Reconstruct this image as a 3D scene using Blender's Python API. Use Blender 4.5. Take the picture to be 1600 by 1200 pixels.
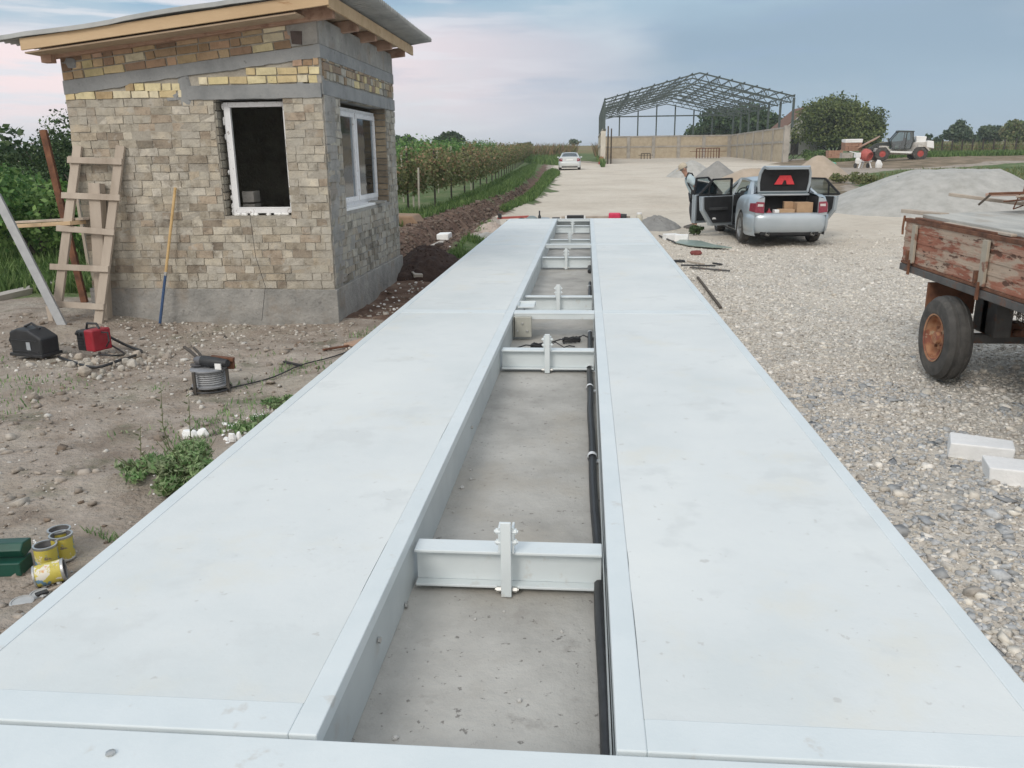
import bpy, bmesh, math, random
import numpy as np
from mathutils import Vector, Matrix, Euler
rad = math.radians
for o in list(bpy.data.objects): bpy.data.objects.remove(o)
SC = bpy.context.scene; COL = SC.collection
# ---------------------------------------------------------------- camera
CAM = Vector((.289, -1.73, 1.905)); PITCH, YAW, ROLL, FPX = .268, -.09, -.012, 1294.
FWD = Vector((math.sin(YAW)*math.cos(PITCH), math.cos(YAW)*math.cos(PITCH), -math.sin(PITCH)))
_r = Vector((math.cos(YAW), -math.sin(YAW), 0)); _u = _r.cross(FWD)
RGT = _r*math.cos(ROLL)+_u*math.sin(ROLL); UPV = -_r*math.sin(ROLL)+_u*math.cos(ROLL)
cd = bpy.data.cameras.new('camera'); cam = bpy.data.objects.new('camera', cd); COL.objects.link(cam)
cd.sensor_width = 36; cd.lens = 36*FPX/1600; cd.clip_end = 4000; cd.clip_start = .05
m = Matrix((RGT, UPV, -FWD)).transposed().to_4x4(); m.translation = CAM; cam.matrix_world = m
SC.camera = cam
# ---------------------------------------------------------------- view, sky, sun
SC.view_settings.view_transform = 'Standard'; SC.view_settings.look = 'None'
SC.view_settings.exposure = 0.16; SC.view_settings.gamma = 1
SUN_AZ, SUN_EL = rad(205), rad(38)     # compass from +Y, clockwise: behind the camera, to the left
w = bpy.data.worlds.new('World'); SC.world = w; w.use_nodes = True
nt = w.node_tree; N = nt.nodes; L = nt.links; N.clear()
def wn(t, **k):
    n = N.new(t)
    for a, b in k.items(): setattr(n, a, b)
    return n
def wmath(op, a, b=None, clamp=False):
    n = wn('ShaderNodeMath', operation=op, use_clamp=clamp)
    for i, v in enumerate((a, b)):
        if v is None: continue
        if isinstance(v, (int, float)): n.inputs[i].default_value = v
        else: L.new(v, n.inputs[i])
    return n.outputs[0]
def wsmooth(v, a, b):
    n = wn('ShaderNodeMapRange', interpolation_type='SMOOTHSTEP'); L.new(v, n.inputs[0])
    n.inputs[1].default_value = a; n.inputs[2].default_value = b; return n.outputs[0]
def wmix(f, a, b):
    n = wn('ShaderNodeMix', data_type='RGBA')
    L.new(f, n.inputs[0]) if not isinstance(f, float) else setattr(n.inputs[0], 'default_value', f)
    for i, v in ((6, a), (7, b)):
        if isinstance(v, tuple): n.inputs[i].default_value = (*v, 1)
        else: L.new(v, n.inputs[i])
    return n.outputs[2]
def S2L(r, g, b): return tuple(((c/255)/12.92 if c <= 10 else (((c/255)+.055)/1.055)**2.4) for c in (r, g, b))
tc = wn('ShaderNodeTexCoord'); sp = wn('ShaderNodeSeparateXYZ'); L.new(tc.outputs['Generated'], sp.inputs[0])
el = wmath('ARCSINE', sp.outputs[2]); az = wmath('ARCTAN2', sp.outputs[0], sp.outputs[1])
def wnoise(sx, sy, scale, det=5, seed=0.):
    c = wn('ShaderNodeCombineXYZ'); L.new(wmath('MULTIPLY', az, sx), c.inputs[0]); L.new(wmath('MULTIPLY', el, sy), c.inputs[1]); c.inputs[2].default_value = seed
    n = wn('ShaderNodeTexNoise'); n.inputs['Scale'].default_value = scale; n.inputs['Detail'].default_value = det; L.new(c.outputs[0], n.inputs['Vector']); return n.outputs[0]
n1 = wnoise(1, 3, 4, 6); n2 = wnoise(1, 7, 5, 6, 3.1); n3 = wnoise(1.2, 12, 6, 7, 8.)
ew = wmath('ADD', el, wmath('MULTIPLY', wmath('SUBTRACT', n1, .5), .09))
low = wmix(wsmooth(az, -.30, .22), S2L(222, 224, 231), S2L(166, 185, 203))
mid = wmix(wsmooth(az, -.42, .25), S2L(246, 228, 229), S2L(157, 179, 197))
hi = wmix(wsmooth(az, -.55, .0), S2L(128, 173, 200), S2L(166, 190, 207))
hi = wmix(wsmooth(az, .1, .42), hi, S2L(146, 167, 185))
c = wmix(wsmooth(ew, .0, .075), low, mid)
c = wmix(wmath('MULTIPLY', wsmooth(az, .02, .12), wsmooth(ew, .05, .11)), c, S2L(148, 170, 189))
c = wmix(wsmooth(ew, .115, .165), c, hi)
st = wmath('MULTIPLY', wsmooth(n3, .47, .63), wmath('SUBTRACT', 1., wsmooth(az, -.4, .1)))
c = wmix(wmath('MULTIPLY', st, .9), c, S2L(226, 226, 232))
c = wmix(wmath('MULTIPLY', wmath('MULTIPLY', wsmooth(n2, .5, .66), .5), wsmooth(el, .04, .1)), c, S2L(150, 172, 196))
c = wmix(wmath('MULTIPLY', wmath('MULTIPLY', wsmooth(n1, .48, .64), .5), wmath('SUBTRACT', 1., wmath('MULTIPLY', wsmooth(az, .0, .15), .8))), c, S2L(206, 214, 221))
c = wmix(wsmooth(el, .22, .9), c, (.75, .805, .87))
# the clouded sky away from the photographed quarter: brighter towards the sunset behind the viewer
back = wsmooth(wmath('MULTIPLY', sp.outputs[1], -1.), -.1, .8)
c = wmix(wmath('MULTIPLY', back, .9), c, (1.05, .99, .92))
sky = wn('ShaderNodeTexSky', sky_type='NISHITA'); sky.sun_disc = False; sky.sun_elevation = SUN_EL; sky.sun_rotation = SUN_AZ
b1 = wn('ShaderNodeBackground'); L.new(sky.outputs[0], b1.inputs[0]); b1.inputs[1].default_value = .08
b2 = wn('ShaderNodeBackground'); L.new(c, b2.inputs[0]); b2.inputs[1].default_value = 1.0
ms = wn('ShaderNodeMixShader'); ms.inputs[0].default_value = .94; L.new(b1.outputs[0], ms.inputs[1]); L.new(b2.outputs[0], ms.inputs[2])
wo = wn('ShaderNodeOutputWorld'); L.new(ms.outputs[0], wo.inputs[0])
sd = bpy.data.lights.new('sun', 'SUN'); sd.energy = 1.15; sd.angle = rad(20); sd.color = (1, .95, .88)
so = bpy.data.objects.new('sun', sd); COL.objects.link(so)
sdir = Vector((math.sin(SUN_AZ)*math.cos(SUN_EL), math.cos(SUN_AZ)*math.cos(SUN_EL), math.sin(SUN_EL)))
so.rotation_euler = sdir.to_track_quat('Z', 'Y').to_euler(); so.location = sdir*30

# ---------------------------------------------------------------- measuring helpers: where a sight line meets the ground or a plane
TY = [-60, 8, 20, 68, 90, 118, 300, 1500]; TZ = [0, 0, .13, .85, 1.12, 1.5, 5.3, 7.0]
def Tb(x, y): return np.interp(y, TY, TZ)
def ray(x, y): return FWD*FPX+RGT*(x-800)-UPV*(y-600)
def atY(x, y, Y): d = ray(x, y); return CAM+d*((Y-CAM.y)/d.y)
def atX(x, y, X): d = ray(x, y); return CAM+d*((X-CAM.x)/d.x)
def atZ(x, y, z): d = ray(x, y); return CAM+d*((z-CAM.z)/d.z)
def atG(x, y):
    d = ray(x, y); d = d/d.y; t = .5
    while t < 1300:
        if (CAM+d*t).z < Tb(0, (CAM+d*t).y): break
        t *= 1.01
    lo, hi_ = t/1.01, t
    for _ in range(26):
        q = (lo+hi_)/2; p = CAM+d*q
        if p.z < Tb(0, p.y): hi_ = q
        else: lo = q
    return CAM+d*hi_

# ---------------------------------------------------------------- materials
MATS = {}
def mat(name, cols, scale=4., rough=.8, metal=0., bump=0., bscale=None, attr=None, lo=.3, hi=.7, detail=6., stretch=(1, 1, 1), spots=None, spec=None, alpha=None, trans=0., coat=0.):
    """procedural surface: a colour ramp over fractal noise, optional per-element colour attribute, optional blotches, bump"""
    m = bpy.data.materials.new(name); m.use_nodes = True; t = m.node_tree; n = t.nodes; l = t.links
    b = n['Principled BSDF']; b.inputs['Roughness'].default_value = rough; b.inputs['Metallic'].default_value = metal
    if spec is not None: b.inputs['Specular IOR Level'].default_value = spec
    if coat: b.inputs['Coat Weight'].default_value = coat; b.inputs['Coat Roughness'].default_value = .1
    tc = n.new('ShaderNodeTexCoord'); mp = n.new('ShaderNodeMapping'); l.new(tc.outputs['Object'], mp.inputs[0]); mp.inputs['Scale'].default_value = stretch
    def noise(sc, det=detail, off=0.):
        q = n.new('ShaderNodeTexNoise'); q.inputs['Scale'].default_value = sc; q.inputs['Detail'].default_value = det; q.inputs['Roughness'].default_value = .62
        if off:
            v = n.new('ShaderNodeVectorMath'); l.new(mp.outputs[0], v.inputs[0]); v.inputs[1].default_value = (off, off*.7, -off); l.new(v.outputs[0], q.inputs['Vector'])
        else: l.new(mp.outputs[0], q.inputs['Vector'])
        return q.outputs[0]
    f = noise(scale)
    cr = n.new('ShaderNodeValToRGB'); l.new(f, cr.inputs[0]); e = cr.color_ramp.elements
    k = len(cols)
    while len(e) < k: e.new(.5)
    for i, cc in enumerate(cols):
        e[i].position = lo+(hi-lo)*i/max(1, k-1); e[i].color = (*cc, 1)
    out = cr.outputs[0]
    if attr:
        a = n.new('ShaderNodeAttribute'); a.attribute_name = 'Col'
        mx = n.new('ShaderNodeMix'); mx.data_type = 'RGBA'; mx.blend_type = 'MULTIPLY'; mx.inputs[0].default_value = 1
        l.new(out, mx.inputs[6]); l.new(a.outputs['Color'], mx.inputs[7]); out = mx.outputs[2]
    for sidx, (sc_, sl, sh, colr, amt) in enumerate(spots or []):
        q = noise(sc_, 5., 13.+7*sidx)
        mr = n.new('ShaderNodeMapRange'); mr.interpolation_type = 'SMOOTHSTEP'; l.new(q, mr.inputs[0]); mr.inputs[1].default_value = sl; mr.inputs[2].default_value = sh; mr.inputs[4].default_value = amt
        mx = n.new('ShaderNodeMix'); mx.data_type = 'RGBA'; l.new(mr.outputs[0], mx.inputs[0]); l.new(out, mx.inputs[6]); mx.inputs[7].default_value = (*colr, 1); out = mx.outputs[2]
    l.new(out, b.inputs['Base Color'])
    if bump:
        bp = n.new('ShaderNodeBump'); bp.inputs['Strength'].default_value = 1.; bp.inputs['Distance'].default_value = bump
        l.new(noise(bscale or scale*6, 5., 3.), bp.inputs['Height']); l.new(bp.outputs[0], b.inputs['Normal'])
    if trans:
        tr = n.new('ShaderNodeBsdfTranslucent'); l.new(out, tr.inputs[0]); ms = n.new('ShaderNodeMixShader'); ms.inputs[0].default_value = trans
        l.new(b.outputs[0], ms.inputs[1]); l.new(tr.outputs[0], ms.inputs[2]); l.new(ms.outputs[0], n['Material Output'].inputs[0])
    MATS[name] = m; return m
def glass(name, tint=(.5, .58, .6), a=.35, rough=.05):
    m = bpy.data.materials.new(name); m.use_nodes = True; t = m.node_tree; n = t.nodes; l = t.links
    g = n.new('ShaderNodeBsdfGlossy'); g.inputs['Roughness'].default_value = rough; g.inputs[0].default_value = (.9, .95, 1, 1)
    tr = n.new('ShaderNodeBsdfTransparent'); tr.inputs[0].default_value = (*tint, 1)
    fr = n.new('ShaderNodeFresnel'); fr.inputs[0].default_value = 1.5
    ad = n.new('ShaderNodeMath'); ad.operation = 'ADD'; ad.inputs[1].default_value = a*.35; ad.use_clamp = True; l.new(fr.outputs[0], ad.inputs[0])
    ms = n.new('ShaderNodeMixShader'); l.new(ad.outputs[0], ms.inputs[0]); l.new(tr.outputs[0], ms.inputs[1]); l.new(g.outputs[0], ms.inputs[2]); l.new(ms.outputs[0], n['Material Output'].inputs[0])
    n.remove(n['Principled BSDF']); return m

# ---------------------------------------------------------------- mesh helpers
def tag(o, label=None, cat=None, group=None, kind=None):
    for k, v in (('label', label), ('category', cat), ('group', group), ('kind', kind)):
        if v: o[k] = v
    return o
def thing(name, label, cat, loc=(0, 0, 0), rz=0., group=None, rot=None):
    o = bpy.data.objects.new(name, None); COL.objects.link(o); o.location = loc; o.rotation_euler = rot or (0, 0, rz); o.empty_display_size = .2
    return tag(o, label, cat, group)
class MB:
    """collects boxes, bars, tubes, prisms; build() links them as one mesh object"""
    def __init__(s, seed=0): s.v = []; s.f = []; s.m = []; s.c = []; s.R = random.Random(seed); s.cur = 0; s.col = (1, 1, 1)
    def add(s, vs, fs):
        b = len(s.v); s.v += [tuple(p) for p in vs]; s.c += [s.col]*len(vs)
        for f in fs: s.f.append([b+i for i in f]); s.m.append(s.cur)
        return s
    def box(s, c, d, rot=None, j=0.):
        hx, hy, hz = d[0]/2, d[1]/2, d[2]/2; r = s.R
        ps = [Vector((x*hx, y*hy, z*hz)) for z in (-1, 1) for x, y in ((-1, -1), (1, -1), (1, 1), (-1, 1))]
        if j: ps = [p+Vector((r.uniform(-j, j), r.uniform(-j, j), r.uniform(-j, j))) for p in ps]
        if rot is not None:
            R_ = Euler(rot).to_matrix() if not isinstance(rot, Matrix) else rot; ps = [R_@p for p in ps]
        c = Vector(c); return s.add([p+c for p in ps], [(0, 3, 2, 1), (4, 5, 6, 7), (0, 1, 5, 4), (1, 2, 6, 5), (2, 3, 7, 6), (3, 0, 4, 7)])
    def lohi(s, lo, hi, j=0.): return s.box([(a+b)/2 for a, b in zip(lo, hi)], [abs(b-a) for a, b in zip(lo, hi)], j=j)
    def bar(s, a, b, w, h, up=(0, 0, 1)):
        a, b = Vector(a), Vector(b); d = b-a; ln = d.length; d.normalize(); up = Vector(up)
        if abs(d.dot(up)) > .98: up = Vector((0, 1, 0))
        x = d.cross(up).normalized(); z = x.cross(d)
        return s.box((a+b)/2, (w, ln, h), Matrix((x, d, z)).transposed())
    def tube(s, pts, r, n=8, cap=True, closed=False):
        pts = [Vector(p) for p in pts]; rs = r if isinstance(r, (list, tuple)) else [r]*len(pts); vs = []; fs = []; K = len(pts)
        px = None
        for i, p in enumerate(pts):
            a = pts[(i-1) % K] if closed or i else p; b = pts[(i+1) % K] if closed or i < K-1 else p
            d = (b-a).normalized()
            if px is None: px = d.orthogonal().normalized()
            px = (px-d*px.dot(d)); px = px.normalized() if px.length > 1e-6 else d.orthogonal().normalized()
            q = d.cross(px)
            for k in range(n):
                t = 2*math.pi*k/n; vs.append(p+(px*math.cos(t)+q*math.sin(t))*rs[i])
        for i in range(K if closed else K-1):
            j_ = (i+1) % K
            for k in range(n): fs.append((i*n+k, i*n+(k+1) % n, j_*n+(k+1) % n, j_*n+k))
        if cap and not closed: fs += [tuple(range(n))[::-1], tuple((K-1)*n+k for k in range(n))]
        return s.add(vs, fs)
    def lathe(s, prof, c=(0, 0, 0), axis='z', n=20, caps=True):
        vs = []; fs = []
        for (r, h) in prof:
            for k in range(n):
                t = 2*math.pi*k/n; p = (r*math.cos(t), r*math.sin(t), h)
                if axis == 'x': p = (p[2], p[0], p[1])
                elif axis == 'y': p = (p[0], p[2], p[1])
                vs.append(Vector(p)+Vector(c))
        for i in range(len(prof)-1):
            for k in range(n): fs.append((i*n+k, i*n+(k+1) % n, (i+1)*n+(k+1) % n, (i+1)*n+k))
        if caps and prof[0][0] > 1e-5: fs.append(tuple(range(n))[::-1])
        if caps and prof[-1][0] > 1e-5: fs.append(tuple((len(prof)-1)*n+k for k in range(n)))
        return s.add(vs, fs)
    def prism(s, poly, axis, a, b):
        """poly of 2-D points; axis 'x': (y,z); 'y': (x,z); 'z': (x,y)"""
        def P(u, v, h): return {'x': (h, u, v), 'y': (u, h, v), 'z': (u, v, h)}[axis]
        k = len(poly); vs = [P(u, v, a) for u, v in poly]+[P(u, v, b) for u, v in poly]
        return s.add(vs, [tuple(range(k))[::-1], tuple(range(k, 2*k))]+[(i, (i+1) % k, k+(i+1) % k, k+i) for i in range(k)])
    def rock(s, c, d, rot=0.):
        r = s.R; ps = []
        for z, q in ((-.5, .75), (.0, 1.), (.5, .6)):
            for k in range(6):
                t = k*math.pi/3+r.uniform(-.3, .3)+rot; rr = q*r.uniform(.7, 1.1)/2
                ps.append(Vector((c[0]+d[0]*rr*math.cos(t), c[1]+d[1]*rr*math.sin(t), c[2]+d[2]*(z+r.uniform(-.12, .12)))))
        fs = [tuple(range(6))[::-1], tuple(range(12, 18))]
        for a in (0, 6):
            for k in range(6): fs.append((a+k, a+(k+1) % 6, a+6+(k+1) % 6, a+6+k))
        return s.add(ps, fs)
    def xf(s, M, start=0):
        for i in range(start, len(s.v)): s.v[i] = tuple(M@Vector(s.v[i]))
        return s
    def build(s, name, mats, parent=None, smooth=False, bevel=0., seg=2, ang=40, sub=0):
        me = bpy.data.meshes.new(name); me.from_pydata(s.v, [], s.f); me.validate()
        for m_ in (mats if isinstance(mats, (list, tuple)) else [mats]): me.materials.append(m_)
        if len(me.polygons) == len(s.m): me.polygons.foreach_set('material_index', s.m)
        ca = me.color_attributes.new('Col', 'FLOAT_COLOR', 'POINT'); ca.data.foreach_set('color', [q for c_ in s.c for q in (*c_, 1)])
        bm = bmesh.new(); bm.from_mesh(me); bmesh.ops.recalc_face_normals(bm, faces=bm.faces); bm.to_mesh(me); bm.free()
        o = bpy.data.objects.new(name, me); COL.objects.link(o)
        if parent: o.parent = parent
        if smooth:
            me.polygons.foreach_set('use_smooth', [True]*len(me.polygons))
            if smooth != 'all': me.set_sharp_from_angle(angle=rad(ang))
        if bevel:
            b = o.modifiers.new('bevel', 'BEVEL'); b.width = bevel; b.segments = seg; b.limit_method = 'ANGLE'; b.angle_limit = rad(35)
        if sub: q = o.modifiers.new('sub', 'SUBSURF'); q.levels = q.render_levels = sub
        return o
def np_mesh(name, V, F, mat_, cols=None, parent=None, smooth=False):
    """V (n,3) array, F (m,k) int array"""
    me = bpy.data.meshes.new(name); k = F.shape[1]; me.vertices.add(len(V)); me.vertices.foreach_set('co', V.astype(np.float32).ravel())
    me.loops.add(F.size); me.loops.foreach_set('vertex_index', F.astype(np.int32).ravel()); me.polygons.add(len(F))
    me.polygons.foreach_set('loop_start', np.arange(0, F.size, k, dtype=np.int32)); me.update(calc_edges=True)
    if smooth: me.polygons.foreach_set('use_smooth', np.ones(len(F), bool))
    me.materials.append(mat_)
    if cols is not None:
        ca = me.color_attributes.new('Col', 'FLOAT_COLOR', 'POINT'); c4 = np.ones((len(V), 4), np.float32); c4[:, :3] = cols; ca.data.foreach_set('color', c4.ravel())
    o = bpy.data.objects.new(name, me); COL.objects.link(o)
    if parent: o.parent = parent
    return o
def copy_tree(o, parent=None, mx=None):
    c_ = o.copy(); COL.objects.link(c_)
    if parent: c_.parent = parent; c_.matrix_parent_inverse = o.matrix_parent_inverse
    for ch in [q for q in bpy.data.objects if q.parent is o]: copy_tree(ch, c_)
    return c_
# value noise for terrain and scatter
def vnoise(x, y, seed=0):
    xi = np.floor(x).astype(np.int64); yi = np.floor(y).astype(np.int64); fx = x-xi; fy = y-yi
    def h(a, b):
        q = (a*374761393+b*668265263+seed*974634777) & 0xffffffff; q = ((q ^ (q >> 13))*1274126177) & 0xffffffff; return ((q ^ (q >> 16)) & 0xffff)/65535.
    fx = fx*fx*(3-2*fx); fy = fy*fy*(3-2*fy)
    return (h(xi, yi)*(1-fx)+h(xi+1, yi)*fx)*(1-fy)+(h(xi, yi+1)*(1-fx)+h(xi+1, yi+1)*fx)*fy
def fbm(x, y, seed=0, o=4):
    x = np.asarray(x, float); y = np.asarray(y, float); s = 0.; a = .5
    for i in range(o): s = s+a*vnoise(x, y, seed+i*17); x = x*2.03+5.1; y = y*2.03+1.7; a *= .5
    return s/(1-.5**o)
def sstep(x, a, b): t = np.clip((x-a)/(b-a), 0, 1); return t*t*(3-2*t)
def pdist(poly, X, Y):
    """signed distance (positive inside) to a polygon"""
    P = np.array([(p[0], p[1]) for p in poly], float); ins = np.zeros(X.shape, bool); d = np.full(X.shape, 1e9)
    for i in range(len(P)):
        a = P[i]; b = P[(i+1) % len(P)]; e = b-a; t = np.clip(((X-a[0])*e[0]+(Y-a[1])*e[1])/(e@e+1e-12), 0, 1)
        d = np.minimum(d, np.hypot(X-a[0]-t*e[0], Y-a[1]-t*e[1]))
        cnd = ((a[1] > Y) != (b[1] > Y)); ins ^= cnd & (X < (b[0]-a[0])*(Y-a[1])/((b[1]-a[1])+1e-12)+a[0])
    return np.where(ins, d, -d)
def ldist(line, X, Y):
    P = np.array([(p[0], p[1]) for p in line], float); d = np.full(np.shape(X), 1e9)
    for i in range(len(P)-1):
        a = P[i]; e = P[i+1]-a; t = np.clip(((X-a[0])*e[0]+(Y-a[1])*e[1])/(e@e+1e-12), 0, 1); d = np.minimum(d, np.hypot(X-a[0]-t*e[0], Y-a[1]-t*e[1]))
    return d
# ================================================================ MATERIALS
steel = mat('painted_steel', [(.625, .685, .705), (.70, .75, .765)], 3, .42, 0, .0006, 60, spots=[(9, .62, .72, (.52, .5, .46), .5)])
steel_d = mat('primed_steel', [(.44, .48, .49), (.53, .57, .575)], 3, .5, 0, .0008, 50, spots=[(5, .6, .75, (.42, .40, .37), .5)])
infill = mat('smooth_pale_concrete', [(.60, .645, .65), (.675, .71, .712), (.725, .755, .748)], .8, .62, 0, .0012, 25,
             spots=[(2.2, .54, .74, (.69, .68, .61), .5), (3.1, .56, .68, (.60, .63, .63), .55), (16, .655, .70, (.48, .48, .46), .55), (46, .66, .72, (.45, .45, .43), .6)])
crack = mat('dirty_joint', [(.30, .31, .31), (.56, .59, .59), (.64, .67, .67)], 1.2, .9, lo=.35, hi=.55)
slabm = mat('slab_concrete', [(.30, .292, .272), (.40, .39, .365), (.48, .47, .44)], 2.3, .9, 0, .006, 30,
            spots=[(7, .58, .70, (.29, .275, .255), .6), (30, .63, .68, (.12, .11, .1), .7), (1.1, .52, .7, (.40, .37, .32), .6)])
rubber = mat('black_plastic', [(.018, .019, .021), (.035, .036, .04)], 12, .45)
tyre_m = mat('worn_tyre', [(.045, .044, .042), (.095, .09, .084)], 9, .85, 0, .003, 40, spots=[(4, .5, .72, (.17, .155, .135), .6)])
bolt_m = mat('zinc_bolt', [(.45, .45, .44), (.6, .6, .58)], 20, .35, .8)
wood = mat('weathered_timber', [(.30, .25, .20), (.42, .36, .30), (.50, .44, .37)], 3, .85, 0, .004, 25, stretch=(1, 1, .15), spots=[(5, .6, .75, (.2, .16, .13), .6)])
wood_y = mat('new_pine', [(.43, .30, .17), (.53, .385, .235), (.60, .455, .29)], 3, .75, 0, .002, 30, stretch=(.2, 1, 1), spots=[(9, .63, .7, (.3, .16, .07), .7)])
wood_u = mat('soffit_board', [(.40, .30, .21), (.50, .39, .28)], 3, .8, 0, .002, 30, stretch=(1, .2, 1))
wood_r = mat('rafter_timber', [(.34, .21, .15), (.46, .31, .23)], 5, .85, 0, .003, 30, spots=[(7, .55, .7, (.18, .09, .07), .6)])
rust = mat('rusty_steel', [(.07, .035, .022), (.16, .07, .04), (.23, .11, .06)], 6, .9, 0, .003, 30)
cement = mat('rough_cement', [(.22, .22, .21), (.30, .295, .28), (.38, .37, .35)], 3.2, .95, 0, .02, 18, spots=[(2.2, .5, .66, (.27, .235, .195), .7), (11, .6, .7, (.16, .155, .15), .6)])
cement_d = mat('poured_concrete_band', [(.19, .20, .205), (.26, .27, .275), (.31, .315, .315)], 2.6, .93, 0, .006, 30, spots=[(14, .62, .7, (.12, .12, .12), .6), (3, .58, .72, (.36, .355, .34), .5)])
mortar = mat('mortar', [(.26, .24, .205), (.35, .325, .28), (.43, .405, .35)], 5, .97, 0, .014, 28)
mortar_g = mat('cement_smeared_mortar', [(.24, .235, .215), (.31, .305, .285), (.36, .355, .33)], 5, .97, 0, .014, 28)
brickm = mat('old_brick', [(.62, .60, .58), (1, 1, 1), (1.22, 1.2, 1.16)], 9, .95, 0, .010, 40, attr=True, spots=[(2.0, .46, .62, (.41, .388, .34), .8), (6., .56, .66, (.45, .43, .385), .6), (3.6, .585, .68, (.25, .215, .165), .6), (15, .60, .68, (.17, .145, .12), .55)])
brickc = mat('clean_brick', [(.8, .78, .75), (1, 1, 1), (1.15, 1.13, 1.1)], 12, .92, 0, .006, 50, attr=True, spots=[(14, .66, .73, (.14, .12, .1), .5)])
white_f = mat('white_window_plastic', [(.70, .71, .73), (.80, .81, .83)], 10, .4, spots=[(28, .60, .66, (.30, .26, .24), .75)])
white_p = mat('white_plastic', [(.72, .74, .76), (.80, .81, .82)], 10, .35)
foamw = mat('white_foam', [(.80, .81, .81), (.88, .885, .885)], 14, .9, 0, .004, 60)
tin = mat('corrugated_asbestos', [(.24, .25, .245), (.32, .325, .315), (.38, .38, .37)], 3, .8, 0, .002, 40)
slate = mat('slate_chip', [(.20, .23, .25), (.33, .36, .38)], 9, .85)
stone_m = mat('crushed_stone', [(.7, .7, .7), (1, 1, 1), (1.2, 1.2, 1.2)], 25, .92, attr=True)
rubble_m = mat('rubble_stone', [(.7, .7, .7), (1, 1, 1), (1.15, 1.15, 1.15)], 14, .93, 0, .004, 50, attr=True)
leafm = mat('foliage', [(1.05, 1.05, 1.05), (1.8, 1.8, 1.75)], 2.2, .65, attr=True, trans=.32, spec=.3)
bark = mat('bark', [(.06, .05, .04), (.12, .10, .08)], 10, .95)
gl_win = glass('window_glass', (.75, .8, .8), .25)
gl_car = glass('car_glass', (.42, .50, .50), .25)
black_i = mat('dark_trim', [(.012, .013, .015), (.022, .023, .026)], 6, .75)
blackm = mat('black_casing', [(.015, .017, .02), (.03, .032, .036)], 9, .5)
redm = mat('red_paint', [(.26, .015, .025), (.36, .03, .045)], 8, .4)
mattered = mat('faded_red', [(.35, .07, .06), (.48, .13, .11)], 12, .7)
card = mat('cardboard', [(.38, .25, .15), (.50, .34, .21)], 4, .9)

# ================================================================ GROUND
def P2(l): return [atG(*p) for p in l]
trench_c = [(-4.3, 10.), (-3.7, 13.2), (-3.35, 16.), (-3.25, 19.), (-3.15, 22.), (-2.85, 26.), (-2.62, 31.), (-2.6, 37.), (-2.75, 45.), (-3.1, 60.), (-3.9, 85.)]
dirt_bank = [(-6.6, 10.), (-5.3, 17.), (-4.6, 19.3), (-4.2, 22.6), (-3.6, 28.), (-3.1, 36), (-3.3, 48), (-3.5, 60), (-4.4, 90), (-3.9, 90), (-2.75, 60), (-2.35, 49), (-2.15, 34), (-2.1, 27), (-2.2, 23), (-2.5, 19), (-2.2, 14), (-1.6, 14), (-1.6, 8), (-4, 8)]
road_p = [(-1.75, 17.9), (-2.25, 22.), (-2.0, 25.3), (-1.5, 30), (-1.25, 36), (-1.3, 45), (-1.5, 55), (-2.6, 66), (-3.0, 76), (-1.0, 100), (2., 84), (2.4, 118), (21.5, 118), (21.5, 92), (14, 62), (10.5, 40), (8., 28), (60, 26), (60, -10), (1.5, -10), (1.5, 17.9)]
gravel_p = [(1.5, -10), (1.5, 12.), (3, 13.5), (6.5, 14), (14, 15), (60, 13), (60, -10)]
greens = [
 [(-120, 9.6), (-6.2, 9.6), (-5.6, 13), (-5.3, 17.), (-4.6, 19.3), (-4.2, 22.6), (-3.55, 29), (-3.1, 36), (-3.4, 60), (-4.4, 90), (-9, 140), (-120, 140)],
 [(-2.2, 23.6), (-2.0, 26), (-1.5, 31), (-1.35, 36), (-1.4, 46), (-1.7, 60), (-2.2, 64), (-2.7, 60), (-2.35, 49), (-2.2, 34), (-2.25, 27)],
 [(-2.45, 12.9), (-1.5, 12.9), (-1.5, 19.2), (-2.1, 20.)],
 [(11, 28.4), (18, 30), (60, 24), (160, 20), (160, 58), (60, 60), (33, 66), (22, 60), (16, 50), (13, 40)],
 [(-60, 104), (0, 104), (2, 96), (2.2, 150), (-60, 180)],
 [(22, 96), (30, 100), (60, 110), (140, 130), (200, 200), (40, 190), (22, 140)]]
browns = [[(22, 62), (33, 68), (60, 66), (120, 70), (120, 96), (60, 108), (40, 100), (30, 96), (22, 92), (16, 76)], [(9.5, 29), (16, 52), (18, 62), (14, 58), (10.8, 42)]]
field = [(-300, 150), (2, 150), (40, 200), (400, 230), (500, 900), (-500, 900)]
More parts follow.
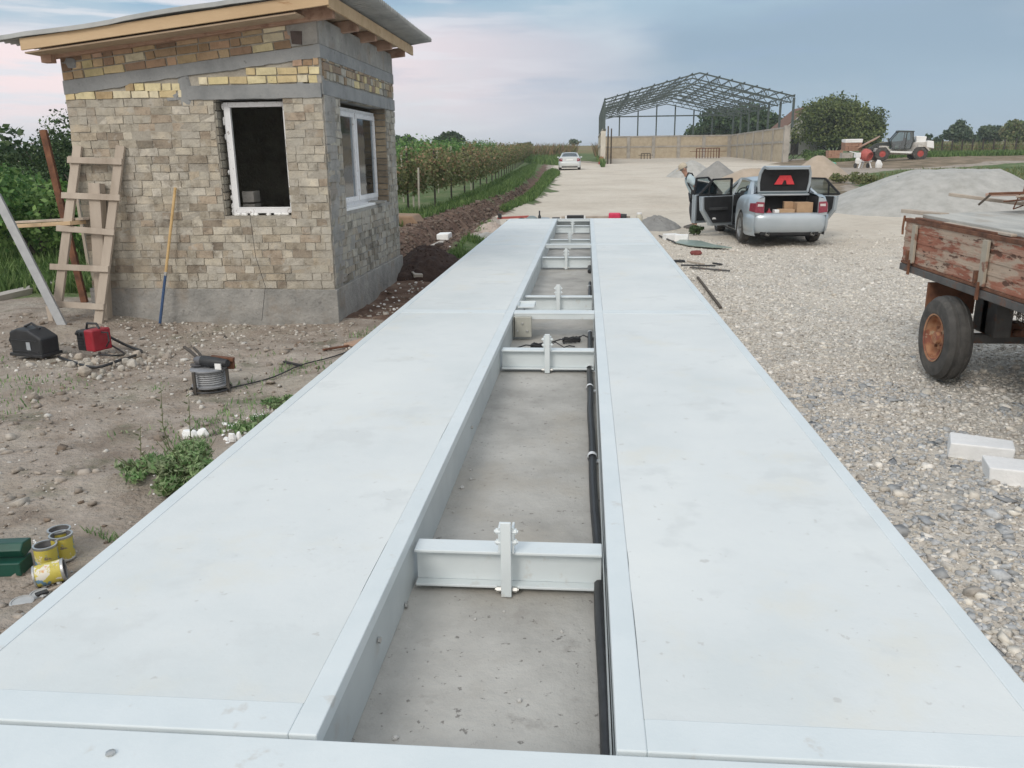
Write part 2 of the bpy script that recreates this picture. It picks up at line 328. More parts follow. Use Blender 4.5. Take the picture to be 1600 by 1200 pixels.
def ground_z(X, Y):
    X = np.asarray(X, float); Y = np.asarray(Y, float); z = np.interp(Y, TY, TZ)
    d = ldist(trench_c, X, Y); wgt = sstep(Y, 12.2, 15)*(1-sstep(Y, 55, 80))
    z = z-.34*wgt*(1-sstep(d, .12, .62))+.12*wgt*np.exp(-((d-.95)/.3)**2)
    left = sstep(-X, 1.62, 2.2)*(1-sstep(Y, 22, 40)); z = z+left*(.10*(fbm(X*1.1, Y*1.1, 3)-.5)+.06*(fbm(X*4.2, Y*4.2, 9)-.5)+.03*(fbm(X*13, Y*13, 19, 3)-.5)*(1-sstep(Y, 9, 13)))
    z = z+.12*np.exp(-(((X+6.4)/1.2)**2+((Y-7.9)/1.)**2))
    right = sstep(X, 1.6, 2.6)*(1-sstep(Y, 26, 40)); z = z+right*(.06*(fbm(X*.9, Y*.9, 31)-.5)-.035*np.exp(-((X-3.0-.05*Y)/.28)**2)-.035*np.exp(-((X-4.7-.05*Y)/.28)**2))
    z = z+sstep(Y, 26, 60)*(.25*(fbm(X*.12, Y*.12, 41)-.5)) + sstep(X, 19, 30)*sstep(Y, 62, 72)*(1-sstep(Y, 84, 110))*.42
    und = (np.abs(X) < 1.62) & (Y < 18.25); return np.where(und, np.minimum(z, 0.0), z)
def gz(x, y): return float(ground_z(np.array([x]), np.array([y]))[0])
def axis_pts(segs):
    out = [segs[0][0]]
    for a, b, n_ in segs: out += list(np.linspace(a, b, n_+1)[1:])
    return np.array(out)
gx = axis_pts([(-500, -120, 12), (-120, -40, 16), (-40, -14, 26), (-14, -8, 26), (-8, 8, 170), (8, 16, 36), (16, 40, 40), (40, 120, 24), (120, 500, 12)])
gy = axis_pts([(-12, -3, 8), (-3, 14, 190), (14, 26, 170), (26, 50, 150), (50, 110, 90), (110, 200, 36), (200, 1500, 26)])
GX, GY = np.meshgrid(gx, gy); GZ = ground_z(GX, GY)
V = np.stack([GX.ravel(), GY.ravel(), GZ.ravel()], 1); nx = len(gx); ny = len(gy)
i0 = (np.arange(ny-1)[:, None]*nx+np.arange(nx-1)[None, :]).ravel(); F = np.stack([i0, i0+1, i0+nx+1, i0+nx], 1)
jx = GX+(fbm(GX*.9, GY*.9, 77)-.5)*np.minimum(1.2, .25+GY*.03).clip(0); jy = GY+(fbm(GX*.9, GY*.9, 78)-.5)*np.minimum(1.5, .25+GY*.04).clip(0)
def zone(polys, soft=.25):
    r = np.zeros_like(GX)
    for p in polys: r = np.maximum(r, sstep(pdist(p, jx, jy), -soft, soft))
    return r
zr = zone([road_p], .2); zg = zone([gravel_p], 6.)
zv = zone(greens, .3); zb = zone([dirt_bank], .22); zn = zone(browns, 1.); zf = zone([field], 3)
def layer(me, name, a, b_, c_):
    ca = me.color_attributes.new(name, 'FLOAT_COLOR', 'POINT'); q = np.ones((len(V), 4), np.float32); q[:, 0] = a.ravel(); q[:, 1] = b_.ravel(); q[:, 2] = c_.ravel(); ca.data.foreach_set('color', q.ravel())
def ground_material():
    m = bpy.data.materials.new('ground'); m.use_nodes = True; t = m.node_tree; n = t.nodes; l = t.links; b = n['Principled BSDF']; b.inputs['Roughness'].default_value = .95; b.inputs['Specular IOR Level'].default_value = .15
    tc = n.new('ShaderNodeTexCoord')
    def noise(sc, det=6, off=0., rg=.6):
        q = n.new('ShaderNodeTexNoise'); q.inputs['Scale'].default_value = sc; q.inputs['Detail'].default_value = det; q.inputs['Roughness'].default_value = rg
        v = n.new('ShaderNodeVectorMath'); l.new(tc.outputs['Object'], v.inputs[0]); v.inputs[1].default_value = (off, off, 0); l.new(v.outputs[0], q.inputs['Vector']); return q.outputs[0]
    def ramp(f, cols, lo=.32, hi=.68):
        r = n.new('ShaderNodeValToRGB'); l.new(f, r.inputs[0]); e = r.color_ramp.elements
        while len(e) < len(cols): e.new(.5)
        for i, cc in enumerate(cols): e[i].position = lo+(hi-lo)*i/(len(cols)-1); e[i].color = (*cc, 1)
        return r.outputs[0]
    def mixc(f, a, c_):
        x = n.new('ShaderNodeMix'); x.data_type = 'RGBA'; l.new(f, x.inputs[0]); l.new(a, x.inputs[6]); l.new(c_, x.inputs[7]); return x.outputs[2]
    def ma(op, a, c_=None, clamp=False):
        x = n.new('ShaderNodeMath'); x.operation = op; x.use_clamp = clamp
        for i, v in enumerate((a, c_)):
            if v is None: continue
            if isinstance(v, (int, float)): x.inputs[i].default_value = v
            else: l.new(v, x.inputs[i])
        return x.outputs[0]
    def zn_(layer_, ch, k=.5, sc=3., e0=.35, e1=.65):
        a = n.new('ShaderNodeAttribute'); a.attribute_name = layer_; s = n.new('ShaderNodeSeparateColor'); l.new(a.outputs['Color'], s.inputs[0])
        q = ma('ADD', s.outputs[ch], ma('MULTIPLY', ma('SUBTRACT', noise(sc, 7, 20.+ch*9), .5), k*2))
        r = n.new('ShaderNodeMapRange'); r.interpolation_type = 'SMOOTHSTEP'; l.new(q, r.inputs[0]); r.inputs[1].default_value = e0; r.inputs[2].default_value = e1
        g = ma('MULTIPLY', r.outputs[0], ma('GREATER_THAN', s.outputs[ch], .004)); return g
    big = noise(.6, 6); fine = noise(22, 6, 4.); med = noise(3.5, 7, 9.)
    dirt = ramp(ma('ADD', ma('MULTIPLY', med, .6), ma('MULTIPLY', big, .4)), [(.19, .15, .122), (.31, .26, .215), (.42, .365, .315), (.51, .46, .40)])
    dirt = mixc(ramp(noise(.9, 7, 120.), [(0, 0, 0), (.75, .75, .75)], .50, .62), dirt, ramp(noise(7, 6, 130.), [(.36, .32, .265), (.50, .46, .395)], .35, .65))
    dirt = mixc(ma('MULTIPLY', ramp(fine, [(0, 0, 0), (1, 1, 1)], .48, .72), .45), dirt, ramp(fine, [(.12, .10, .085), (.38, .36, .33)], .4, .7))
    thin = ma('MULTIPLY', ramp(noise(1.7, 6, 51.), [(0, 0, 0), (1, 1, 1)], .56, .66), .55)
    dirt = mixc(thin, dirt, ramp(fine, [(.07, .085, .045), (.15, .16, .10)]))
    gcell = n.new('ShaderNodeTexVoronoi'); gcell.inputs['Scale'].default_value = 34; l.new(tc.outputs['Object'], gcell.inputs['Vector'])
    grav = ramp(gcell.outputs['Color'], [(.49, .455, .405), (.58, .54, .48), (.64, .60, .54), (.69, .655, .60)], .2, .85)
    grav = mixc(ma('MULTIPLY', ramp(noise(.9, 5, 61.), [(0, 0, 0), (1, 1, 1)], .52, .66), .5), grav, ramp(gcell.outputs['Color'], [(.28, .29, .29), (.44, .45, .45)], .2, .85))
    road = ramp(ma('ADD', ma('MULTIPLY', noise(.35, 6, 70.), .6), ma('MULTIPLY', noise(4, 6, 75.), .4)), [(.50, .44, .365), (.62, .56, .475), (.70, .645, .56)])
    road = mixc(ma('MULTIPLY', ramp(noise(.5, 6, 90.), [(0, 0, 0), (1, 1, 1)], .55, .68), .5), road, ramp(fine, [(.50, .42, .34), (.66, .58, .48)]))
    road = mixc(.35, road, grav) if False else road
    bank = ramp(med, [(.085, .052, .04), (.155, .102, .078), (.24, .175, .135)])
    grass = ramp(ma('ADD', ma('MULTIPLY', noise(5, 7, 33.), .5), ma('MULTIPLY', noise(.5, 5, 36.), .5)), [(.06, .11, .04), (.105, .16, .065), (.17, .20, .10), (.27, .25, .16)], .36, .68)
    brown = ramp(noise(.8, 7, 44.), [(.13, .115, .075), (.24, .19, .135), (.34, .27, .20)])
    fld = ramp(noise(.06, 6, 47.), [(.16, .14, .07), (.24, .19, .10), (.13, .16, .06)])
    c_ = mixc(zn_('ZA', 0, .3, 1.5), dirt, road); c_ = mixc(zn_('ZA', 1, .25, .8, .1, .9), c_, grav); c_ = mixc(zn_('ZB', 2, .3, .4), c_, fld)
    c_ = mixc(zn_('ZB', 0, .3, 2.), c_, bank); c_ = mixc(zn_('ZB', 1, .62, .45), c_, brown); c_ = mixc(zn_('ZA', 2, .38, 1.6), c_, grass)
    l.new(c_, b.inputs['Base Color'])
    bp = n.new('ShaderNodeBump'); bp.inputs['Distance'].default_value = .035; l.new(ma('ADD', noise(26, 5, 2.), ma('MULTIPLY', med, .8)), bp.inputs['Height']); l.new(bp.outputs[0], b.inputs['Normal'])
    return m
ground = np_mesh('ground', V, F, ground_material(), smooth=True); layer(ground.data, 'ZA', zr, zg, zv); layer(ground.data, 'ZB', zb, zn, zf)
tag(ground, 'dirt, pale gravel road and grass of the yard', None, None, 'structure')

# crushed stone lying on the gravel yard beside the weighbridge
def jbox(n_, rs, cen, size, flat, yaw=None):
    base = np.array([(x, y, z) for z in (-1, 1) for x, y in ((-1, -1), (1, -1), (1, 1), (-1, 1))], float)
    v = base[None]*(size[:, None, None]/2)*np.array([1, 1, 1])[None, None]
    v[:, :, 0] *= rs.uniform(.7, 1.5, n_)[:, None]; v[:, :, 2] *= flat[:, None]; v += rs.normal(0, .15, v.shape)*size[:, None, None]*np.array([1, 1, .35])
    v[:, 4:, :2] *= rs.uniform(.5, .95, n_)[:, None, None]
    a = rs.uniform(0, 2*np.pi, n_); ti = rs.normal(0, .28, n_)
    z2 = v[:, :, 2]*np.cos(ti)[:, None]-v[:, :, 1]*np.sin(ti)[:, None]; y2 = v[:, :, 1]*np.cos(ti)[:, None]+v[:, :, 2]*np.sin(ti)[:, None]
    x3 = v[:, :, 0]*np.cos(a)[:, None]-y2*np.sin(a)[:, None]; y3 = v[:, :, 0]*np.sin(a)[:, None]+y2*np.cos(a)[:, None]
    V_ = np.stack([x3, y3, z2], 2)+cen[:, None, :]
    f = np.array([(0, 3, 2, 1), (4, 5, 6, 7), (0, 1, 5, 4), (1, 2, 6, 5), (2, 3, 7, 6), (3, 0, 4, 7)])
    F_ = (f[None]+8*np.arange(n_)[:, None, None]).reshape(-1, 4); return V_.reshape(-1, 3), F_
rs = np.random.RandomState(5)
def scatter(n_, xr, yf, size, name, label, cat, palette, poly=None, keep=None, sink=.25):
    x = rs.uniform(*xr, n_); y = yf(n_)
    if poly is not None: k = pdist(poly, x, y) > 0; x, y = x[k], y[k]
    if keep is not None: k = keep(x, y); x, y = x[k], y[k]
    n_ = len(x); sz = size(n_, x, y); fl = rs.uniform(.25, .7, n_)*(.3 if cat == 'slate' else 1.); z = ground_z(x, y)+sz*fl*(.5-sink)
    V_, F_ = jbox(n_, rs, np.stack([x, y, z], 1), sz, fl); pal = np.array(palette); ci = rs.randint(0, len(pal), n_)
    bl = (fbm(x*.8, y*.8, 61) > .60) & (rs.rand(n_) < .45) & (y < 5.5); col = pal[ci]*rs.uniform(.75, 1.2, n_)[:, None]
    if cat == 'gravel': col = np.where(bl[:, None], np.array([.40, .41, .415])*rs.uniform(.8, 1.3, n_)[:, None], col)
    o = np_mesh(name, V_, F_, stone_m, np.repeat(col, 8, 0)); return tag(o, label, cat, None, 'stuff')
gpal = [(.61, .57, .505), (.66, .625, .57), (.55, .51, .455), (.63, .595, .53), (.71, .68, .63), (.49, .455, .41)]
scatter(210000, (1.52, 8.5), lambda n_: -1.6+22*rs.rand(n_)**1.6, lambda n_, x, y: rs.lognormal(-4.12, .42, n_), 'gravel', 'loose crushed stone covering the yard right of the weighbridge', 'gravel', gpal, keep=lambda x, y: rs.rand(len(x)) > sstep(y+2*(fbm(x*.7, y*.7, 91)-.5), 8, 19.5))
scatter(420, (1.7, 5.0), lambda n_: 0+7*rs.rand(n_)**1.2, lambda n_, x, y: rs.uniform(.03, .085, n_), 'slate_shards', 'flat bluish slate shards lying on the gravel', 'slate', [(.34, .36, .375), (.44, .455, .465), (.28, .295, .31)], keep=lambda x, y: fbm(x*.8, y*.8, 61) > .60)
scatter(4200, (-9, -1.56), lambda n_: 0+14*rs.rand(n_), lambda n_, x, y: rs.lognormal(-3.9, .5, n_), 'pebbles', 'small pale pebbles and crumbs strewn on the dirt', 'pebbles', [(.42, .39, .35), (.55, .53, .49), (.30, .26, .22), (.22, .17, .13)], keep=lambda x, y: ~((x < -2.5) & (y > 7.7)))

xb_ = rs.rand(9000)*1.0; yb_ = 12.5+34*rs.rand(9000)**1.4; cxb = np.interp(yb_, [q[1] for q in trench_c], [q[0] for q in trench_c])+rs.normal(0, .75, 9000)
szb = rs.lognormal(-3.75, .5, 9000)*(1+yb_*.015); kb = (pdist(dirt_bank, cxb, yb_) > 0) & (cxb < -1.7); cxb, yb_, szb = cxb[kb], yb_[kb], szb[kb]
Vb, Fb = jbox(len(cxb), rs, np.stack([cxb, yb_, ground_z(cxb, yb_)+szb*.15], 1), szb, rs.uniform(.5, .9, len(cxb)))
tag(np_mesh('clods', Vb, Fb, stone_m, np.repeat(np.array([(.10, .07, .055), (.15, .11, .085), (.07, .048, .038), (.19, .15, .12)])[rs.randint(0, 4, len(cxb))], 8, 0)), 'brown earth clods thrown up along the trench', 'clods', None, 'stuff')

scatter(5200, (-8.5, -1.57), lambda n_: 1.0+6.6*rs.rand(n_), lambda n_, x, y: rs.lognormal(-4.2, .6, n_), 'soil_crumbs', 'brown soil crumbs and small clods lying on the bare dirt', 'soil', [(.30, .26, .22), (.36, .315, .27), (.24, .20, .165), (.44, .40, .35)], keep=lambda x, y: fbm(x*1.3, y*1.3, 23) > .45)
# ================================================================ WEIGHBRIDGE
DZ, SZ = .5, .26; XL, XR, XO = -.374, .379, 1.5; SEAM = [0, 5.94, 12.12, 17.94]
b = MB(1); nx_, ny_ = 14, 90; sx = np.linspace(-1.62, 1.62, nx_); sy = np.linspace(-.9, 18.1, ny_)
SX, SY = np.meshgrid(sx, sy); Zs = SZ+.006*(fbm(SX*1.5, SY*1.5, 5)-.5); V = np.stack([SX.ravel(), SY.ravel(), Zs.ravel()], 1)
i0 = (np.arange(ny_-1)[:, None]*nx_+np.arange(nx_-1)[None, :]).ravel(); slab = np_mesh('foundation_slab', V, np.stack([i0, i0+1, i0+nx_+1, i0+nx_], 1), slabm, smooth=True)
tag(slab, 'rough grey concrete slab under the white weighbridge decks', 'concrete slab')
b.lohi((-1.62, -.9, -.1), (-1.617, 18.1, SZ-.004)).lohi((1.617, -.9, -.1), (1.62, 18.1, SZ-.004)).lohi((-1.617, 18.097, -.1), (1.617, 18.1, SZ-.004))
b.build('side', slabm, slab)
wb = thing('weighbridge', 'long white steel and concrete weighbridge with two parallel wheel decks', 'weighbridge', (0, 0, 0))
def deck_panel(x0, x1, y0, y1, seed, inner):
    """a pan of painted steel with a rim, filled flush with trowelled concrete"""
    b = MB(seed); wi, wo_, we = .075, .06, .085
    xa = x0+(wo_ if inner > 0 else wi); xb = x1-(wi if inner > 0 else wo_); ya, yb = y0+(we if y0 > 1 else .125), y1-we
    b.lohi((x0, y0, DZ-.05), (xa, y1, DZ)).lohi((xb, y0, DZ-.05), (x1, y1, DZ)).lohi((xa, y0, DZ-.05), (xb, ya, DZ)).lohi((xa, yb, DZ-.05), (xb, y1, DZ))
    o = b.build('deck_rim', steel, wb, bevel=.004)
    q = MB(seed); q.lohi((x0+.02, y0+.02, DZ-.07), (x1-.02, y1-.02, DZ-.012)); q.build('pan', crack, o)
    # infill: border wanders a little over or short of the rim
    r = np.random.RandomState(seed); n = 160; pts = []
    def edge(p, q_, k):
        for t in np.linspace(0, 1, k, endpoint=False): pts.append([p[0]+(q_[0]-p[0])*t, p[1]+(q_[1]-p[1])*t])
    edge((xa, ya), (xb, ya), 20); edge((xb, ya), (xb, yb), n); edge((xb, yb), (xa, yb), 20); edge((xa, yb), (xa, ya), n); pts = np.array(pts)
    nz = fbm(pts[:, 0]*2.1+seed, pts[:, 1]*2.1, seed, 5)-.5; sh = np.where(nz > .08, -np.minimum((nz-.08)*.02, .0022), -.0004)
    cx_, cy_ = (xa+xb)/2, (ya+yb)/2; d = np.stack([np.sign(pts[:, 0]-cx_)*(np.abs(pts[:, 0]-cx_) > (xb-xa)/2-.001), np.sign(pts[:, 1]-cy_)*(np.abs(pts[:, 1]-cy_) > (yb-ya)/2-.001)], 1)
    pts = pts+d*sh[:, None]; top = [(p[0], p[1], DZ-.0025) for p in pts]; bot = [(p[0], p[1], DZ-.03) for p in pts]; k = len(pts)
    q = MB(seed); q.add(top+bot, [tuple(range(k))]+[(i, k+i, k+(i+1) % k, (i+1) % k) for i in range(k)]); q.build('concrete_infill', infill, o)
    # webs and lower flange of the girders that carry it
    g = MB(seed)
    for xx in (x0, x1):
        s = 1 if xx == x0 else -1
        g.lohi((xx+s*.003, y0+.002, SZ+.012), (xx+s*.013, y1-.002, DZ-.05)); g.lohi((xx+s*.003, y0+.002, SZ+.002), (xx+s*.07, y1-.002, SZ+.012))
    g.build('girder', steel_d, o)
for i in range(3):
    g_ = .003
    deck_panel(-XO, XL, SEAM[i]+g_, SEAM[i+1]-g_, 10+i, 1); deck_panel(XR, XO, SEAM[i]+g_, SEAM[i+1]-g_, 20+i, -1)
b = MB(3); b.lohi((-1.56, -.34, DZ-.2), (1.56, -.012, DZ-.001)); b.build('end_beam', steel, wb, bevel=.004)
for x, y in ((-.86, -.10), (-1.2, -.11), (.9, -.12)): b = MB(3); b.lathe([(.012, 0), (.012, .006), (.006, .008), (0, .008)], (x, y, DZ-.001), n=8); b.build('bolt', bolt_m, wb, smooth=True)
for ya, yb in ((5.86, 6.03), (12.06, 12.2), (17.80, 17.93)):
    b = MB(4); b.lohi((XL+.002, ya, DZ-.012), (XR-.002, yb, DZ-.003)); b.lohi((XL+.002, ya+.004, DZ-.06), (XR-.002, ya+.014, DZ-.012)); b.build('seam_plate', steel, wb, bevel=.002)
b = MB(4); b.lohi((-1.5, 17.955, .0), (1.5, 18.08, DZ-.06)); b.build('end_stop', steel_d, wb, bevel=.004)
def link(y):
    o = MB(5); o.lohi((-.017, y-.06, SZ+.02), (.017, y-.045, .60)); 
    return o
for k, y in enumerate((1.15, 4.58, 7.15, 10.75, 13.5, 16.6)):
    b = MB(6); x0, x1 = XL+.014, XR-.014
    b.lohi((x0, y, .428), (x1, y+.1, .440)); b.lohi((x0, y, .285), (x1, y+.1, .296)); b.lohi((x0, y+.044, .296), (x1, y+.056, .428)); pass
    cb = b.build('cross_beam', steel, wb, bevel=.003)
    b = MB(7); b.lohi((-.02, y-.030, SZ+.004), (.02, y-.014, .575)); lp = b.build('link_plate', steel, wb, bevel=.003)
    b = MB(8); b.lohi((-.03, y-.013, .440), (-.021, y+.04, .55)); b.lohi((.021, y-.013, .440), (.03, y+.04, .55)); b.build('lug', steel, lp, bevel=.002)
    for (dx, z) in ((-.034, .53), (.034, .53), (-.032, .485), (.034, .487), (-.034, .285), (.034, .285)):
        b = MB(9); b.lathe([(.012, -.012), (.012, .006), (.006, .007), (.006, .012), (0, .012)] if dx > 0 else [(0, -.012), (.006, -.012), (.006, -.007), (.012, -.006), (.012, .012)], (dx, y-.004, z), 'x', n=6); b.build('bolt', bolt_m if z < .3 else steel, lp)
# bolt heads on the inner face of the left girder
for y, z in ((.62, .38), (1.02, .275), (2.9, .36)):
    b = MB(9); b.lathe([(.011, 0), (.011, .009), (0, .012)], (XL+.0, y, z), 'x', n=6); b.build('bolt', bolt_m, wb)
# conduit along the right side of the channel
cd_ = thing('cable_conduit', 'black plastic cable conduit running along the channel between the decks', 'conduit', (.33, 0, SZ))
b = MB(11); cp = [(.035, -.05), (.033, .5), (.028, 1.2), (.016, 2.0), (.008, 2.7), (.004, 3.6), (.0, 4.2), (.002, 5.2), (.012, 6.1)]
pts = []
for i in range(len(cp)-1):
    for t in np.linspace(0, 1, 8, endpoint=False):
        yy = cp[i][1]+(cp[i+1][1]-cp[i][1])*t; pts.append((cp[i][0]+(cp[i+1][0]-cp[i][0])*(3*t*t-2*t**3)+.003*math.sin(yy*5), yy, .03+.006*math.sin(yy*2.3)))
b.tube(pts, .021, 10); b.build('pipe', rubber, cd_, smooth=True); b = MB(11); b.tube([(.02, 9.0, .06), (.02, 8.8, .03), (.01, 8.0, .03), (.01, 7.2, .03)], .019, 8); b.build('pipe', rubber, cd_, smooth=True); b = MB(11); b.tube([(.02, 10.3, .03), (.02, 10.9, .03)], .03, 8); b.build('coupling', rubber, cd_, smooth=True)
b = MB(11); b.lohi((.027+.012, 0, .11), (.040, 17.9, .19)); b.build('backing_strip', steel_d, cd_)
for y in (2.62, 4.05, 4.62, 5.2, 5.95, 7.4, 8.0, 8.8):
    x = np.interp(y, [q[1] for q in cp], [q[0] for q in cp]) if y < 6.1 else .01
    b = MB(12); b.lathe([(.027, -.02), (.027, .02)], (x, y, .031), 'y', n=12, caps=False); b.lohi((x+.01, y-.02, .002), (x+.042, y+.02, .012)); b.build('clip', white_p, cd_, smooth=True)
jb = thing('junction_box', 'grey steel junction box with three lid screws hanging in the channel', 'junction box', (-.285, 5.76, .29))
b = MB(13); b.lohi((-.085, 0, 0), (.085, .075, .19)); b.build('box', mat('grey_box_paint', [(.36, .36, .32), (.45, .45, .40)], 8, .5), jb, bevel=.006)
for x, z in ((-.045, .06), (.045, .06), (0, .13)):
    b = MB(13); b.lathe([(0, -.012), (.011, -.01), (.011, 0)], (x, 0, z), 'y', n=10); b.build('screw', bolt_m, jb)
b = MB(14); b.lohi((-.075, -.003, .0), (-.068, -.001, .19)); b.build('seal', black_i, jb)
tp = thing('square_tube_cap', 'open white square steel box resting on the seam plate', 'steel box', (-.26, 6.12, DZ))
b = MB(14); b.lohi((-.095, 0, 0), (-.088, .2, .035)).lohi((.062, 0, 0), (.069, .2, .035)).lohi((-.088, .193, 0), (.062, .2, .035)).lohi((-.088, 0, 0), (.062, .193, .012)); b.build('tray', steel, tp, bevel=.002)
def coil(name, label, loc, rz, R_, r_, squash, seed):
    rr = random.Random(seed); b = MB(seed); pts = []
    for i in range(130):
        t = i/130*math.pi*2*11; pts.append((R_*math.cos(t)*(1+rr.uniform(-.06, .06)), R_*squash*math.sin(t)*(1+rr.uniform(-.1, .1)), .012+.03*((i*7) % 10)/10+.01*math.sin(t*.3)))
    b.tube(pts, r_, 5); tailp = [(R_*.8, 0, .03), (R_*1.6, .03, .05), (R_*2.4, -.02, .012), (R_*3.1, .05, .008), (R_*3.6, .01, .008)]
    b.tube(tailp, r_, 5); b.tube([(-q[0], -q[1]*1.5, q[2]) for q in tailp], r_, 5)
    o = b.build(name, rubber, smooth=True); o.location = loc; o.rotation_euler = (0, 0, rz); return tag(o, label, 'cable')
coil('cable_coil', 'tangled black signal cable coiled on the slab behind the second crossbeam', (atZ(845, 541, SZ+.03).x, atZ(845, 541, SZ+.03).y, SZ+.006), .2, .085, .006, .6, 1)
coil('cable_bundle', 'tight bundle of black signal cable near the conduit elbow', (atZ(893, 531, SZ+.03).x, atZ(893, 531, SZ+.03).y, SZ+.006), .5, .085, .0065, .4, 2)
b = MB(15)
for x, y, s in ((-.33, 2.2, .03), (-.30, 2.32, .022), (-.33, 1.9, .018), (-.32, 2.45, .016), (-.1, .96, .014), (.0, 1.02, .012), (-.25, .3, .02), (.1, .5, .018), (.22, .9, .015), (-.22, 1.3, .015), (.13, 1.3, .016)): b.rock((x, y, SZ+s*.2), (s, s*1.2, s*.5))
o = b.build('concrete_crumbs', mat('crumbs', [(.4, .39, .36), (.55, .54, .52)], 9, .9)); tag(o, 'small loose concrete crumbs on the channel slab', 'crumbs', None, 'stuff')
b = MB(16)
for i in range(16):
    x = b.R.choice([-1, 1])*b.R.uniform(.5, 1.4); y = b.R.uniform(.4, 16)
    b.lohi((x, y, DZ-.0022), (x+b.R.uniform(.005, .03), y+b.R.uniform(.003, .012), DZ-.0012))
o = b.build('mud_flecks', crack); tag(o, 'tiny dried mud flecks on the white decks', 'mud flecks', None, 'stuff')

# ================================================================ BRICK HUT
HX0, HX1, HY0, HY1 = -5.68, -2.67, 7.83, 11.42; TH = .25
hut = thing('brick_hut', 'small unplastered brick hut with a timber lean-to roof', 'hut', ((HX0+HX1)/2, (HY0+HY1)/2, 0))
HO = Vector(hut.location)
def zr(x): return 2.66+.107*(x+5.69)           # underside of the sloping concrete band
def zt(x): return zr(x)+.45                    # top of the masonry
WX0, WX1, WZ0, WZ1 = -3.93, -3.12, 1.27, 2.57   # front opening
SY0, SY1, SZ0, SZ1 = 8.50, 10.86, 1.27, 2.60    # side opening
def hb(b, name, m, par=hut, **k):
    for i in range(len(b.v)): b.v[i] = tuple(Vector(b.v[i])-HO)
    return b.build(name, m, par, **k)
pal_old = [(.40, .365, .30), (.43, .395, .325), (.47, .435, .365), (.34, .30, .24), (.42, .365, .285), (.38, .35, .29), (.49, .46, .40), (.26, .22, .175), (.45, .41, .34), (.40, .375, .32), (.36, .30, .235), (.31, .27, .215)]
pal_top = [(.36, .25, .15), (.42, .30, .19), (.32, .22, .14), (.46, .35, .22), (.40, .27, .18), (.28, .19, .13), (.44, .31, .23)]
pal_yel = [(.60, .52, .30), (.64, .57, .36), (.56, .46, .27), (.42, .32, .19), (.66, .60, .44)]
pal_gry = [(.34, .325, .275), (.38, .365, .32), (.29, .27, .23), (.41, .39, .34), (.34, .305, .25), (.25, .23, .19)]
def course(b, rr, face, a0, a1, z, h, pal, out=.012, joint=.012, skip=0., var=.006, jit=.004, dark=.06):
    """one course of bricks; face 'front' runs along X at Y=HY0, 'side' along Y at X=HX1"""
    a = a0; first = rr.random() < .5
    while a < a1-.03:
        ln = .12 if (first or rr.random() < .42) else rr.uniform(.20, .25)
        first = False; e = min(a+ln*rr.uniform(.93, 1.05), a1)
        if e-a > .05 and rr.random() >= skip:
            p = out+rr.uniform(-var, var); cc = rr.choice(pal); k = rr.uniform(.92, 1.08)
            if rr.random() < dark: k *= rr.uniform(.6, .8)
            b.col = tuple(q*k for q in cc); dz = rr.uniform(-.004, .004); hh = h*rr.uniform(.95, 1.04)
            if face == 'front': b.box(((a+e)/2, HY0+.05-p, z+h/2+dz), (e-a-joint, .10, hh-joint*.8), (0, rr.uniform(-.012, .012), rr.uniform(-.02, .02)), j=jit)
            else: b.box((HX1-.05+p, (a+e)/2, z+h/2+dz), (.10, e-a-joint, hh-joint*.8), (rr.uniform(-.012, .012), 0, rr.uniform(-.02, .02)), j=jit)
        a = e
    return b
rr = random.Random(42)
# --- masonry core (mortar)
b = MB(20); c0, c1 = HY0, HY0+TH
b.prism([(HX0, -.2), (WX0, -.2), (WX0, zr(WX0)), (HX0, zr(HX0))], 'y', c0, c1); b.prism([(WX1, -.2), (HX1, -.2), (HX1, zr(HX1)), (WX1, zr(WX1))], 'y', c0, c1)
b.lohi((WX0, c0, -.2), (WX1, c1, WZ0)); b.prism([(WX0, WZ1), (WX1, WZ1), (WX1, zr(WX1)), (WX0, zr(WX0))], 'y', c0, c1)
b.prism([(HX0, zr(HX0)), (HX1, zr(HX1)), (HX1, zt(HX1)), (HX0, zt(HX0))], 'y', c0, c1)
front = hb(b, 'front_wall', mortar)
b = MB(20); x0, x1 = HX1-TH, HX1
b.lohi((x0, c1, -.2), (x1, SY0, zt(HX1)-.02)); b.lohi((x0, SY1, -.2), (x1, HY1, zt(HX1)-.02)); b.lohi((x0, SY0, -.2), (x1, SY1, SZ0)); b.lohi((x0, SY0, SZ1), (x1, SY1, zt(HX1)-.02))
side = hb(b, 'side_wall', mortar_g)
b = MB(20); b.prism([(HX0+.25, -.2), (x0, -.2), (x0, zt(x0)), (HX0+.25, zt(HX0+.25))], 'y', HY1-TH, HY1); hb(b, 'back_wall', mortar)
b = MB(20); b.lohi((HX0, c1, -.2), (HX0+TH, HY1, zt(HX0)-.02)); lw = hb(b, 'left_wall', mortar)
# --- bricks of the front
b = MB(21); b2 = MB(22); z = .42; H = .0905
while z+H*.6 < zr(HX0)-.0:
    top = z > 2.54
    for (a0, a1) in (((HX0, WX0), (WX1, HX1)) if WZ0-.02 < z+H/2 < WZ1 else ((HX0, HX1),)):
        if top:
            if a0 == HX0: course(b2, rr, 'front', HX0, -4.28, z, H, pal_yel, .014, .016)
            continue
        course(b, rr, 'front', a0-rr.uniform(0, .01), a1, z, H, pal_old, .007, .008, .015, .005, .006, .06)
    z += H
course(b2, rr, 'front', -4.95, -4.30, 2.668, H, pal_yel, .014, .016)
for k, (a0, z) in enumerate(((-4.08, 2.722), (-3.52, 2.812), (-2.98, 2.90))):
    course(b2, rr, 'front', a0, HX1 if k else -2.67, z, H*.96, pal_yel if k < 2 else pal_top, .014, .016)
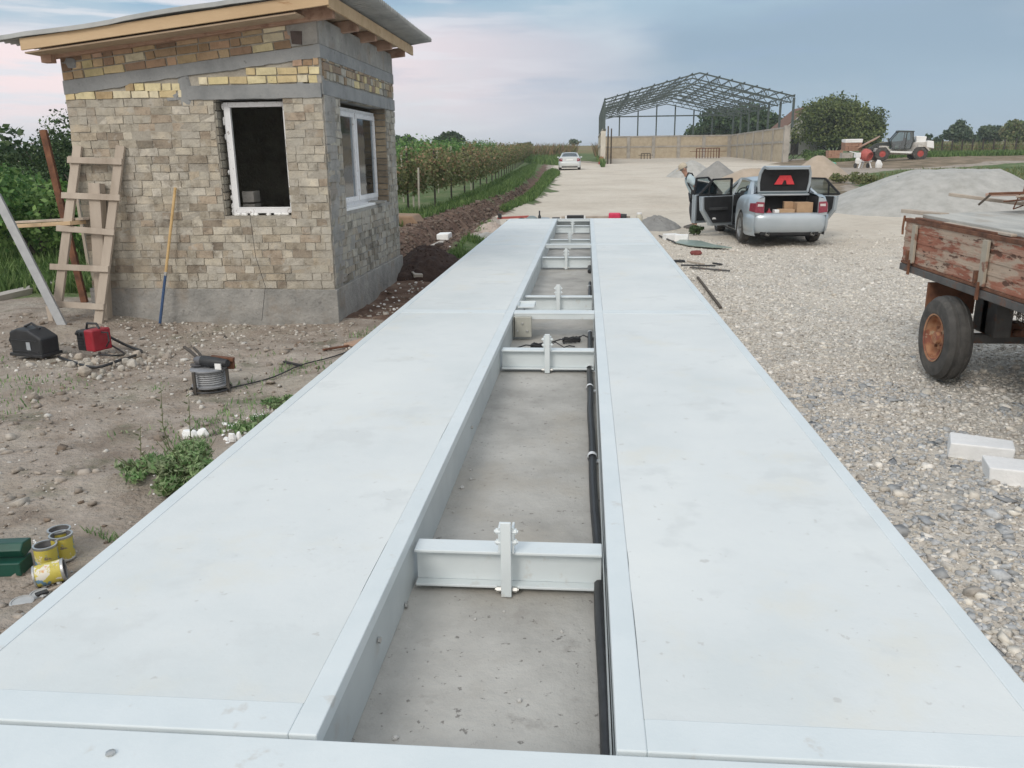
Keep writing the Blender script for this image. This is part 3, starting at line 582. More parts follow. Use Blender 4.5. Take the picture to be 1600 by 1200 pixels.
# courses above the sloping band, laid to its slope
for k in range(3):
    a = HX0+rr.uniform(0, .05)
    while a < HX1-.34:
        ln = .125 if rr.random() < .45 else .25; e = min(a+ln*rr.uniform(.95, 1.06), HX1-.3); zz = zr((a+e)/2)+.135+k*.094
        cc = rr.choice(pal_top if rr.random() < .8 else pal_yel); kk = rr.uniform(.75, 1.1); b2.col = tuple(q*kk for q in cc)
        b2.box(((a+e)/2, HY0+.05-.014+rr.uniform(-.008, .008), zz+H/2), (e-a-.016, .10, H-.014), (0, -.107+rr.uniform(-.02, .02), 0), j=.005); a = e
hb(b, 'old_brickwork', brickm, front); hb(b2, 'clean_brickwork', brickc, front)
b = MB(23)      # cement patch at the top corner, and the dark brick in it
b.prism([(-2.98, 3.10), (HX1+.0, 3.13), (HX1, 3.40), (-3.02, 3.36)], 'y', HY0-.016, HY0+.02); hb(b, 'cement_patch', cement, front)
b = MB(23); b.lohi((HX1-.13, HY0-.012, 2.715), (HX1+.014, HY0+.10, 2.80)); hb(b, 'cement_patch', cement, front, bevel=.004)
for c_, d_ in (((-5.55, HY0-.01, 2.98), (.2, .05, .11)), ((-4.24, HY0-.004, 2.68), (.2, .03, .36)), ((-4.4, HY0-.002, 2.62), (.22, .03, .12)), ((-2.9, HY0, 2.66), (.16, .04, .16))): b = MB(23); b.rock(c_, d_); hb(b, 'cement_patch', cement_d, front)
b = MB(23); b.col = (.09, .07, .065); b.box((-2.90, HY0-.01, 3.19), (.12, .05, .13), (0, .05, 0), j=.006); hb(b, 'dark_brick', brickc, front)
# --- bricks of the side
b = MB(24); z = .42; b2 = MB(25)
while z < 3.0:
    op = SZ0-.02 < z+H/2 < SZ1
    for (a0, a1) in (((HY0+.02, SY0), (SY1, HY1)) if op else ((HY0+.02, HY1),)):
        if 2.60 < z < 2.72: continue
        if z > 2.72: course(b2, rr, 'side', a0+.05, a1, z, H, [(.30, .23, .16), (.34, .27, .19), (.26, .20, .15), (.37, .31, .22), (.31, .28, .23)]+pal_gry[:2]+pal_yel[:1], .013, .014, .02)
        else: course(b, rr, 'side', a0, a1, z, H, pal_gry, .009, .012, .06, .006, .007, .14)
    z += H
hb(b, 'old_brickwork', brickm, side); hb(b2, 'clean_brickwork', brickc, side)
b = MB(26)      # the brick reveal inside the side window opening, facing the camera
z = SZ0
while z < SZ1-.03:
    cc = rr.choice([(.30, .24, .17), (.34, .28, .20), (.27, .22, .16), (.36, .30, .22), (.24, .20, .15)]); kk = rr.uniform(.8, 1.05); b.col = tuple(q*kk for q in cc)
    b.box((HX1-.115+rr.uniform(-.004, .004), SY1-.005-rr.uniform(0, .012), z+H/2), (.215, .03, H-.016), (0, 0, rr.uniform(-.03, .03)), j=.004); z += H
hb(b, 'reveal', brickc, side)
b = MB(27); z = WZ0      # left reveal of the front opening
while z < WZ1-.03:
    cc = rr.choice(pal_gry); kk = rr.uniform(.7, 1.05); b.col = tuple(q*kk for q in cc)
    b.box((WX0+.004, HY0+.125, z+H/2), (.03, .235, H-.012), (0, 0, rr.uniform(-.03, .03)), j=.004); z += H
hb(b, 'reveal', brickc, front)
# cement smears on the side: corner strip and gable strip below the rafters
b = MB(28); g = []
for i in range(26):
    z = .45+i*.085; w_ = rr.uniform(.28, .5); b.box((HX1+.002+rr.uniform(0, .004), HY0+.02+w_/2, z+.043), (.022, w_, .087), j=.006)
b.lohi((HX1, HY0+.004, 3.13), (HX1+.012, HY1-.01, 3.40)); hb(b, 'cement_render', cement, side)
# --- concrete bands and lintels
b = MB(29, ); k = 60; xs = [HX0+(HX1-.001-HX0)*i/k for i in range(k+1)]
lowe = [zr(x)+.012*(fbm([x*9], [0.], 3)[0]-.5)*2-(.0 if x > -4.9 else .015) for x in xs]; poly = [(x, z) for x, z in zip(xs, lowe)]+[(x, zr(x)+.135) for x in xs[::-1]]
b.prism(poly, 'y', HY0-.020, HY0+.05); b.lohi((HX1-.05, HY0-.018, 2.985), (HX1+.020, HY1, 3.125)); b.lohi((HX0-.01, HY0, zr(HX0)), (HX0+.03, HY1, zr(HX0)+.13)); hb(b, 'ring_beam', cement_d, hut, bevel=.004)
b = MB(30); k = 40; xs = [-4.22+(HX1+4.22)*i/k for i in range(k+1)]
b.prism([(x, 2.565+.012*(fbm([x*11], [5.], 3)[0]-.5)) for x in xs]+[(x, 2.715+.01*(fbm([x*8], [9.], 3)[0]-.5)) for x in xs[::-1]], 'y', HY0-.022, HY0+.22); hb(b, 'lintel', cement_d, front, bevel=.003)
b = MB(30); b.lohi((HX1-.22, HY0-.0, 2.60), (HX1+.022, HY1, 2.755)); hb(b, 'lintel', cement_d, side, bevel=.004)
# --- plinth
b = MB(31); b.prism([(HX0-.03, -.3), (HX1+.035, -.3), (HX1+.035, .405), (HX0-.03, .42)], 'y', HY0-.035, HY0+.1); b.lohi((HX1-.1, HY0+.1, -.3), (HX1+.035, HY1+.02, .405)); b.lohi((HX0-.03, HY0+.1, -.3), (HX0+.1, HY1, .40)); hb(b, 'plinth', cement, hut, bevel=.006)
b = MB(31)
pass
# --- roof
rf0 = HX0-.17; RS = .107
def rz_(x): return 3.40+RS*(x-HX1)      # underside of the rafters' soffit at x
rang = math.atan(RS)
sheet_x1 = -2.11; Y0r, Y1r = HY0-.42, HY1+.36
roof = MB(32)
nxs, nys = 24, 380; vs = []; fs = []
for th_ in (0, -.007):
    for i in range(nxs+1):
        x = rf0-.28+(sheet_x1-rf0+.28)*i/nxs
        for j in range(nys+1):
            y = Y0r-.03+(Y1r-Y0r+.06)*j/nys; st_ = .008*math.floor((x-rf0)/1.15)
            vs.append((x, y, rz_(x)+.175+.027*math.sin(2*math.pi*y/.10)+st_+th_+.01*math.sin(x*3+y)))
q = nys+1; n1_ = (nxs+1)*q
for i in range(nxs):
    for j in range(nys):
        a = i*q+j; fs.append((a, a+1, a+q+1, a+q)); fs.append((n1_+a, n1_+a+q, n1_+a+q+1, n1_+a+1))
for i in range(nxs):
    for j in (0, nys): a = i*q+j; fs.append((a, a+q, n1_+a+q, n1_+a))
for j in range(nys):
    for i in (0, nxs): a = i*q+j; fs.append((a, n1_+a, n1_+a+1, a+1))
roof.add(vs, fs); rfo = hb(roof, 'roof', tin, hut, smooth='all')
def sloped(b, x0, x1, y0, y1, zlo, zhi): b.prism([(x0, rz_(x0)+zlo), (x1, rz_(x1)+zlo), (x1, rz_(x1)+zhi), (x0, rz_(x0)+zhi)], 'y', y0, y1)
b = MB(33); sloped(b, rf0, -2.40, Y0r, Y0r+.03, 0.02, .14); hb(b, 'fascia', wood_y, rfo, bevel=.004)
b = MB(33); b.lohi((-2.43, Y0r+.03, rz_(-2.4)-.0), (-2.40, Y1r, rz_(-2.4)+.13)); hb(b, 'fascia', wood_y, rfo, bevel=.004)
b = MB(33)
for i in range(6): sloped(b, rf0+.02, HX1-.1, Y0r+.03+i*.078, Y0r+.03+i*.078+.074, -.012, .004)
for i in range(4):
    for yy in (Y0r+.03, Y0r+1.3, Y0r+2.6): sloped(b, HX1-.12+i*.065, HX1-.12+i*.065+.062, yy, min(yy+1.28, Y1r), .085, .098)
hb(b, 'soffit', wood_u, rfo)
for i, y in enumerate((HY0-.10, 8.72, 9.6, 10.5, 11.36)):
    b = MB(34); sloped(b, HX0-.15, -2.46, y, y+.10, -.045, .08); hb(b, 'rafter', wood_r, rfo, bevel=.004)
b = MB(34); b.box((HX0-.06, HY0-.12, rz_(HX0)-.05), (.12, .10, .10)); hb(b, 'rafter', wood_r, rfo, bevel=.004)
b = MB(35); sloped(b, HX0+.1, HX1-.1, HY0+.1, HY1-.1, .12, .135); hb(b, 'ceiling_board', wood_u, rfo)
# --- front window frame, set in the opening without its sash (film still on it)
fr = MB(36); fy0, fy1 = HY0+.10, HY0+.17; fx0, fx1 = -3.865, WX1-.005; fz0, fz1 = WZ0+.025, WZ1-.03
fr.lohi((fx0, fy0, fz0), (fx0+.055, fy1, fz1)).lohi((fx1-.045, fy0, fz0), (fx1, fy1, fz1)).lohi((fx0+.055, fy0, fz0), (fx1-.045, fy1, fz0+.055)).lohi((fx0+.055, fy0, fz1-.055), (fx1-.045, fy1, fz1))
wf = hb(fr, 'window_frame', white_f, front, bevel=.004)
b = MB(36); b.lohi((fx0+.055, fy0-.002, fz0+.055), (fx0+.075, fy1-.03, fz1-.055)).lohi((fx0+.075, fy0-.002, fz0+.055), (fx1-.045, fy1-.03, fz0+.07)); hb(b, 'bead', white_p, wf)
b = MB(37)
for i in range(34):
    t = rr.random(); b.rock((fx0-.012, fy0+.02, fz0+t*(fz1-fz0)), (.03, .05, .05)) if i % 2 else b.rock((fx1+.006, fy0+.01, fz0+t*(fz1-fz0)), (.02, .05, .04))
for i in range(14): b.rock((fx0+rr.random()*(fx1-fx0), fy0+.01, fz0-.012), (.07, .05, .03))
hb(b, 'mounting_foam', foamw, wf)['kind'] = 'stuff'
# --- side window: outer frame, two sashes
wxo = HX1-.20
def frame(b, y0, y1, z0, z1, w_, xa, xb): b.lohi((xa, y0, z0), (xb, y0+w_, z1)).lohi((xa, y1-w_, z0), (xb, y1, z1)).lohi((xa, y0+w_, z0), (xb, y1-w_, z0+w_)).lohi((xa, y0+w_, z1-w_), (xb, y1-w_, z1))
b = MB(38); frame(b, SY0+.03, SY1-.05, SZ0+.03, SZ1-.06, .055, wxo-.035, wxo+.035); ym = (SY0+SY1)/2+.02; b.lohi((wxo-.035, ym-.03, SZ0+.085), (wxo+.035, ym+.03, SZ1-.115)); sf = hb(b, 'window_frame', white_f, side, bevel=.004)
for (a0, a1) in ((SY0+.075, ym-.022), (ym+.022, SY1-.095)):
    b = MB(39); frame(b, a0, a1, SZ0+.075, SZ1-.105, .065, wxo+.008, wxo+.055); s_ = hb(b, 'sash', white_f, side, bevel=.005)
    b = MB(39); b.lohi((wxo+.024, a0+.06, SZ0+.135), (wxo+.030, a1-.06, SZ1-.165)); hb(b, 'pane', gl_win, side)
b = MB(40); b.lohi((HX1-.22, SY0+.02, SZ0-.01), (HX1-.02, SY1-.5, SZ0+.03)); hb(b, 'sill', foamw, side, bevel=.01)
# things on and in the hut
b = MB(41); b.box((0, 0, .02), (.24, .25, .035), (.0, .0, .1), j=.006); o = b.build('sill_brick', mortar_g, bevel=.005); o.location = (HX1-.02, 10.2, SZ0+.012); tag(o, 'loose flat brick lying on the sill of the side window', 'brick')
for i, z in enumerate((1.27, 1.42)):
    b = MB(42); b.box((0, 0, .07), (.14, .2, .13), j=.006); o = b.build('grey_block', slabm, bevel=.006); o.location = (-3.78, 8.3, z-.02); tag(o, ('grey block inside the front window, lower of two', 'grey block inside the front window, upper of two')[i], 'block', 'blocks inside the hut window')
fl = MB(43); fl.lohi((HX0+TH, HY0+TH, -.05), (HX1-TH, HY1-TH, .05)); hb(fl, 'floor', slabm, hut)
b = MB(44); b.tube([(-3.62, 7.81, 1.30), (-3.60, 7.78, 1.1), (-3.58, 7.77, .8), (-3.5, 7.78, .45), (-3.55, 7.7, .05)], .003, 5); o = b.build('electric_cable', rubber, smooth=True); tag(o, 'thin dark electric cable hanging out of the front window', 'cable')

# ================================================================ LADDER and things round the hut
def lp(x, y):      # a point of the picture on the ladder's leaning plane (foot at Y 7.42, top against the wall)
    d = ray(x, y); n_ = Vector((0, 2.05, -.40)).normalized(); p0 = Vector((0, 7.40, 0)); return CAM+d*((p0-CAM).dot(n_)/d.dot(n_))
lad = thing('wooden_ladder', 'rough homemade wooden ladder leaning against the brick hut', 'ladder', (-5.7, 7.42, 0)); LO = Vector(lad.location)
for a, b_ in (((122, 228), (90, 480)), ((189, 228), (153, 513))):
    p, q = lp(*a), lp(*b_); b = MB(50); b.bar(p-LO, q-LO, .105, .04, (0, -1, .2)); b.build('rail', wood, lad, bevel=.004)
for a, b_ in (((109, 251), (194, 254)), ((100, 306), (191, 310)), ((92, 357), (182, 364)), ((82, 417), (173, 421)), ((90, 475), (166, 480))):
    p, q = lp(*a), lp(*b_); b = MB(51); off = Vector((0, -.04, .008)); b.bar(p-LO+off, q-LO+off, .07, .03, (0, -1, .2)); b.build('rung', wood, lad, bevel=.003)
def plank(name, label, cat, a, b_, w_, h_, m, up=(0, 0, 1), group=None, bev=.004):
    a, b_ = Vector(a), Vector(b_); q = MB(hash(label) % 97); q.bar((0, 0, 0), b_-a, w_, h_, up); o = q.build(name, m, bevel=bev); o.location = a; return tag(o, label, cat, group)
plank('timber_post', 'thick weathered timber post propped behind the wooden ladder', 'post', (-5.47, 7.62, .02), (-5.40, 7.74, 1.66), .14, .12, wood, (0, 1, 0))
plank('timber_board', 'long board lying level behind the ladder, running left past the hut', 'board', (-6.9, 8.3, 1.13), (-5.62, 7.62, 1.22), .2, .045, wood_y)
plank('timber_board', 'second board lying on top of the level board behind the ladder', 'board', (-6.95, 8.42, 1.17), (-5.5, 7.66, 1.265), .16, .03, wood)
plank('iron_post', 'rusty iron post leaning at the left corner of the hut', 'post', (-6.62, 9.1, -.1), (-6.98, 9.3, 2.32), .09, .05, rust, (0, 1, 0))
plank('straightedge', 'long grey aluminium straightedge leaning in at the left edge', 'straightedge', atY(104, 521, 7.18), atY(-6, 305, 7.6), .10, .04, mat('dull_aluminium', [(.27, .28, .29), (.36, .37, .38)], 8, .5, .2), (0, -1, .3))
plank('batten', 'short pale batten standing at the foot of the straightedge', 'batten', atY(84, 513, 7.3), atY(76, 478, 7.4), .06, .04, wood, (0, -1, 0))
br = thing('long_handled_tool', 'long handled tool leaning on the hut, yellow shaft above blue', 'tool', (-4.78, 7.62, 0))
p0 = Vector((0, 0, .02)); p1 = atY(274, 293, 7.79)-Vector(br.location); mid_ = p0.lerp(p1, .37)
b = MB(52); b.tube([p0, mid_], .017, 8); b.build('lower_shaft', mat('blue_paint', [(.03, .07, .16), (.05, .10, .22)], 9, .5), br, smooth=True)
b = MB(52); b.tube([mid_, p1], .0165, 8); b.build('upper_shaft', mat('yellow_shaft', [(.50, .33, .14), (.62, .44, .22)], 9, .6), br, smooth=True)
b = MB(53); b.tube([mid_.lerp(p0, .02), mid_.lerp(p1, .03)], .02, 8); b.build('ferrule', bolt_m, br, smooth=True)
# black case with strap
cs = thing('welding_machine', 'black welding machine case with a carrying strap, at the left', 'machine', (*atG(58, 558).xy, 0.03), rz=-.25)
b = MB(54); b.prism([(-.20, 0), (.20, 0), (.21, .19), (.05, .27), (-.10, .28), (-.2, .24)], 'y', -.11, .11); b.build('case', blackm, cs, bevel=.02, seg=3)
b = MB(54); b.lohi((-.215, -.125, .0), (.215, .125, .03)); b.lohi((-.17, -.119, .16), (.17, -.111, .17)); b.lohi((-.17, -.119, .05), (.17, -.111, .06)); b.build('trim', rubber, cs, bevel=.006)
b = MB(54); b.lohi((.02, -.118, .07), (.07, -.112, .15)); b.build('label_plate', mat('grey_label', [(.3, .33, .36), (.36, .39, .42)], 9, .5), cs)
b = MB(54); b.tube([(-.18, 0, .24), (-.28, 0, .22), (-.33, 0, .13), (-.30, 0, .05), (-.2, 0, .03)], .012, 7); b.tube([(-.1, 0, .28), (0, 0, .32), (.1, 0, .27)], .012, 7); b.build('strap', rubber, cs, smooth=True)
wm = thing('welding_inverter', 'red welding inverter with a dark front standing on the rubble', 'machine', (*atG(150, 553).xy, .05), rz=-.35); wm.scale = (.85, .85, .85)
b = MB(55); b.lohi((.0, -.13, 0), (.15, .13, .26)); b.build('housing', redm, wm, bevel=.02, seg=3)
b = MB(55); b.lohi((-.14, -.125, 0), (.0, .125, .245)); b.build('front_panel', blackm, wm, bevel=.015)
b = MB(55)
for k in range(5): b.lohi((-.12, -.131, .05+k*.035), (-.02, -.124, .065+k*.035))
for x, z in ((-.11, .21), (-.05, .21)): b.lathe([(0, -.15), (.018, -.148), (.018, -.12)], (x, 0, z), 'y', n=10)
b.build('grille', rubber, wm)
b = MB(55); b.tube([(-.1, 0, .25), (-.08, 0, .31), (.08, 0, .32), (.12, 0, .26)], .014, 7); b.tube([(.15, 0, .22), (.23, .02, .22), (.26, 0, .12), (.2, 0, .05)], .01, 6); b.build('handle', rubber, wm, smooth=True)
def cable(name, label, pts, r_=.012, m=rubber):
    b = MB(56); o0 = Vector(pts[0]); P_ = []
    for i in range(len(pts)-1):
        a, c_ = Vector(pts[i]), Vector(pts[i+1]); pm = Vector(pts[i-1]) if i else a; pn = Vector(pts[i+2]) if i+2 < len(pts) else c_
        for t in (0, .25, .5, .75): P_.append(.5*((2*a)+(-pm+c_)*t+(2*pm-5*a+4*c_-pn)*t*t+(-pm+3*a-3*c_+pn)*t**3)-o0)
    P_.append(Vector(pts[-1])-o0); b.tube(P_, r_, 6); o = b.build(name, m, smooth='all'); o.location = o0; return tag(o, label, 'cable')
def gp(x, y, dz=.0): p = atG(x, y); return (p.x, p.y, gz(p.x, p.y)+dz)
cable('welding_cable', 'thick dark welding cable looping from the red inverter over the rubble', [gp(170, 545, .16), gp(200, 542, .03), gp(222, 550, .03), gp(205, 562, .06), gp(190, 572, .05), gp(150, 582, .04), gp(110, 568, .04), gp(92, 562, .03)], .014)
cable('welding_cable', 'second welding cable trailing right of the inverter', [gp(172, 550, .1), gp(195, 556, .05), gp(178, 566, .07), gp(158, 562, .06)], .010)
cable('extension_lead', 'thin dark lead running over the dirt from the cable drum to the deck', [gp(340, 610, .02), gp(390, 602, .02), gp(430, 592, .02), gp(470, 574, .02), gp(520, 560, .02), gp(560, 545, .02)], .007)
dark_leg = mat('dark_iron', [(.05, .045, .04), (.10, .09, .08)], 9, .8)
# cable drum with an angle grinder and clamps on it
dr = thing('cable_drum', 'grey wire drum on short iron legs standing on the dirt', 'cable drum', (*atG(330, 608).xy, 0))
dz0 = gz(dr.location.x, dr.location.y); dr.location.z = dz0
b = MB(57); b.lathe([(.0, .035), (.15, .035), (.155, .05), (.13, .052), (.12, .06), (.12, .17), (.13, .178), (.155, .18), (.155, .192), (0, .192)], n=28); b.build('spool', mat('drum_grey', [(.22, .23, .25), (.33, .34, .36)], 9, .6), dr, smooth=True)
b = MB(57)
for k in range(6): b.lathe([(.126, .066+k*.018), (.134, .073+k*.018), (.126, .080+k*.018)], n=28)
b.build('wound_wire', mat('wire_grey', [(.30, .31, .32), (.42, .43, .45)], 30, .5), dr, smooth=True)
b = MB(58); b.tube([(.17*math.cos(t), .17*math.sin(t), .012) for t in np.linspace(0, 6.283, 25)], .008, 6); b.build('base_ring', rubber, dr, smooth=True)
for a in (-1.95, -.15, 1.4, 2.9):
    b = MB(58); b.bar((.17*math.cos(a), .17*math.sin(a), -.01), (.17*math.cos(a), .17*math.sin(a), .19), .022, .022); b.build('leg', dark_leg, dr)
gr = thing('angle_grinder', 'dark angle grinder lying on top of the wire drum', 'grinder', (dr.location.x, dr.location.y, dz0+.195), rz=-.25)
b = MB(59); b.tube([(-.06, 0, .055), (.02, 0, .05), (.12, 0, .05), (.2, 0, .05)], [.045, .05, .04, .032], 12); b.build('motor_body', blackm, gr, smooth=True)
b = MB(59); b.tube([(-.06, 0, .05), (-.11, 0, .055), (-.14, 0, .06)], [.045, .04, .02], 10); b.lathe([(0, .0), (.065, .004), (.065, .01), (0, .014)], (-.11, 0, .012), n=20); b.build('head', mat('grey_cast', [(.12, .12, .13), (.2, .2, .21)], 9, .4, .4), gr, smooth=True)
b = MB(59); b.tube([(-.1, 0, .07), (-.2, .03, .12), (-.28, .05, .15)], .014, 8); b.tube([(-.08, .04, .06), (-.17, .09, .10), (-.24, .12, .13)], .012, 8); b.build('side_handle', dark_leg, gr, smooth=True)
b = MB(59); b.lohi((.1, -.045, .0), (.16, -.035, .05)); b.build('sticker', foamw, gr)
bx = MB(60); bx.box((0, 0, .02), (.20, .05, .03), (.0, .1, 0)); bx.box((.06, .02, -.03), (.06, .04, .09)); o = bx.build('steel_bracket', rust, bevel=.003); o.location = (dr.location.x+.12, dr.location.y+.02, dz0+.25); tag(o, 'reddish steel bracket resting across the wire drum', 'bracket')
plank('steel_rod', 'dark steel rod lying on the dirt beside the deck edge', 'rod', gp(444, 570, .02), gp(472, 575, .02), .03, .02, rubber)
plank('steel_rod', 'thin rusty rod lying near the hut corner', 'rod', gp(505, 552, .02), gp(545, 545, .02), .03, .02, rust)
# rubble heap in front of the ladder: each larger lump a thing
rr = random.Random(8)
lumps = [(100, 560), (118, 568), (128, 574), (112, 575), (140, 578), (150, 570), (168, 566), (182, 557), (196, 571), (206, 562), (214, 556), (226, 556), (240, 558), (236, 566), (222, 572), (208, 575), (190, 580), (176, 576), (160, 584), (148, 590), (132, 586), (124, 560), (254, 556), (262, 562), (136, 566), (172, 587), (200, 586), (232, 578), (265, 552), (218, 565)]
for i, (x, y) in enumerate(lumps):
    p = atG(x, y); b = MB(100+i); s = rr.uniform(.07, .16); b.col = rr.choice([(.38, .35, .30), (.46, .43, .38), (.33, .29, .25), (.42, .37, .31)]); b.rock((0, 0, s*.22), (s, s*.8, s*.6), rr.random()*3)
    o = b.build('rubble_lump', rubble_m, bevel=.006, seg=1); o.location = (p.x, p.y, gz(p.x, p.y)); o.rotation_euler = (0, 0, rr.random()*6); tag(o, 'pale lump of broken masonry in the rubble around the machines', 'rubble', 'rubble lumps in front of the ladder')
b = MB(62)
for i in range(560):
    x = rr.gauss(175, 55); y = rr.gauss(568, 13)
    if i > 260: x = rr.uniform(190, 330); y = rr.uniform(530, 580)
    if i > 340: x = rr.uniform(190, 560); y = 507+rr.random()**2*26
    p = atG(x, y); s = rr.uniform(.012, .05); b.col = rr.choice([(.42, .39, .34), (.55, .53, .49), (.30, .26, .22)]); b.rock((p.x, p.y, gz(p.x, p.y)+s*.2), (s, s*.8, s*.55), rr.random()*3)
tag(b.build('small_rubble', rubble_m), 'small broken stones around the rubble lumps', 'rubble', None, 'stuff')
b = MB(63)      # white foam and plaster crumbs
for (cx_, cy_, sx_, sy_, k, s0, s1) in ((600, 475, 28, 8, 26, .015, .06), (375, 672, 22, 16, 40, .012, .05), (645, 445, 18, 12, 14, .02, .07), (260, 760, 16, 12, 16, .01, .03), (60, 545, 200, 60, 40, .008, .02), (410, 640, 20, 14, 20, .01, .03), (60, 820, 60, 40, 18, .008, .018), (690, 390, 12, 8, 8, .02, .05)):
    for i in range(k):
        p = atG(rr.gauss(cx_, sx_), rr.gauss(cy_, sy_)); s = rr.uniform(s0, s1)
        if p.x > -1.6 or (p.x < -2.6 and p.y > 7.7): continue
        b.rock((p.x, p.y, gz(p.x, p.y)+s*.2), (s, s*.8, s*.4), rr.random()*3)
tag(b.build('foam_crumbs', foamw), 'white foam and plaster crumbs scattered on the dirt by the deck', 'crumbs', None, 'stuff')
for (x, y, w_, h_, lab) in ((298, 683, .17, .10, 'crumpled white rag lying on the dirt near the green weeds'), (364, 693, .08, .1, 'white torn foam piece by the deck edge, beyond the weeds')):
    p = atG(x, y); b = MB(64); b.rock((0, 0, .03), (w_, w_*.55, .06)); b.rock((w_*.5, .02, .03), (w_*.6, w_*.5, .07)); o = b.build('white_scrap', foamw, bevel=.006); o.location = (p.x, p.y, gz(p.x, p.y)); tag(o, lab, 'scrap')
# paint cans
lab_y = mat('yellow_can_label', [(.52, .44, .07), (.60, .52, .12)], 2, .45, spots=[(14, .54, .58, (.72, .70, .66), .9), (18, .57, .60, (.10, .25, .42), .9), (25, .62, .66, (.12, .10, .16), .8), (11, .62, .66, (.62, .22, .08), .7)])
tin_m = mat('tin', [(.42, .43, .43), (.55, .56, .56)], 10, .35, .7); inner_m = mat('can_inside', [(.16, .16, .17), (.26, .26, .27)], 9, .5, .3)
def can(label, x, y, tip=None):
    p = atG(x, y); z = gz(p.x, p.y); c_ = thing('paint_can', label, 'paint can', (p.x, p.y, z), group='yellow paint cans beside the deck', rot=tip or (0, 0, 0))
    b = MB(65); b.lathe([(.050, .006), (.052, .012), (.052, .118)], n=28, caps=False); b.build('label_wrap', lab_y, c_, smooth=True)
    b = MB(65); b.lathe([(0, 0), (.054, 0), (.054, .008), (.051, .010)], n=28); b.lathe([(.052, .117), (.055, .121), (.055, .130), (.046, .130), (.046, .124)], n=28, caps=False); b.build('rim', tin_m, c_, smooth=True)
    b = MB(65); b.lathe([(.049, .125), (.0495, .04), (0, .04)], n=28, caps=False); b.build('inside', inner_m, c_, smooth=True)
    if tip: c_.location.z += .054
    return c_
can('yellow paint can furthest from the camera, standing open beside the deck', 98, 862)
can('open yellow paint can standing behind the tipped can, left of two in front', 76, 886)
can('open yellow paint can half hidden between two other cans', 92, 872).location.x += .03
can('yellow paint can lying on its side with its mouth towards the deck', 56, 912, (rad(84), .05, rad(118)))
for (x, y, s, lab) in ((34, 940, .05, 'round paint can lid lying flat nearest the camera'), (62, 925, .045, 'paint smeared lid behind the nearest lid')):
    p = atG(x, y); b = MB(66); b.lathe([(0, 0), (s, 0), (s, .006), (s*.86, .008), (s*.84, .004), (0, .004)], n=24); o = b.build('can_lid', mat('lid', [(.40, .41, .41), (.52, .53, .53)], 12, .5, .2), smooth=True); o.location = (p.x, p.y, gz(p.x, p.y)+.004); o.rotation_euler = (.1, .05, 0); tag(o, lab, 'lid')
p = atG(75, 925); bt = thing('paint_brush', 'thin paint brush lying across the lids beside the cans', 'brush', (p.x, p.y, gz(p.x, p.y)+.02), rz=.9)
b = MB(67); b.tube([(0, 0, 0), (.15, 0, .01)], [.006, .008], 8); b.build('handle', wood, bt, smooth=True); b = MB(67); b.lohi((-.05, -.015, -.005), (0, .015, .005)); b.build('bristles', rubber, bt)
b = MB(68)
for i in range(26):
    p = atG(rr.uniform(60, 125), rr.uniform(880, 935)); s = rr.uniform(.01, .035)
    if p.x < -1.63: b.rock((p.x, p.y, gz(p.x, p.y)+s*.2), (s, s, s*.4), rr.random()*3)
tag(b.build('paint_chips', mat('grey_chips', [(.3, .31, .31), (.55, .56, .56)], 9, .8)), 'grey paint chips and scraps around the lids', 'scraps', None, 'stuff')
p = atG(18, 892); gb = thing('green_toolbox', 'dark green metal toolbox with its lid half open, cut by the left edge', 'toolbox', (p.x-.03, p.y+.02, gz(p.x, p.y)), rz=.15)
gm = mat('green_paint', [(.008, .055, .04), (.014, .085, .06)], 9, .4)
b = MB(69); b.lohi((-.17, -.06, 0), (.09, .06, .07)); b.build('tray', gm, gb, bevel=.006); b = MB(69); b.prism([(-.005, .075), (.07, .085), (.08, .14), (.0, .15), (-.03, .12)], 'x', -.17, .09); b.build('lid', gm, gb, bevel=.006)
b = MB(69); b.lohi((-.12, -.066, .05), (-.06, -.06, .06)); b.build('latch', tin_m, gb)
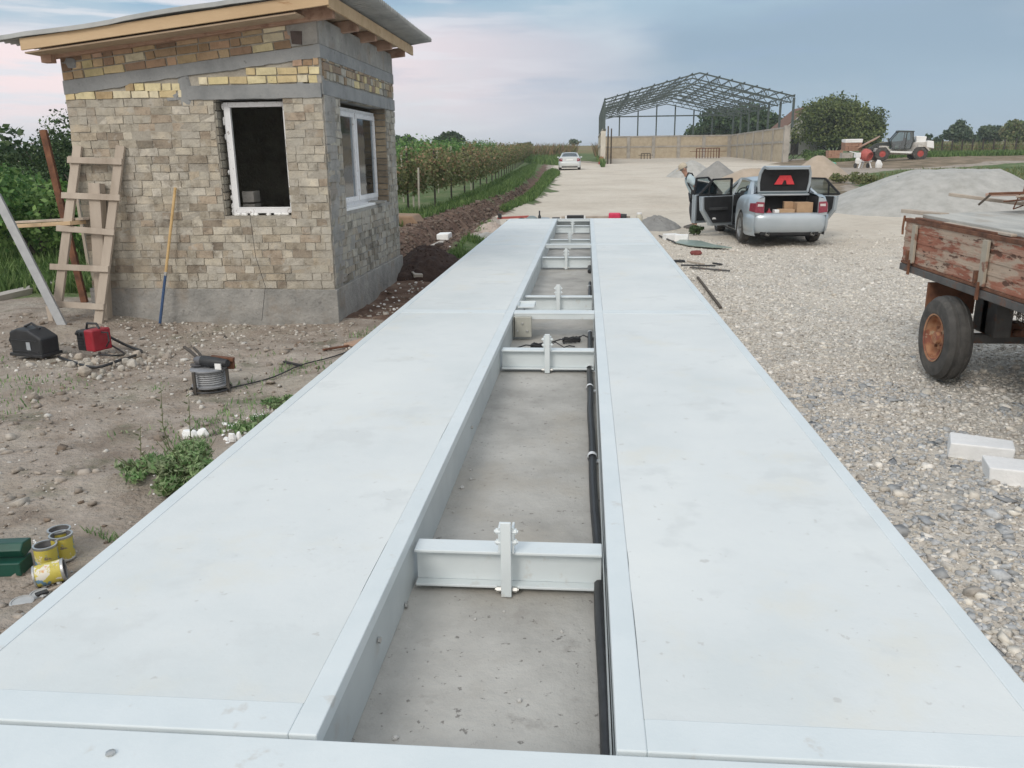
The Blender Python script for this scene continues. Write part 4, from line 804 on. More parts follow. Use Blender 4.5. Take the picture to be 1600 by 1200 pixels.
# ================================================================ PLANTS
GC = {'leafy': [(.055, .078, .026), (.08, .105, .034), (.108, .135, .046), (.14, .16, .06)], 'dark': [(.024, .046, .020), (.036, .064, .026), (.050, .082, .032), (.068, .10, .042)], 'mid': [(.05, .095, .03), (.075, .13, .04), (.105, .165, .055), (.14, .20, .075)],
      'vine': [(.045, .105, .03), (.07, .145, .04), (.105, .185, .055), (.16, .25, .085)], 'brown': [(.17, .135, .08), (.22, .15, .09), (.13, .15, .065), (.17, .17, .08), (.25, .165, .10)],
      'olive': [(.11, .13, .055), (.15, .165, .075), (.09, .12, .045), (.18, .17, .09)], 'far': [(.055, .085, .055), (.075, .105, .065), (.10, .13, .08)], 'weed': [(.10, .18, .07), (.145, .235, .10), (.20, .275, .14), (.25, .30, .18)]}
def foliage(name, blobs, n, size, pal, parent=None, seed=0, m=None, shell=.42, flat=.7):
    """leaf-sized faces spread through a crown made of many lobes; gaps and clumps come from clustered sampling"""
    r = np.random.RandomState(seed); B = np.array(blobs, float); vol = B[:, 3]*B[:, 4]*B[:, 5]; k = r.choice(len(B), n, p=vol**.75/np.sum(vol**.75))
    d = r.normal(0, 1, (n, 3)); d /= np.linalg.norm(d, axis=1)[:, None]; rad_ = shell+(1-shell)*r.rand(n)**.7; rad_ *= 1+.10*r.normal(0, 1, n)
    c_ = B[k, :3]+d*B[k, 3:6]*rad_[:, None]
    cl = fbm(c_[:, 0]*3/size*.06+seed, (c_[:, 1]+c_[:, 2]*1.7)*3/size*.06, seed, 3); keep = cl > .27; c_ = c_[keep]; d = d[keep]; k = k[keep]; cl = cl[keep]; n = len(c_)
    s = size*r.uniform(.6, 1.35, n); nrm = d*.6+r.normal(0, 1, (n, 3))*.7; nrm[:, 2] += .35; nrm /= np.linalg.norm(nrm, axis=1)[:, None]
    t = np.cross(nrm, r.normal(0, 1, (n, 3))); t /= np.linalg.norm(t, axis=1)[:, None]+1e-9; u = np.cross(nrm, t)
    V_ = np.stack([c_-t*s[:, None], c_+u*s[:, None]*flat-nrm*s[:, None]*.15, c_+t*s[:, None], c_-u*s[:, None]*flat-nrm*s[:, None]*.15], 1).reshape(-1, 3)
    F_ = np.arange(n*4).reshape(-1, 4); P_ = np.array(GC[pal]); bk = r.randint(0, len(P_), len(B)); pi = np.where(r.rand(n) < .5, bk[k], r.randint(0, len(P_), n)); col = P_[pi]*(r.uniform(.75, 1.25, n))[:, None]
    return np_mesh(name, V_, F_, m or leafm, np.repeat(col, 4, 0), parent)
def lobes(r, cx, cy, cz, rx, ry, rz, k, f=.45):
    out = [(cx, cy, cz-.1*rz, rx*.78, ry*.78, rz*.72)]
    for i in range(k):
        a = r.uniform(0, 6.283); e = r.uniform(-.6, 1); q = r.uniform(.5, .95); g = f*r.uniform(.6, 1.2)
        out.append((cx+rx*q*math.cos(a)*math.sqrt(1-min(.99, e*e)*.8), cy+ry*q*math.sin(a)*math.sqrt(1-min(.99, e*e)*.8), cz+rz*q*e, rx*g, ry*g, rz*g))
    return out
def tree(name, label, cat, x, y, h, wd, pal, n, size, seed, trunk=.25, group=None, k=14, stem=.2):
    r = random.Random(seed); z = gz(x, y); t = thing(name, label, cat, (x, y, z), group=group)
    ch = h*(1-trunk); cz = h*trunk+ch/2; B = lobes(r, 0, 0, cz, wd/2, wd/2, ch/2, k)
    foliage('crown', B, n, size, pal, t, seed)
    b = MB(seed); b.tube([(0, 0, -.2), (.02*h, 0, h*trunk), (0, .02*h, h*.7)], [stem, stem*.7, stem*.25], 8)
    for q in B[1:8]: b.tube([(0, 0, h*trunk*.9), (q[0]*.5, q[1]*.5, (h*trunk+q[2])/2), (q[0], q[1], q[2])], [stem*.45, stem*.3, stem*.08], 6)
    b.build('trunk', bark, t, smooth=True); return t
def at(px, Y): p = atY(px, 245, Y); return p.x
def px2w(px0, px1, Y): return abs(at(px1, Y)-at(px0, Y))
# horizon trees
def htree(px, base_y, top_y, wpx, Y, label, pal, seed, n=2600, cat='tree', trunk=.12, k=14, group='trees on the skyline', ls=2.1):
    x = at(px, Y); s = FPX/((Vector((x, Y, 2))-CAM).dot(FWD)); h = (atY(px, top_y, Y).z-gz(x, Y)); tree('tree', label, cat, x, Y, h/1.06, wpx/s, pal, n, max(.10, ls/s), seed, trunk, group, k, .02*h+.08)
htree(702, 252, 203, 40, 150, 'dense dark round tree standing alone above the vineyard', 'dark', 1, 5000)
htree(630, 246, 211, 40, 140, 'low dark tree just right of the hut wall', 'dark', 2, 4800)
htree(898, 244, 218, 18, 260, 'small bare greyish tree behind the white car', 'far', 3, 500, trunk=.3)
htree(1143, 256, 167, 122, 150, 'broad dark tree seen through the steel hangar frame', 'dark', 4, 22000, trunk=.0, k=40, ls=2.6)
htree(1302, 254, 150, 132, 122, 'big leafy green tree beside the white farmhouse', 'leafy', 5, 22000, trunk=.0, k=30)
htree(1345, 256, 170, 62, 120, 'lower dark bushy tree right of the big leafy tree', 'leafy', 6, 8000, trunk=.0, k=16)
htree(1498, 240, 185, 42, 150, 'rounded green tree behind the right fence', 'far', 7, 5200)
htree(1543, 240, 192, 40, 155, 'second rounded green tree behind the right fence', 'far', 8, 4400)
htree(1590, 238, 182, 60, 150, 'wide olive tree cut by the right edge', 'olive', 9, 6400)
htree(1448, 240, 207, 14, 170, 'small dark tree behind the tail of the telehandler', 'dark', 10, 500)
htree(1463, 240, 212, 12, 175, 'smallest dark tree, right of the telehandler', 'dark', 11, 400)
htree(820, 240, 221, 26, 200, 'low dark tree at the end of the vineyard', 'dark', 12, 600)
# tree and bushes left of the hut
tree('tree', 'dark feathery tree just left of the hut roof', 'tree', -12.6, 19.5, 3.15, 2.7, 'dark', 14000, .042, 21, .15, None, 20, .1)
def bush(name, label, cat, x, y, h, wd, pal, n, size, seed, group=None, dy=None, k=12):
    r = random.Random(seed); z = gz(x, y); t = thing(name, label, cat, (x, y, z), group=group); foliage('leaves', lobes(r, 0, 0, h*.48, wd/2, (dy or wd)/2, h*.5, k, .4), n, size, pal, t, seed)
    b = MB(seed)
    for i in range(5): a = r.uniform(0, 6.28); b.tube([(0, 0, -.05), (.2*wd*math.cos(a), .2*wd*math.sin(a), h*.4), (.35*wd*math.cos(a), .35*wd*math.sin(a), h*.8)], [.02*h, .012*h, .004*h], 5)
    b.build('stem', bark, t, smooth=True); return t
for i, (x, y, h, w_, pal, lab) in enumerate(((-8.3, 13.2, 2.05, 2.4, 'vine', 'tall leafy vine bush directly behind the rusty iron post'), (-10.4, 13.8, 2.0, 2.6, 'vine', 'bright leafy vine bush at the left edge beyond the straightedge'),
        (-7.6, 15.5, 1.9, 2., 'mid', 'green bush against the far left corner of the hut'), (-12.8, 15.5, 1.95, 3., 'mid', 'green vine bush cut by the left edge'), (-16., 24., 2.6, 4.5, 'dark', 'dark low bush under the wires at the far left'), (-10.5, 18.5, 1.9, 3., 'mid', 'green vine bush in the second row at the left'))):
    bush('vine_bush', lab, 'bush', x, y, h, w_, pal, 5200, .055, 200+i, 'bushes left of the hut')
for i, px in enumerate((14, 0, 31)):
    p = atY(px, 245, 30.); plank('wire_post', ('thin grey wire post at the far left, middle one', 'thin grey wire post at the far left edge', 'thin grey wire post nearest the feathery tree')[i], 'post', (p.x, 30, .2), (p.x, 30, 2.65), .05, .05, wood, group='wire posts at the far left')
b = MB(70); a = atY(-60, 245, 30.); c_ = atY(60, 245, 30.); b.tube([(a.x, 30, 2.62), (c_.x, 30, 2.62)], .012, 5); b.tube([(a.x, 30, 2.1), (c_.x, 30, 2.1)], .01, 5); tag(b.build('trellis_wire', rust), 'thin wires strung between the far left posts', 'wire')
plank('pale_stake', 'pale wooden stake in the vines behind the rusty post', 'stake', (-8.05, 11.6, 0), (-8.1, 11.6, 2.0), .05, .05, wood)
# vineyard right of the hut: rows of trellised vines, each row a thing with its posts
def vine_row(line, label, pal_lo, pal_hi, h, n, size, seed, posts, postm, stakes=0):
    r = np.random.RandomState(seed); t = thing('vine_row', label, 'vine row', (line[0][0], line[0][1], gz(*line[0])), group='vine rows beyond the trench'); O = Vector(t.location)
    L_ = np.array(line, float); seg = np.hypot(*np.diff(L_, axis=0).T); cum = np.concatenate([[0], np.cumsum(seg)]); tot = cum[-1]
    def P_(s): return np.interp(s, cum, L_[:, 0]), np.interp(s, cum, L_[:, 1])
    B = []; s = 0.
    while s < tot:
        x, y = P_(s); z = gz(x, y); hh = h*r.uniform(.85, 1.12); B.append((x-O.x, y-O.y, z-O.z+hh*r.uniform(.60, .72), .36, .55, hh*.38)); s += r.uniform(.45, .65)*(1+s/tot*.6)
        if r.rand() < .4: B.append((x-O.x+r.uniform(-.2, .2), y-O.y, z-O.z+hh*.42, .22, .3, hh*.20))
    B = np.array(B); foliage('foliage', B[B[:, 2] > -9], n, size, pal_lo, t, seed, shell=.1)
    if pal_hi: foliage('dry_leaves', [(q[0], q[1], q[2]+.1, q[3]*1.05, q[4], q[5]*.95) for q in B], int(n*.55), size, pal_hi, t, seed+1, shell=.2)
    for i in range(posts):
        s = tot*(i/posts)**1.0; x, y = P_(s); z = gz(x, y)-O.z; b = MB(i); b.tube([(x-O.x, y-O.y, z-.1), (x-O.x+r.uniform(-.03, .03), y-O.y, z+h*r.uniform(.85, 1.0))], .035, 6); b.build('post', postm, t, smooth=True)
    b = MB(3)
    for zz in (.6, 1.1): b.tube([(P_(s)[0]-O.x, P_(s)[1]-O.y, gz(*P_(s))-O.z+zz) for s in np.linspace(0, tot, 12)], .008, 4)
    b.build('wire', rust, t); return t
dpost = mat('dark_post', [(.035, .03, .025), (.07, .06, .05)], 9, .9); ppost = mat('pale_post', [(.34, .32, .27), (.46, .44, .38)], 9, .9)
vine_row([(-6.6, 22.2), (-5.4, 24.4), (-4.95, 28), (-4.75, 34), (-4.9, 45), (-5.6, 64), (-6.6, 90), (-7.6, 120)], 'nearest vine row with browning leaves and many dark posts', 'olive', 'brown', 1.9, 32000, .060, 31, 34, dpost)
for i in range(5):
    off = 2.6*(i+1)
    vine_row([(-6.8-off*1.0, 23-off*.2), (-6.2-off, 30), (-6.2-off, 45), (-7-off, 70), (-9-off, 110)], ('second vine row, bright green behind the browning one', 'third vine row of the vineyard from the trench', 'fourth vine row of the vineyard from the trench', 'fifth vine row of the vineyard from the trench', 'farthest vine row of the vineyard')[i], 'vine' if i < 3 else 'dark', None, 2.25+.08*i, 17000-1800*i, .075+.014*i, 40+i, 10, ppost)
# pale stakes standing out of the vines
for i, (px, y0, y1, Y) in enumerate(((646, 312, 260, 26.), (655, 334, 262, 24.4), (736, 280, 242, 38.), (684, 262, 235, 36.), (636, 252, 228, 34.), (628, 250, 242, 30.), (679, 262, 232, 40.), (706, 244, 228, 45.))):
    p, q = atY(px, y0, Y), atY(px-1.5, y1, Y); p.z = gz(p.x, p.y)
    plank('vine_stake', 'pale stake number in the vines'.replace(' number', ('', ' nearest the hut wall', ' at mid row', ' rising behind the second row', ' beside the hut wall, high', ' short one at the hut wall', ' thin one at the back', ' far one at the back')[i]), 'stake', p, q, .05, .05, ppost, group='pale stakes in the vineyard')
# grass and weeds
def grass(name, label, poly, n, hgt, pal, seed, dens=None, wdt=.012, cat='grass', blade=3):
    r = np.random.RandomState(seed); P_ = np.array([q[:2] for q in poly]); mn, mx = P_.min(0), P_.max(0); x = r.uniform(mn[0], mx[0], n); y = mn[1]+(mx[1]-mn[1])*r.rand(n)**1.5
    k = (pdist(poly, x, y) > -.1+.25*(fbm(x*2, y*2, seed)-.5)) & (np.abs(x) > 1.56)
    if dens is not None: k &= fbm(x*1.6, y*1.6, seed+3) > dens
    x, y = x[k], y[k]; n = len(x); z = ground_z(x, y); a = r.uniform(0, 6.283, n); h = hgt*r.uniform(.4, 1.2, n)*(.6+.8*fbm(x*3, y*3, seed+5)); le = r.uniform(.1, .7, n)*h; la = r.uniform(0, 6.283, n); w_ = wdt*r.uniform(.6, 1.4, n)
    c_ = np.stack([x, y, z], 1); dx = np.stack([np.cos(a)*w_, np.sin(a)*w_, 0*a], 1); tip = c_+np.stack([np.cos(la)*le, np.sin(la)*le, h], 1); mid = c_*.5+tip*.5+np.stack([0*a, 0*a, h*.12], 1)
    V_ = np.stack([c_-dx, c_+dx, mid+dx*.7, tip, mid-dx*.7], 1).reshape(-1, 3); F_ = np.arange(n*5).reshape(-1, 5); col = np.array(GC[pal])[r.randint(0, len(GC[pal]), n)]*r.uniform(.8, 1.2, n)[:, None]
    return tag(np_mesh(name, V_, F_, leafm, np.repeat(col, 5, 0)), label, cat, None, 'stuff')
grass('grass', 'green grass and weeds between the vineyard and the trench', [(-6.4, 18), (-5.2, 18.4), (-4.5, 20), (-4.1, 23), (-3.55, 29), (-3.15, 36), (-3.6, 60), (-4.8, 85), (-5.4, 85), (-4.7, 40), (-4.7, 27), (-6.5, 22)], 26000, .22, 'mid', 51, None, .016)
grass('grass', 'green grass strip between the trench and the pale road', greens[1], 16000, .22, 'mid', 52, None, .018)
grass('grass', 'low grass beside the far left edge of the deck', [(-2.35, 12.6), (-1.55, 12.0), (-1.55, 19), (-2.1, 20)], 5000, .12, 'mid', 53, .42, .01)
grass('grass', 'green undergrowth left of the hut', [(-16, 9.8), (-6.1, 9.8), (-5.9, 12), (-7, 17), (-18, 20)], 26000, .24, 'mid', 54, None, .014)
grass('grass', 'rough grass behind the gravel heap at the right', [(12, 29), (45, 25), (60, 40), (44, 60), (24, 60), (16, 48)], 30000, .22, 'olive', 55, .40, .03)
grass('grass', 'sparse weeds in the dirt along the deck', [(-2.6, 2.2), (-1.57, 2.0), (-1.57, 7.6), (-2.2, 7.4), (-2.6, 5)], 3400, .05, 'weed', 56, .54, .005)
grass('grass', 'thin patches of low weeds on the bare dirt at the left', [(-8, 2), (-2.4, 2), (-2.6, 6), (-8, 7.4)], 9000, .045, 'weed', 57, .60, .006)
def weed(label, x, y, h, w_, n, seed, tall=True):
    r = random.Random(seed); z = gz(x, y); t = thing('weed_clump', label, 'weed', (x, y, z), group='weeds beside the deck'); foliage('leaves', lobes(r, 0, 0, h*.36, w_/2, w_/2, h*.4, 12, .42), n, .022, 'weed', t, seed, shell=.15, flat=.38)
    b = MB(seed)
    for i in range(22):
        a = r.uniform(0, 6.28); q = r.uniform(.1, .5)*w_; hh = h*r.uniform(.6, 1.); b.tube([(0, 0, 0), (q*.5*math.cos(a), q*.5*math.sin(a), hh*.6), (q*math.cos(a), q*math.sin(a), hh)], [.004, .003, .0015], 4)
    if tall:
        for (dx, dy, hh) in ((-.16, .05, h*1.8), (-.02, .1, h*1.7), (-.26, -.05, h*1.2)):
            b.tube([(dx*.5, dy*.5, 0), (dx, dy, hh*.6), (dx+.02, dy, hh)], [.004, .003, .001], 4)
            for k in range(9): zz = hh*(.35+.07*k); a = k*2.4; b.tube([(dx, dy, zz), (dx+.03*math.cos(a), dy+.03*math.sin(a), zz+.02)], [.006, .001], 4)
    b.build('stems', mat('stem_green', [(.09, .11, .05), (.16, .17, .09)], 9, .8) if 'stem_green' not in MATS else MATS['stem_green'], t); return t
weed('big clump of leafy green weeds against the left deck edge', -2.03, 2.68, .36, .46, 8000, 61)
weed('smaller clump of weeds nearer the camera beside the deck', -1.80, 2.36, .16, .30, 2000, 62, False)
weed('weed clump further along the deck edge past the white rag', -2.05, 3.75, .10, .4, 1300, 63, False)
weed('dry low weed left of the big green clump', -2.45, 2.85, .14, .3, 700, 64, False)
weed('small weed tuft beyond the white foam pieces', -2.1, 4.5, .08, .4, 900, 65, False)
# ================================================================ HEAPS
def mound(name, label, cat, cx, cy, rx, ry, h, m, seed, plateau=.25, rz=0., skew=(0, 0), rough=.06, n=44, kind=None, group=None, clods=0):
    fs = []; rr_ = np.linspace(0, 1, n//2); K = n*2; z0 = gz(cx, cy)
    Rr, Tt = np.meshgrid(rr_, 2*np.pi*np.arange(K)/K, indexing='ij'); q = 1+.24*(fbm(np.cos(Tt)*1.5+seed, np.sin(Tt)*1.5, seed)-.5); x = np.cos(Tt)*Rr*rx*q; y = np.sin(Tt)*Rr*ry*q
    s = np.clip((Rr-plateau)/(1-plateau), 0, 1); f = np.clip(np.where(s < .85, 1-s**1.15, (1-.85**1.15)*(1-(s-.85)/.15)), 0, 1)
    zz = h*f*(1+.12*(fbm(x*1.2, y*1.2, seed+2)-.5))+rough*h*(fbm(x*6/h, y*6/h, seed+4)-.5)*np.minimum(1, (1-Rr)*6)
    X = x+skew[0]*f; Y = y+skew[1]*f; Zg = ground_z(cx+X, cy+Y)-z0+zz; Zg[-1] -= .05; vs = list(zip(X.ravel().tolist(), Y.ravel().tolist(), Zg.ravel().tolist()))
    for i in range(len(rr_)-1):
        for k in range(K): fs.append((i*K+k, i*K+(k+1) % K, (i+1)*K+(k+1) % K, (i+1)*K+k))
    b = MB(seed); b.add(vs, fs)
    for i in range(clods):
        t = b.R.uniform(0, 6.28); r_ = b.R.uniform(.2, 1.05); x, y = math.cos(t)*r_*rx, math.sin(t)*r_*ry; s = b.R.uniform(.02, .06)*h**.3; ff = max(0, 1-max(0, (r_-plateau)/(1-plateau))**1.15); b.rock((x+skew[0]*ff, y+skew[1]*ff, h*ff+gz(cx+x, cy+y)-z0), (s, s, s*.7))
    o = b.build(name, m, smooth='all'); o.location = (cx, cy, z0); return tag(o, label, cat, group, kind)
heap_m = mat('pale_gravel_heap', [(.36, .355, .33), (.44, .435, .41), (.50, .49, .465)], 3, .95, 0, .03, 30, spots=[(1.3, .56, .75, (.33, .32, .29), .5)])
grey_sand = mat('grey_sand', [(.24, .235, .225), (.31, .305, .29)], 3, .95, 0, .02, 30)
tan_sand = mat('tan_sand', [(.38, .31, .24), (.47, .39, .31)], 2, .95, 0, .02, 30)
topsoil = mat('dark_topsoil', [(.026, .013, .010), (.048, .027, .020), (.07, .044, .034)], 9, .97, 0, .03, 26)
hz = atY(1450, 267, 25.5).z
mound('gravel_heap', 'big pale gravel heap with a flat top behind the rusty trailer', 'heap', 10.95, 25.2, 3.6, 3.2, hz-gz(11.3, 25.2), heap_m, 3, .34, skew=(.55, .3), rough=.05, clods=60)
p = atG(1120, 281); mound('sand_heap', 'dark grey pointed sand heap beyond the open car doors', 'heap', p.x, p.y, 1.35, 1.3, .95, grey_sand, 5, .02)
p = atG(1086, 279); mound('sand_heap', 'paler grey heap just left of the dark grey sand heap', 'heap', p.x, p.y+1.6, 1.5, 1.4, .95, heap_m, 6, .1)
p = atG(1180, 284); mound('sand_heap', 'long low tan sand heap behind the silver car roof', 'heap', p.x+.3, p.y+1, 2.2, 1.3, .62, tan_sand, 7, .3)
p = atG(1285, 279); mound('sand_heap', 'brown sand heap with a green scrap on it, right of the open boot', 'heap', p.x, p.y+1, 1.75, 1.6, 1.15, tan_sand, 8, .12)
p = atG(1308, 268); b = MB(1); b.box((0, 0, .1), (.34, .3, .14), (.3, .2, 0), j=.02); o = b.build('plastic_scrap', mat('mint_plastic', [(.16, .42, .30), (.22, .52, .38)], 9, .5), bevel=.01); o.location = (p.x-.2, p.y+.4, atY(1302, 254, p.y+.4).z-.15); tag(o, 'mint green plastic scrap lying on the brown sand heap', 'scrap')
p = atG(1028, 352); mound('sand_heap', 'grey gravelly heap at the far right corner of the weighbridge', 'heap', p.x-.05, p.y-.3, .62, 1.3, .27, grey_sand, 9, .08, rough=.4, clods=50)
mound('topsoil_heap', 'dark brown topsoil heap behind the hut corner', 'heap', -2.36, 12.0, .75, 1.15, .46, topsoil, 10, .12, rough=.2, clods=140)
# ================================================================ HANGAR, YARD WALL, FARMHOUSE
hf, hbk = 84., 118.; hx0 = 2.2; hx1 = atY(1230, 248, hf).x; hw = hx1-hx0; steel_g = mat('dark_green_steel', [(.045, .065, .065), (.08, .105, .10)], 5, .6)
wh = atY(1000, 213, hbk+.3).z; ez = atY(943, 156, hf).z; rzg = atY(1088, 114, hf).z; gh = (hx0+hx1)/2; nb = 6
hang = thing('hangar_frame', 'bare dark green steel hangar frame with trussed gable roof', 'hangar', (gh, (hf+hbk)/2, 1.2)); HO2 = Vector(hang.location)
def hp(*p): return Vector(p)-HO2
for i in range(nb+1):
    y = hf+(hbk-hf)*i/nb; gz_ = 1.1+.35*i/nb
    for x in (hx0, hx1):
        b = MB(i); x_ = x+(-.22 if x < gh else .23); b.bar(hp(x_, y, wh-.1), hp(x_, y, ez-.1), .2, .2); b.build('column', steel_g, hang)
    b = MB(i); b.bar(hp(hx0-.3, y, ez), hp(gh, y, rzg), .13, .13); b.bar(hp(hx1+.3, y, ez), hp(gh, y, rzg), .13, .13)
    b.bar(hp(hx0, y, ez-.55), hp(gh, y, rzg-.9), .11, .11); b.bar(hp(hx1, y, ez-.55), hp(gh, y, rzg-.9), .11, .11)
    K = 8
    for s in (-1, 1):
        for k in range(K):
            def top(t): return hp(gh+s*hw/2*(1-t), y, ez+(rzg-ez)*t)
            def bot(t): return hp(gh+s*hw/2*(1-t), y, ez-.55+(rzg-.35-ez)*t)
            b.bar(bot(k/K), top((k+.5)/K), .06, .06); b.bar(top((k+.5)/K), bot((k+1)/K), .06, .06)
    b.build('truss', steel_g, hang)
for s in (-1, 1):
    for k in range(8):
        t = k/7.6; x = gh+s*(hw/2+.2)*(1-t); z = ez+(rzg-ez)*t+.12; b = MB(k); b.bar(hp(x, hf-.4, z), hp(x, hbk+.4, z), .08, .1)
        if k % 2 == 0:      # trussed purlin
            b.bar(hp(x, hf, z-.5), hp(x, hbk, z-.5), .05, .05)
            for q in range(24): ya = hf+(hbk-hf)*q/24; yb = hf+(hbk-hf)*(q+.5)/24; yc = hf+(hbk-hf)*(q+1)/24; b.bar(hp(x, ya, z-.5), hp(x, yb, z), .035, .035); b.bar(hp(x, yb, z), hp(x, yc, z-.5), .035, .035)
        b.build('purlin', steel_g, hang)
for k in range(1, 7):
    x = hx0+hw*k/7; b = MB(k); b.bar(hp(x, hbk+.4, wh-.1), hp(x, hbk+.4, ez+(rzg-ez)*(1-abs(x-gh)/(hw/2))*.9-.5), .17, .17); b.build('column', steel_g, hang)
for (x0, x1, z) in ((hx0, hx1, ez-.15),):
    b = MB(3); b.bar(hp(x0, hbk, z), hp(x1, hbk, z), .12, .16); b.build('tie_beam', steel_g, hang)
wallb = mat('yard_brick', [(.42, .35, .26), (.50, .43, .32), (.56, .49, .38)], 1.6, .95, 0, .02, 12, spots=[(4, .6, .7, (.34, .25, .18), .6)])
conc = mat('yard_concrete', [(.30, .28, .25), (.40, .375, .34), (.47, .44, .40)], 1.5, .95)
yw = thing('yard_wall', 'long beige brick wall with concrete pillars enclosing the hangar', 'wall', (gh, hbk+.3, 1.3)); WO = Vector(yw.location)
def wp(b, lo, hi): return b.lohi(Vector(lo)-WO, Vector(hi)-WO)
for nm, seg in (('left_panel', [(hx0-.35, hf, hx0-.1, hbk)]), ('back_panel', [(hx0-.1, hbk+.3, hx1+.1, hbk+.5)]), ('right_panel', [(hx1+.12, hf+2, hx1+.35, hbk+.3)])):
    for (x0, y0, x1, y1) in seg:
        b = MB(2); wp(b, (x0, y0, .6), (x1, y1, wh)); pn = b.build(nm, wallb, yw)
        b = MB(2)
        if x1-x0 > 5: wp(b, (x0, y0-.06, wh-.12), (x1, y1+.06, wh+.06)); wp(b, (x0, y0-.07, 2.9), (x1, y0, 3.1))
        else: wp(b, (x0-.06, y0, wh-.12), (x1+.06, y1, wh+.06)); wp(b, (x0-.07, y0, 2.9), (x1+.07, y1, 3.1))
        b.build('concrete_band', conc, pn)
for k in range(6):
    x = hx0+.4+(hw-.5)*k/5; b = MB(k); wp(b, (x-.22, hbk+.18, .8), (x+.22, hbk+.3, wh+.02)); b.build('pillar', conc, yw)
for k in range(7):
    y = hf+2+(hbk-hf-2)*k/6; b = MB(k); wp(b, (hx1-.02, y-.18, .8), (hx1+.12, y+.18, wh+.02)); b.build('pillar', conc, yw)
b = MB(9); wp(b, (hx0-.55, hf-.5, .7), (hx0-.08, hf, atY(945, 205, hf).z)); b.build('end_pillar', mat('pale_render', [(.50, .47, .41), (.60, .57, .50)], 2, .9), yw)
b = MB(9); wp(b, (hx0+.1, hf+.2, .7), (hx0+.24, hf+.34, wh+.3)); wp(b, (hx0+.45, hf+1.2, .7), (hx0+.58, hf+1.34, wh+.1)); b.build('form_post', bark, yw)
b = MB(9); wp(b, (hx1-.1, hf+1.4, .9), (hx1+.42, hf+2, atX(1228, 196, hx1).z if False else wh+.15)); b.build('end_pillar', conc, yw)
def rack(name, label, px, Y, w_, h_, z0, m, nbar=8):
    x = at(px, Y); t = thing(name, label, 'rack', (x, Y, z0)); b = MB(2); b.bar((-w_/2, 0, h_), (w_/2, 0, h_), .12, .1); b.bar((-w_*.8, 0, h_*.7), (w_*.8, 0, h_*.7), .08, .06); b.build('rail', m, t)
    for i in range(nbar+1): b = MB(i); xx = -w_/2+w_*i/nbar; b.bar((xx, 0, 0), (xx, 0, h_), .09, .09); b.build('bar', m, t)
    b = MB(2); b.bar((-w_/2, .5, 0), (-w_/2, .5, h_), .08, .08); b.bar((w_/2, .5, 0), (w_/2, .5, h_), .08, .08); b.bar((-w_/2, .5, h_), (w_/2, .5, h_), .08, .08); b.build('rear_frame', m, t)
rack('steel_rack', 'rusty steel rack standing against the hangar back wall', 1106, 112, 2.9, 1.25, gz(at(1106, 112), 112), rust)
rack('steel_rack', 'small low rack left of the larger rusty rack in the hangar', 1009, 114, 1.2, .7, gz(at(1009, 114), 114), bark, 3)
b = MB(3); p = atG(941, 257); b.prism([(-.3, 0), (.35, 0), (.2, .7), (-.15, .75)], 'y', -.1, .1); o = b.build('red_barrow_tray', mattered, bevel=.02); o.location = (p.x-.1, p.y-.5, gz(p.x, p.y)); tag(o, 'faded red metal tray leaning at the hangar wall end', 'tray')
for (px, y_, s, lab) in ((1217, 248, 1., 'tangle of dark scrap iron in front of the hangar wall end'), (1228, 236, 1.2, 'dark scrap pile at the farmhouse side of the hangar')):
    p = atG(px, y_) if y_ > 246 else Vector((at(px, 92), 92, 1.2)); b = MB(4); R_ = random.Random(5)
    for i in range(26): a = Vector((R_.uniform(-.9, .9), R_.uniform(-.4, .4), R_.uniform(0, .4)))*s; b.bar(a, a+Vector((R_.uniform(-.7, .7), R_.uniform(-.3, .3), R_.uniform(.1, .9)))*s, .06, .05)
    o = b.build('scrap_iron', dpost); o.location = (p.x, p.y, gz(p.x, p.y)); tag(o, lab, 'scrap')
# farmhouse, gable end
Yh = 126.; fh = thing('farmhouse', 'white farmhouse gable with a brown roof behind the hangar wall', 'house', (at(1258, Yh), Yh, gz(at(1258, Yh), Yh))); s_ = FPX/((Vector((at(1258, Yh), Yh, 2))-CAM).dot(FWD))
whw = mat('white_render', [(.50, .50, .48), (.62, .61, .58)], 1, .9); w2 = 30/s_; he = 44/s_; hr = 70/s_
b = MB(5); b.prism([(-w2, -.5), (w2, -.5), (w2, he), (0, hr), (-w2, he)], 'y', 0, 9); b.build('wall', whw, fh)
b = MB(5); sl = (hr-he)/w2
for sgn in (-1, 1): b.prism([(0, hr+.02), (sgn*(w2+.5), he-.5*sl+.02), (sgn*(w2+.5), he-.5*sl+.2), (0, hr+.2)], 'y', -.5, 9.4)
b.build('roof', mat('brown_tiles', [(.14, .075, .05), (.20, .11, .075)], 3, .9), fh)
b = MB(5)
for sgn in (-1, 1): b.prism([(0, hr-.14), (sgn*(w2+.5), he-.5*sl-.14), (sgn*(w2+.5), he-.5*sl+.02), (0, hr+.02)], 'y', -.56, -.5)
b.build('bargeboard', whw, fh)
b = MB(5); b.lohi((-w2+.6, -.06, -.3), (-w2+1.7, 0, 2.9)); d_ = b.build('door', dpost, fh); b = MB(5); b.lohi((-w2+.75, -.08, 1.7), (-w2+1.1, -.06, 2.7)).lohi((-w2+1.2, -.08, 1.7), (-w2+1.55, -.06, 2.7)); b.build('pane', gl_win, d_)
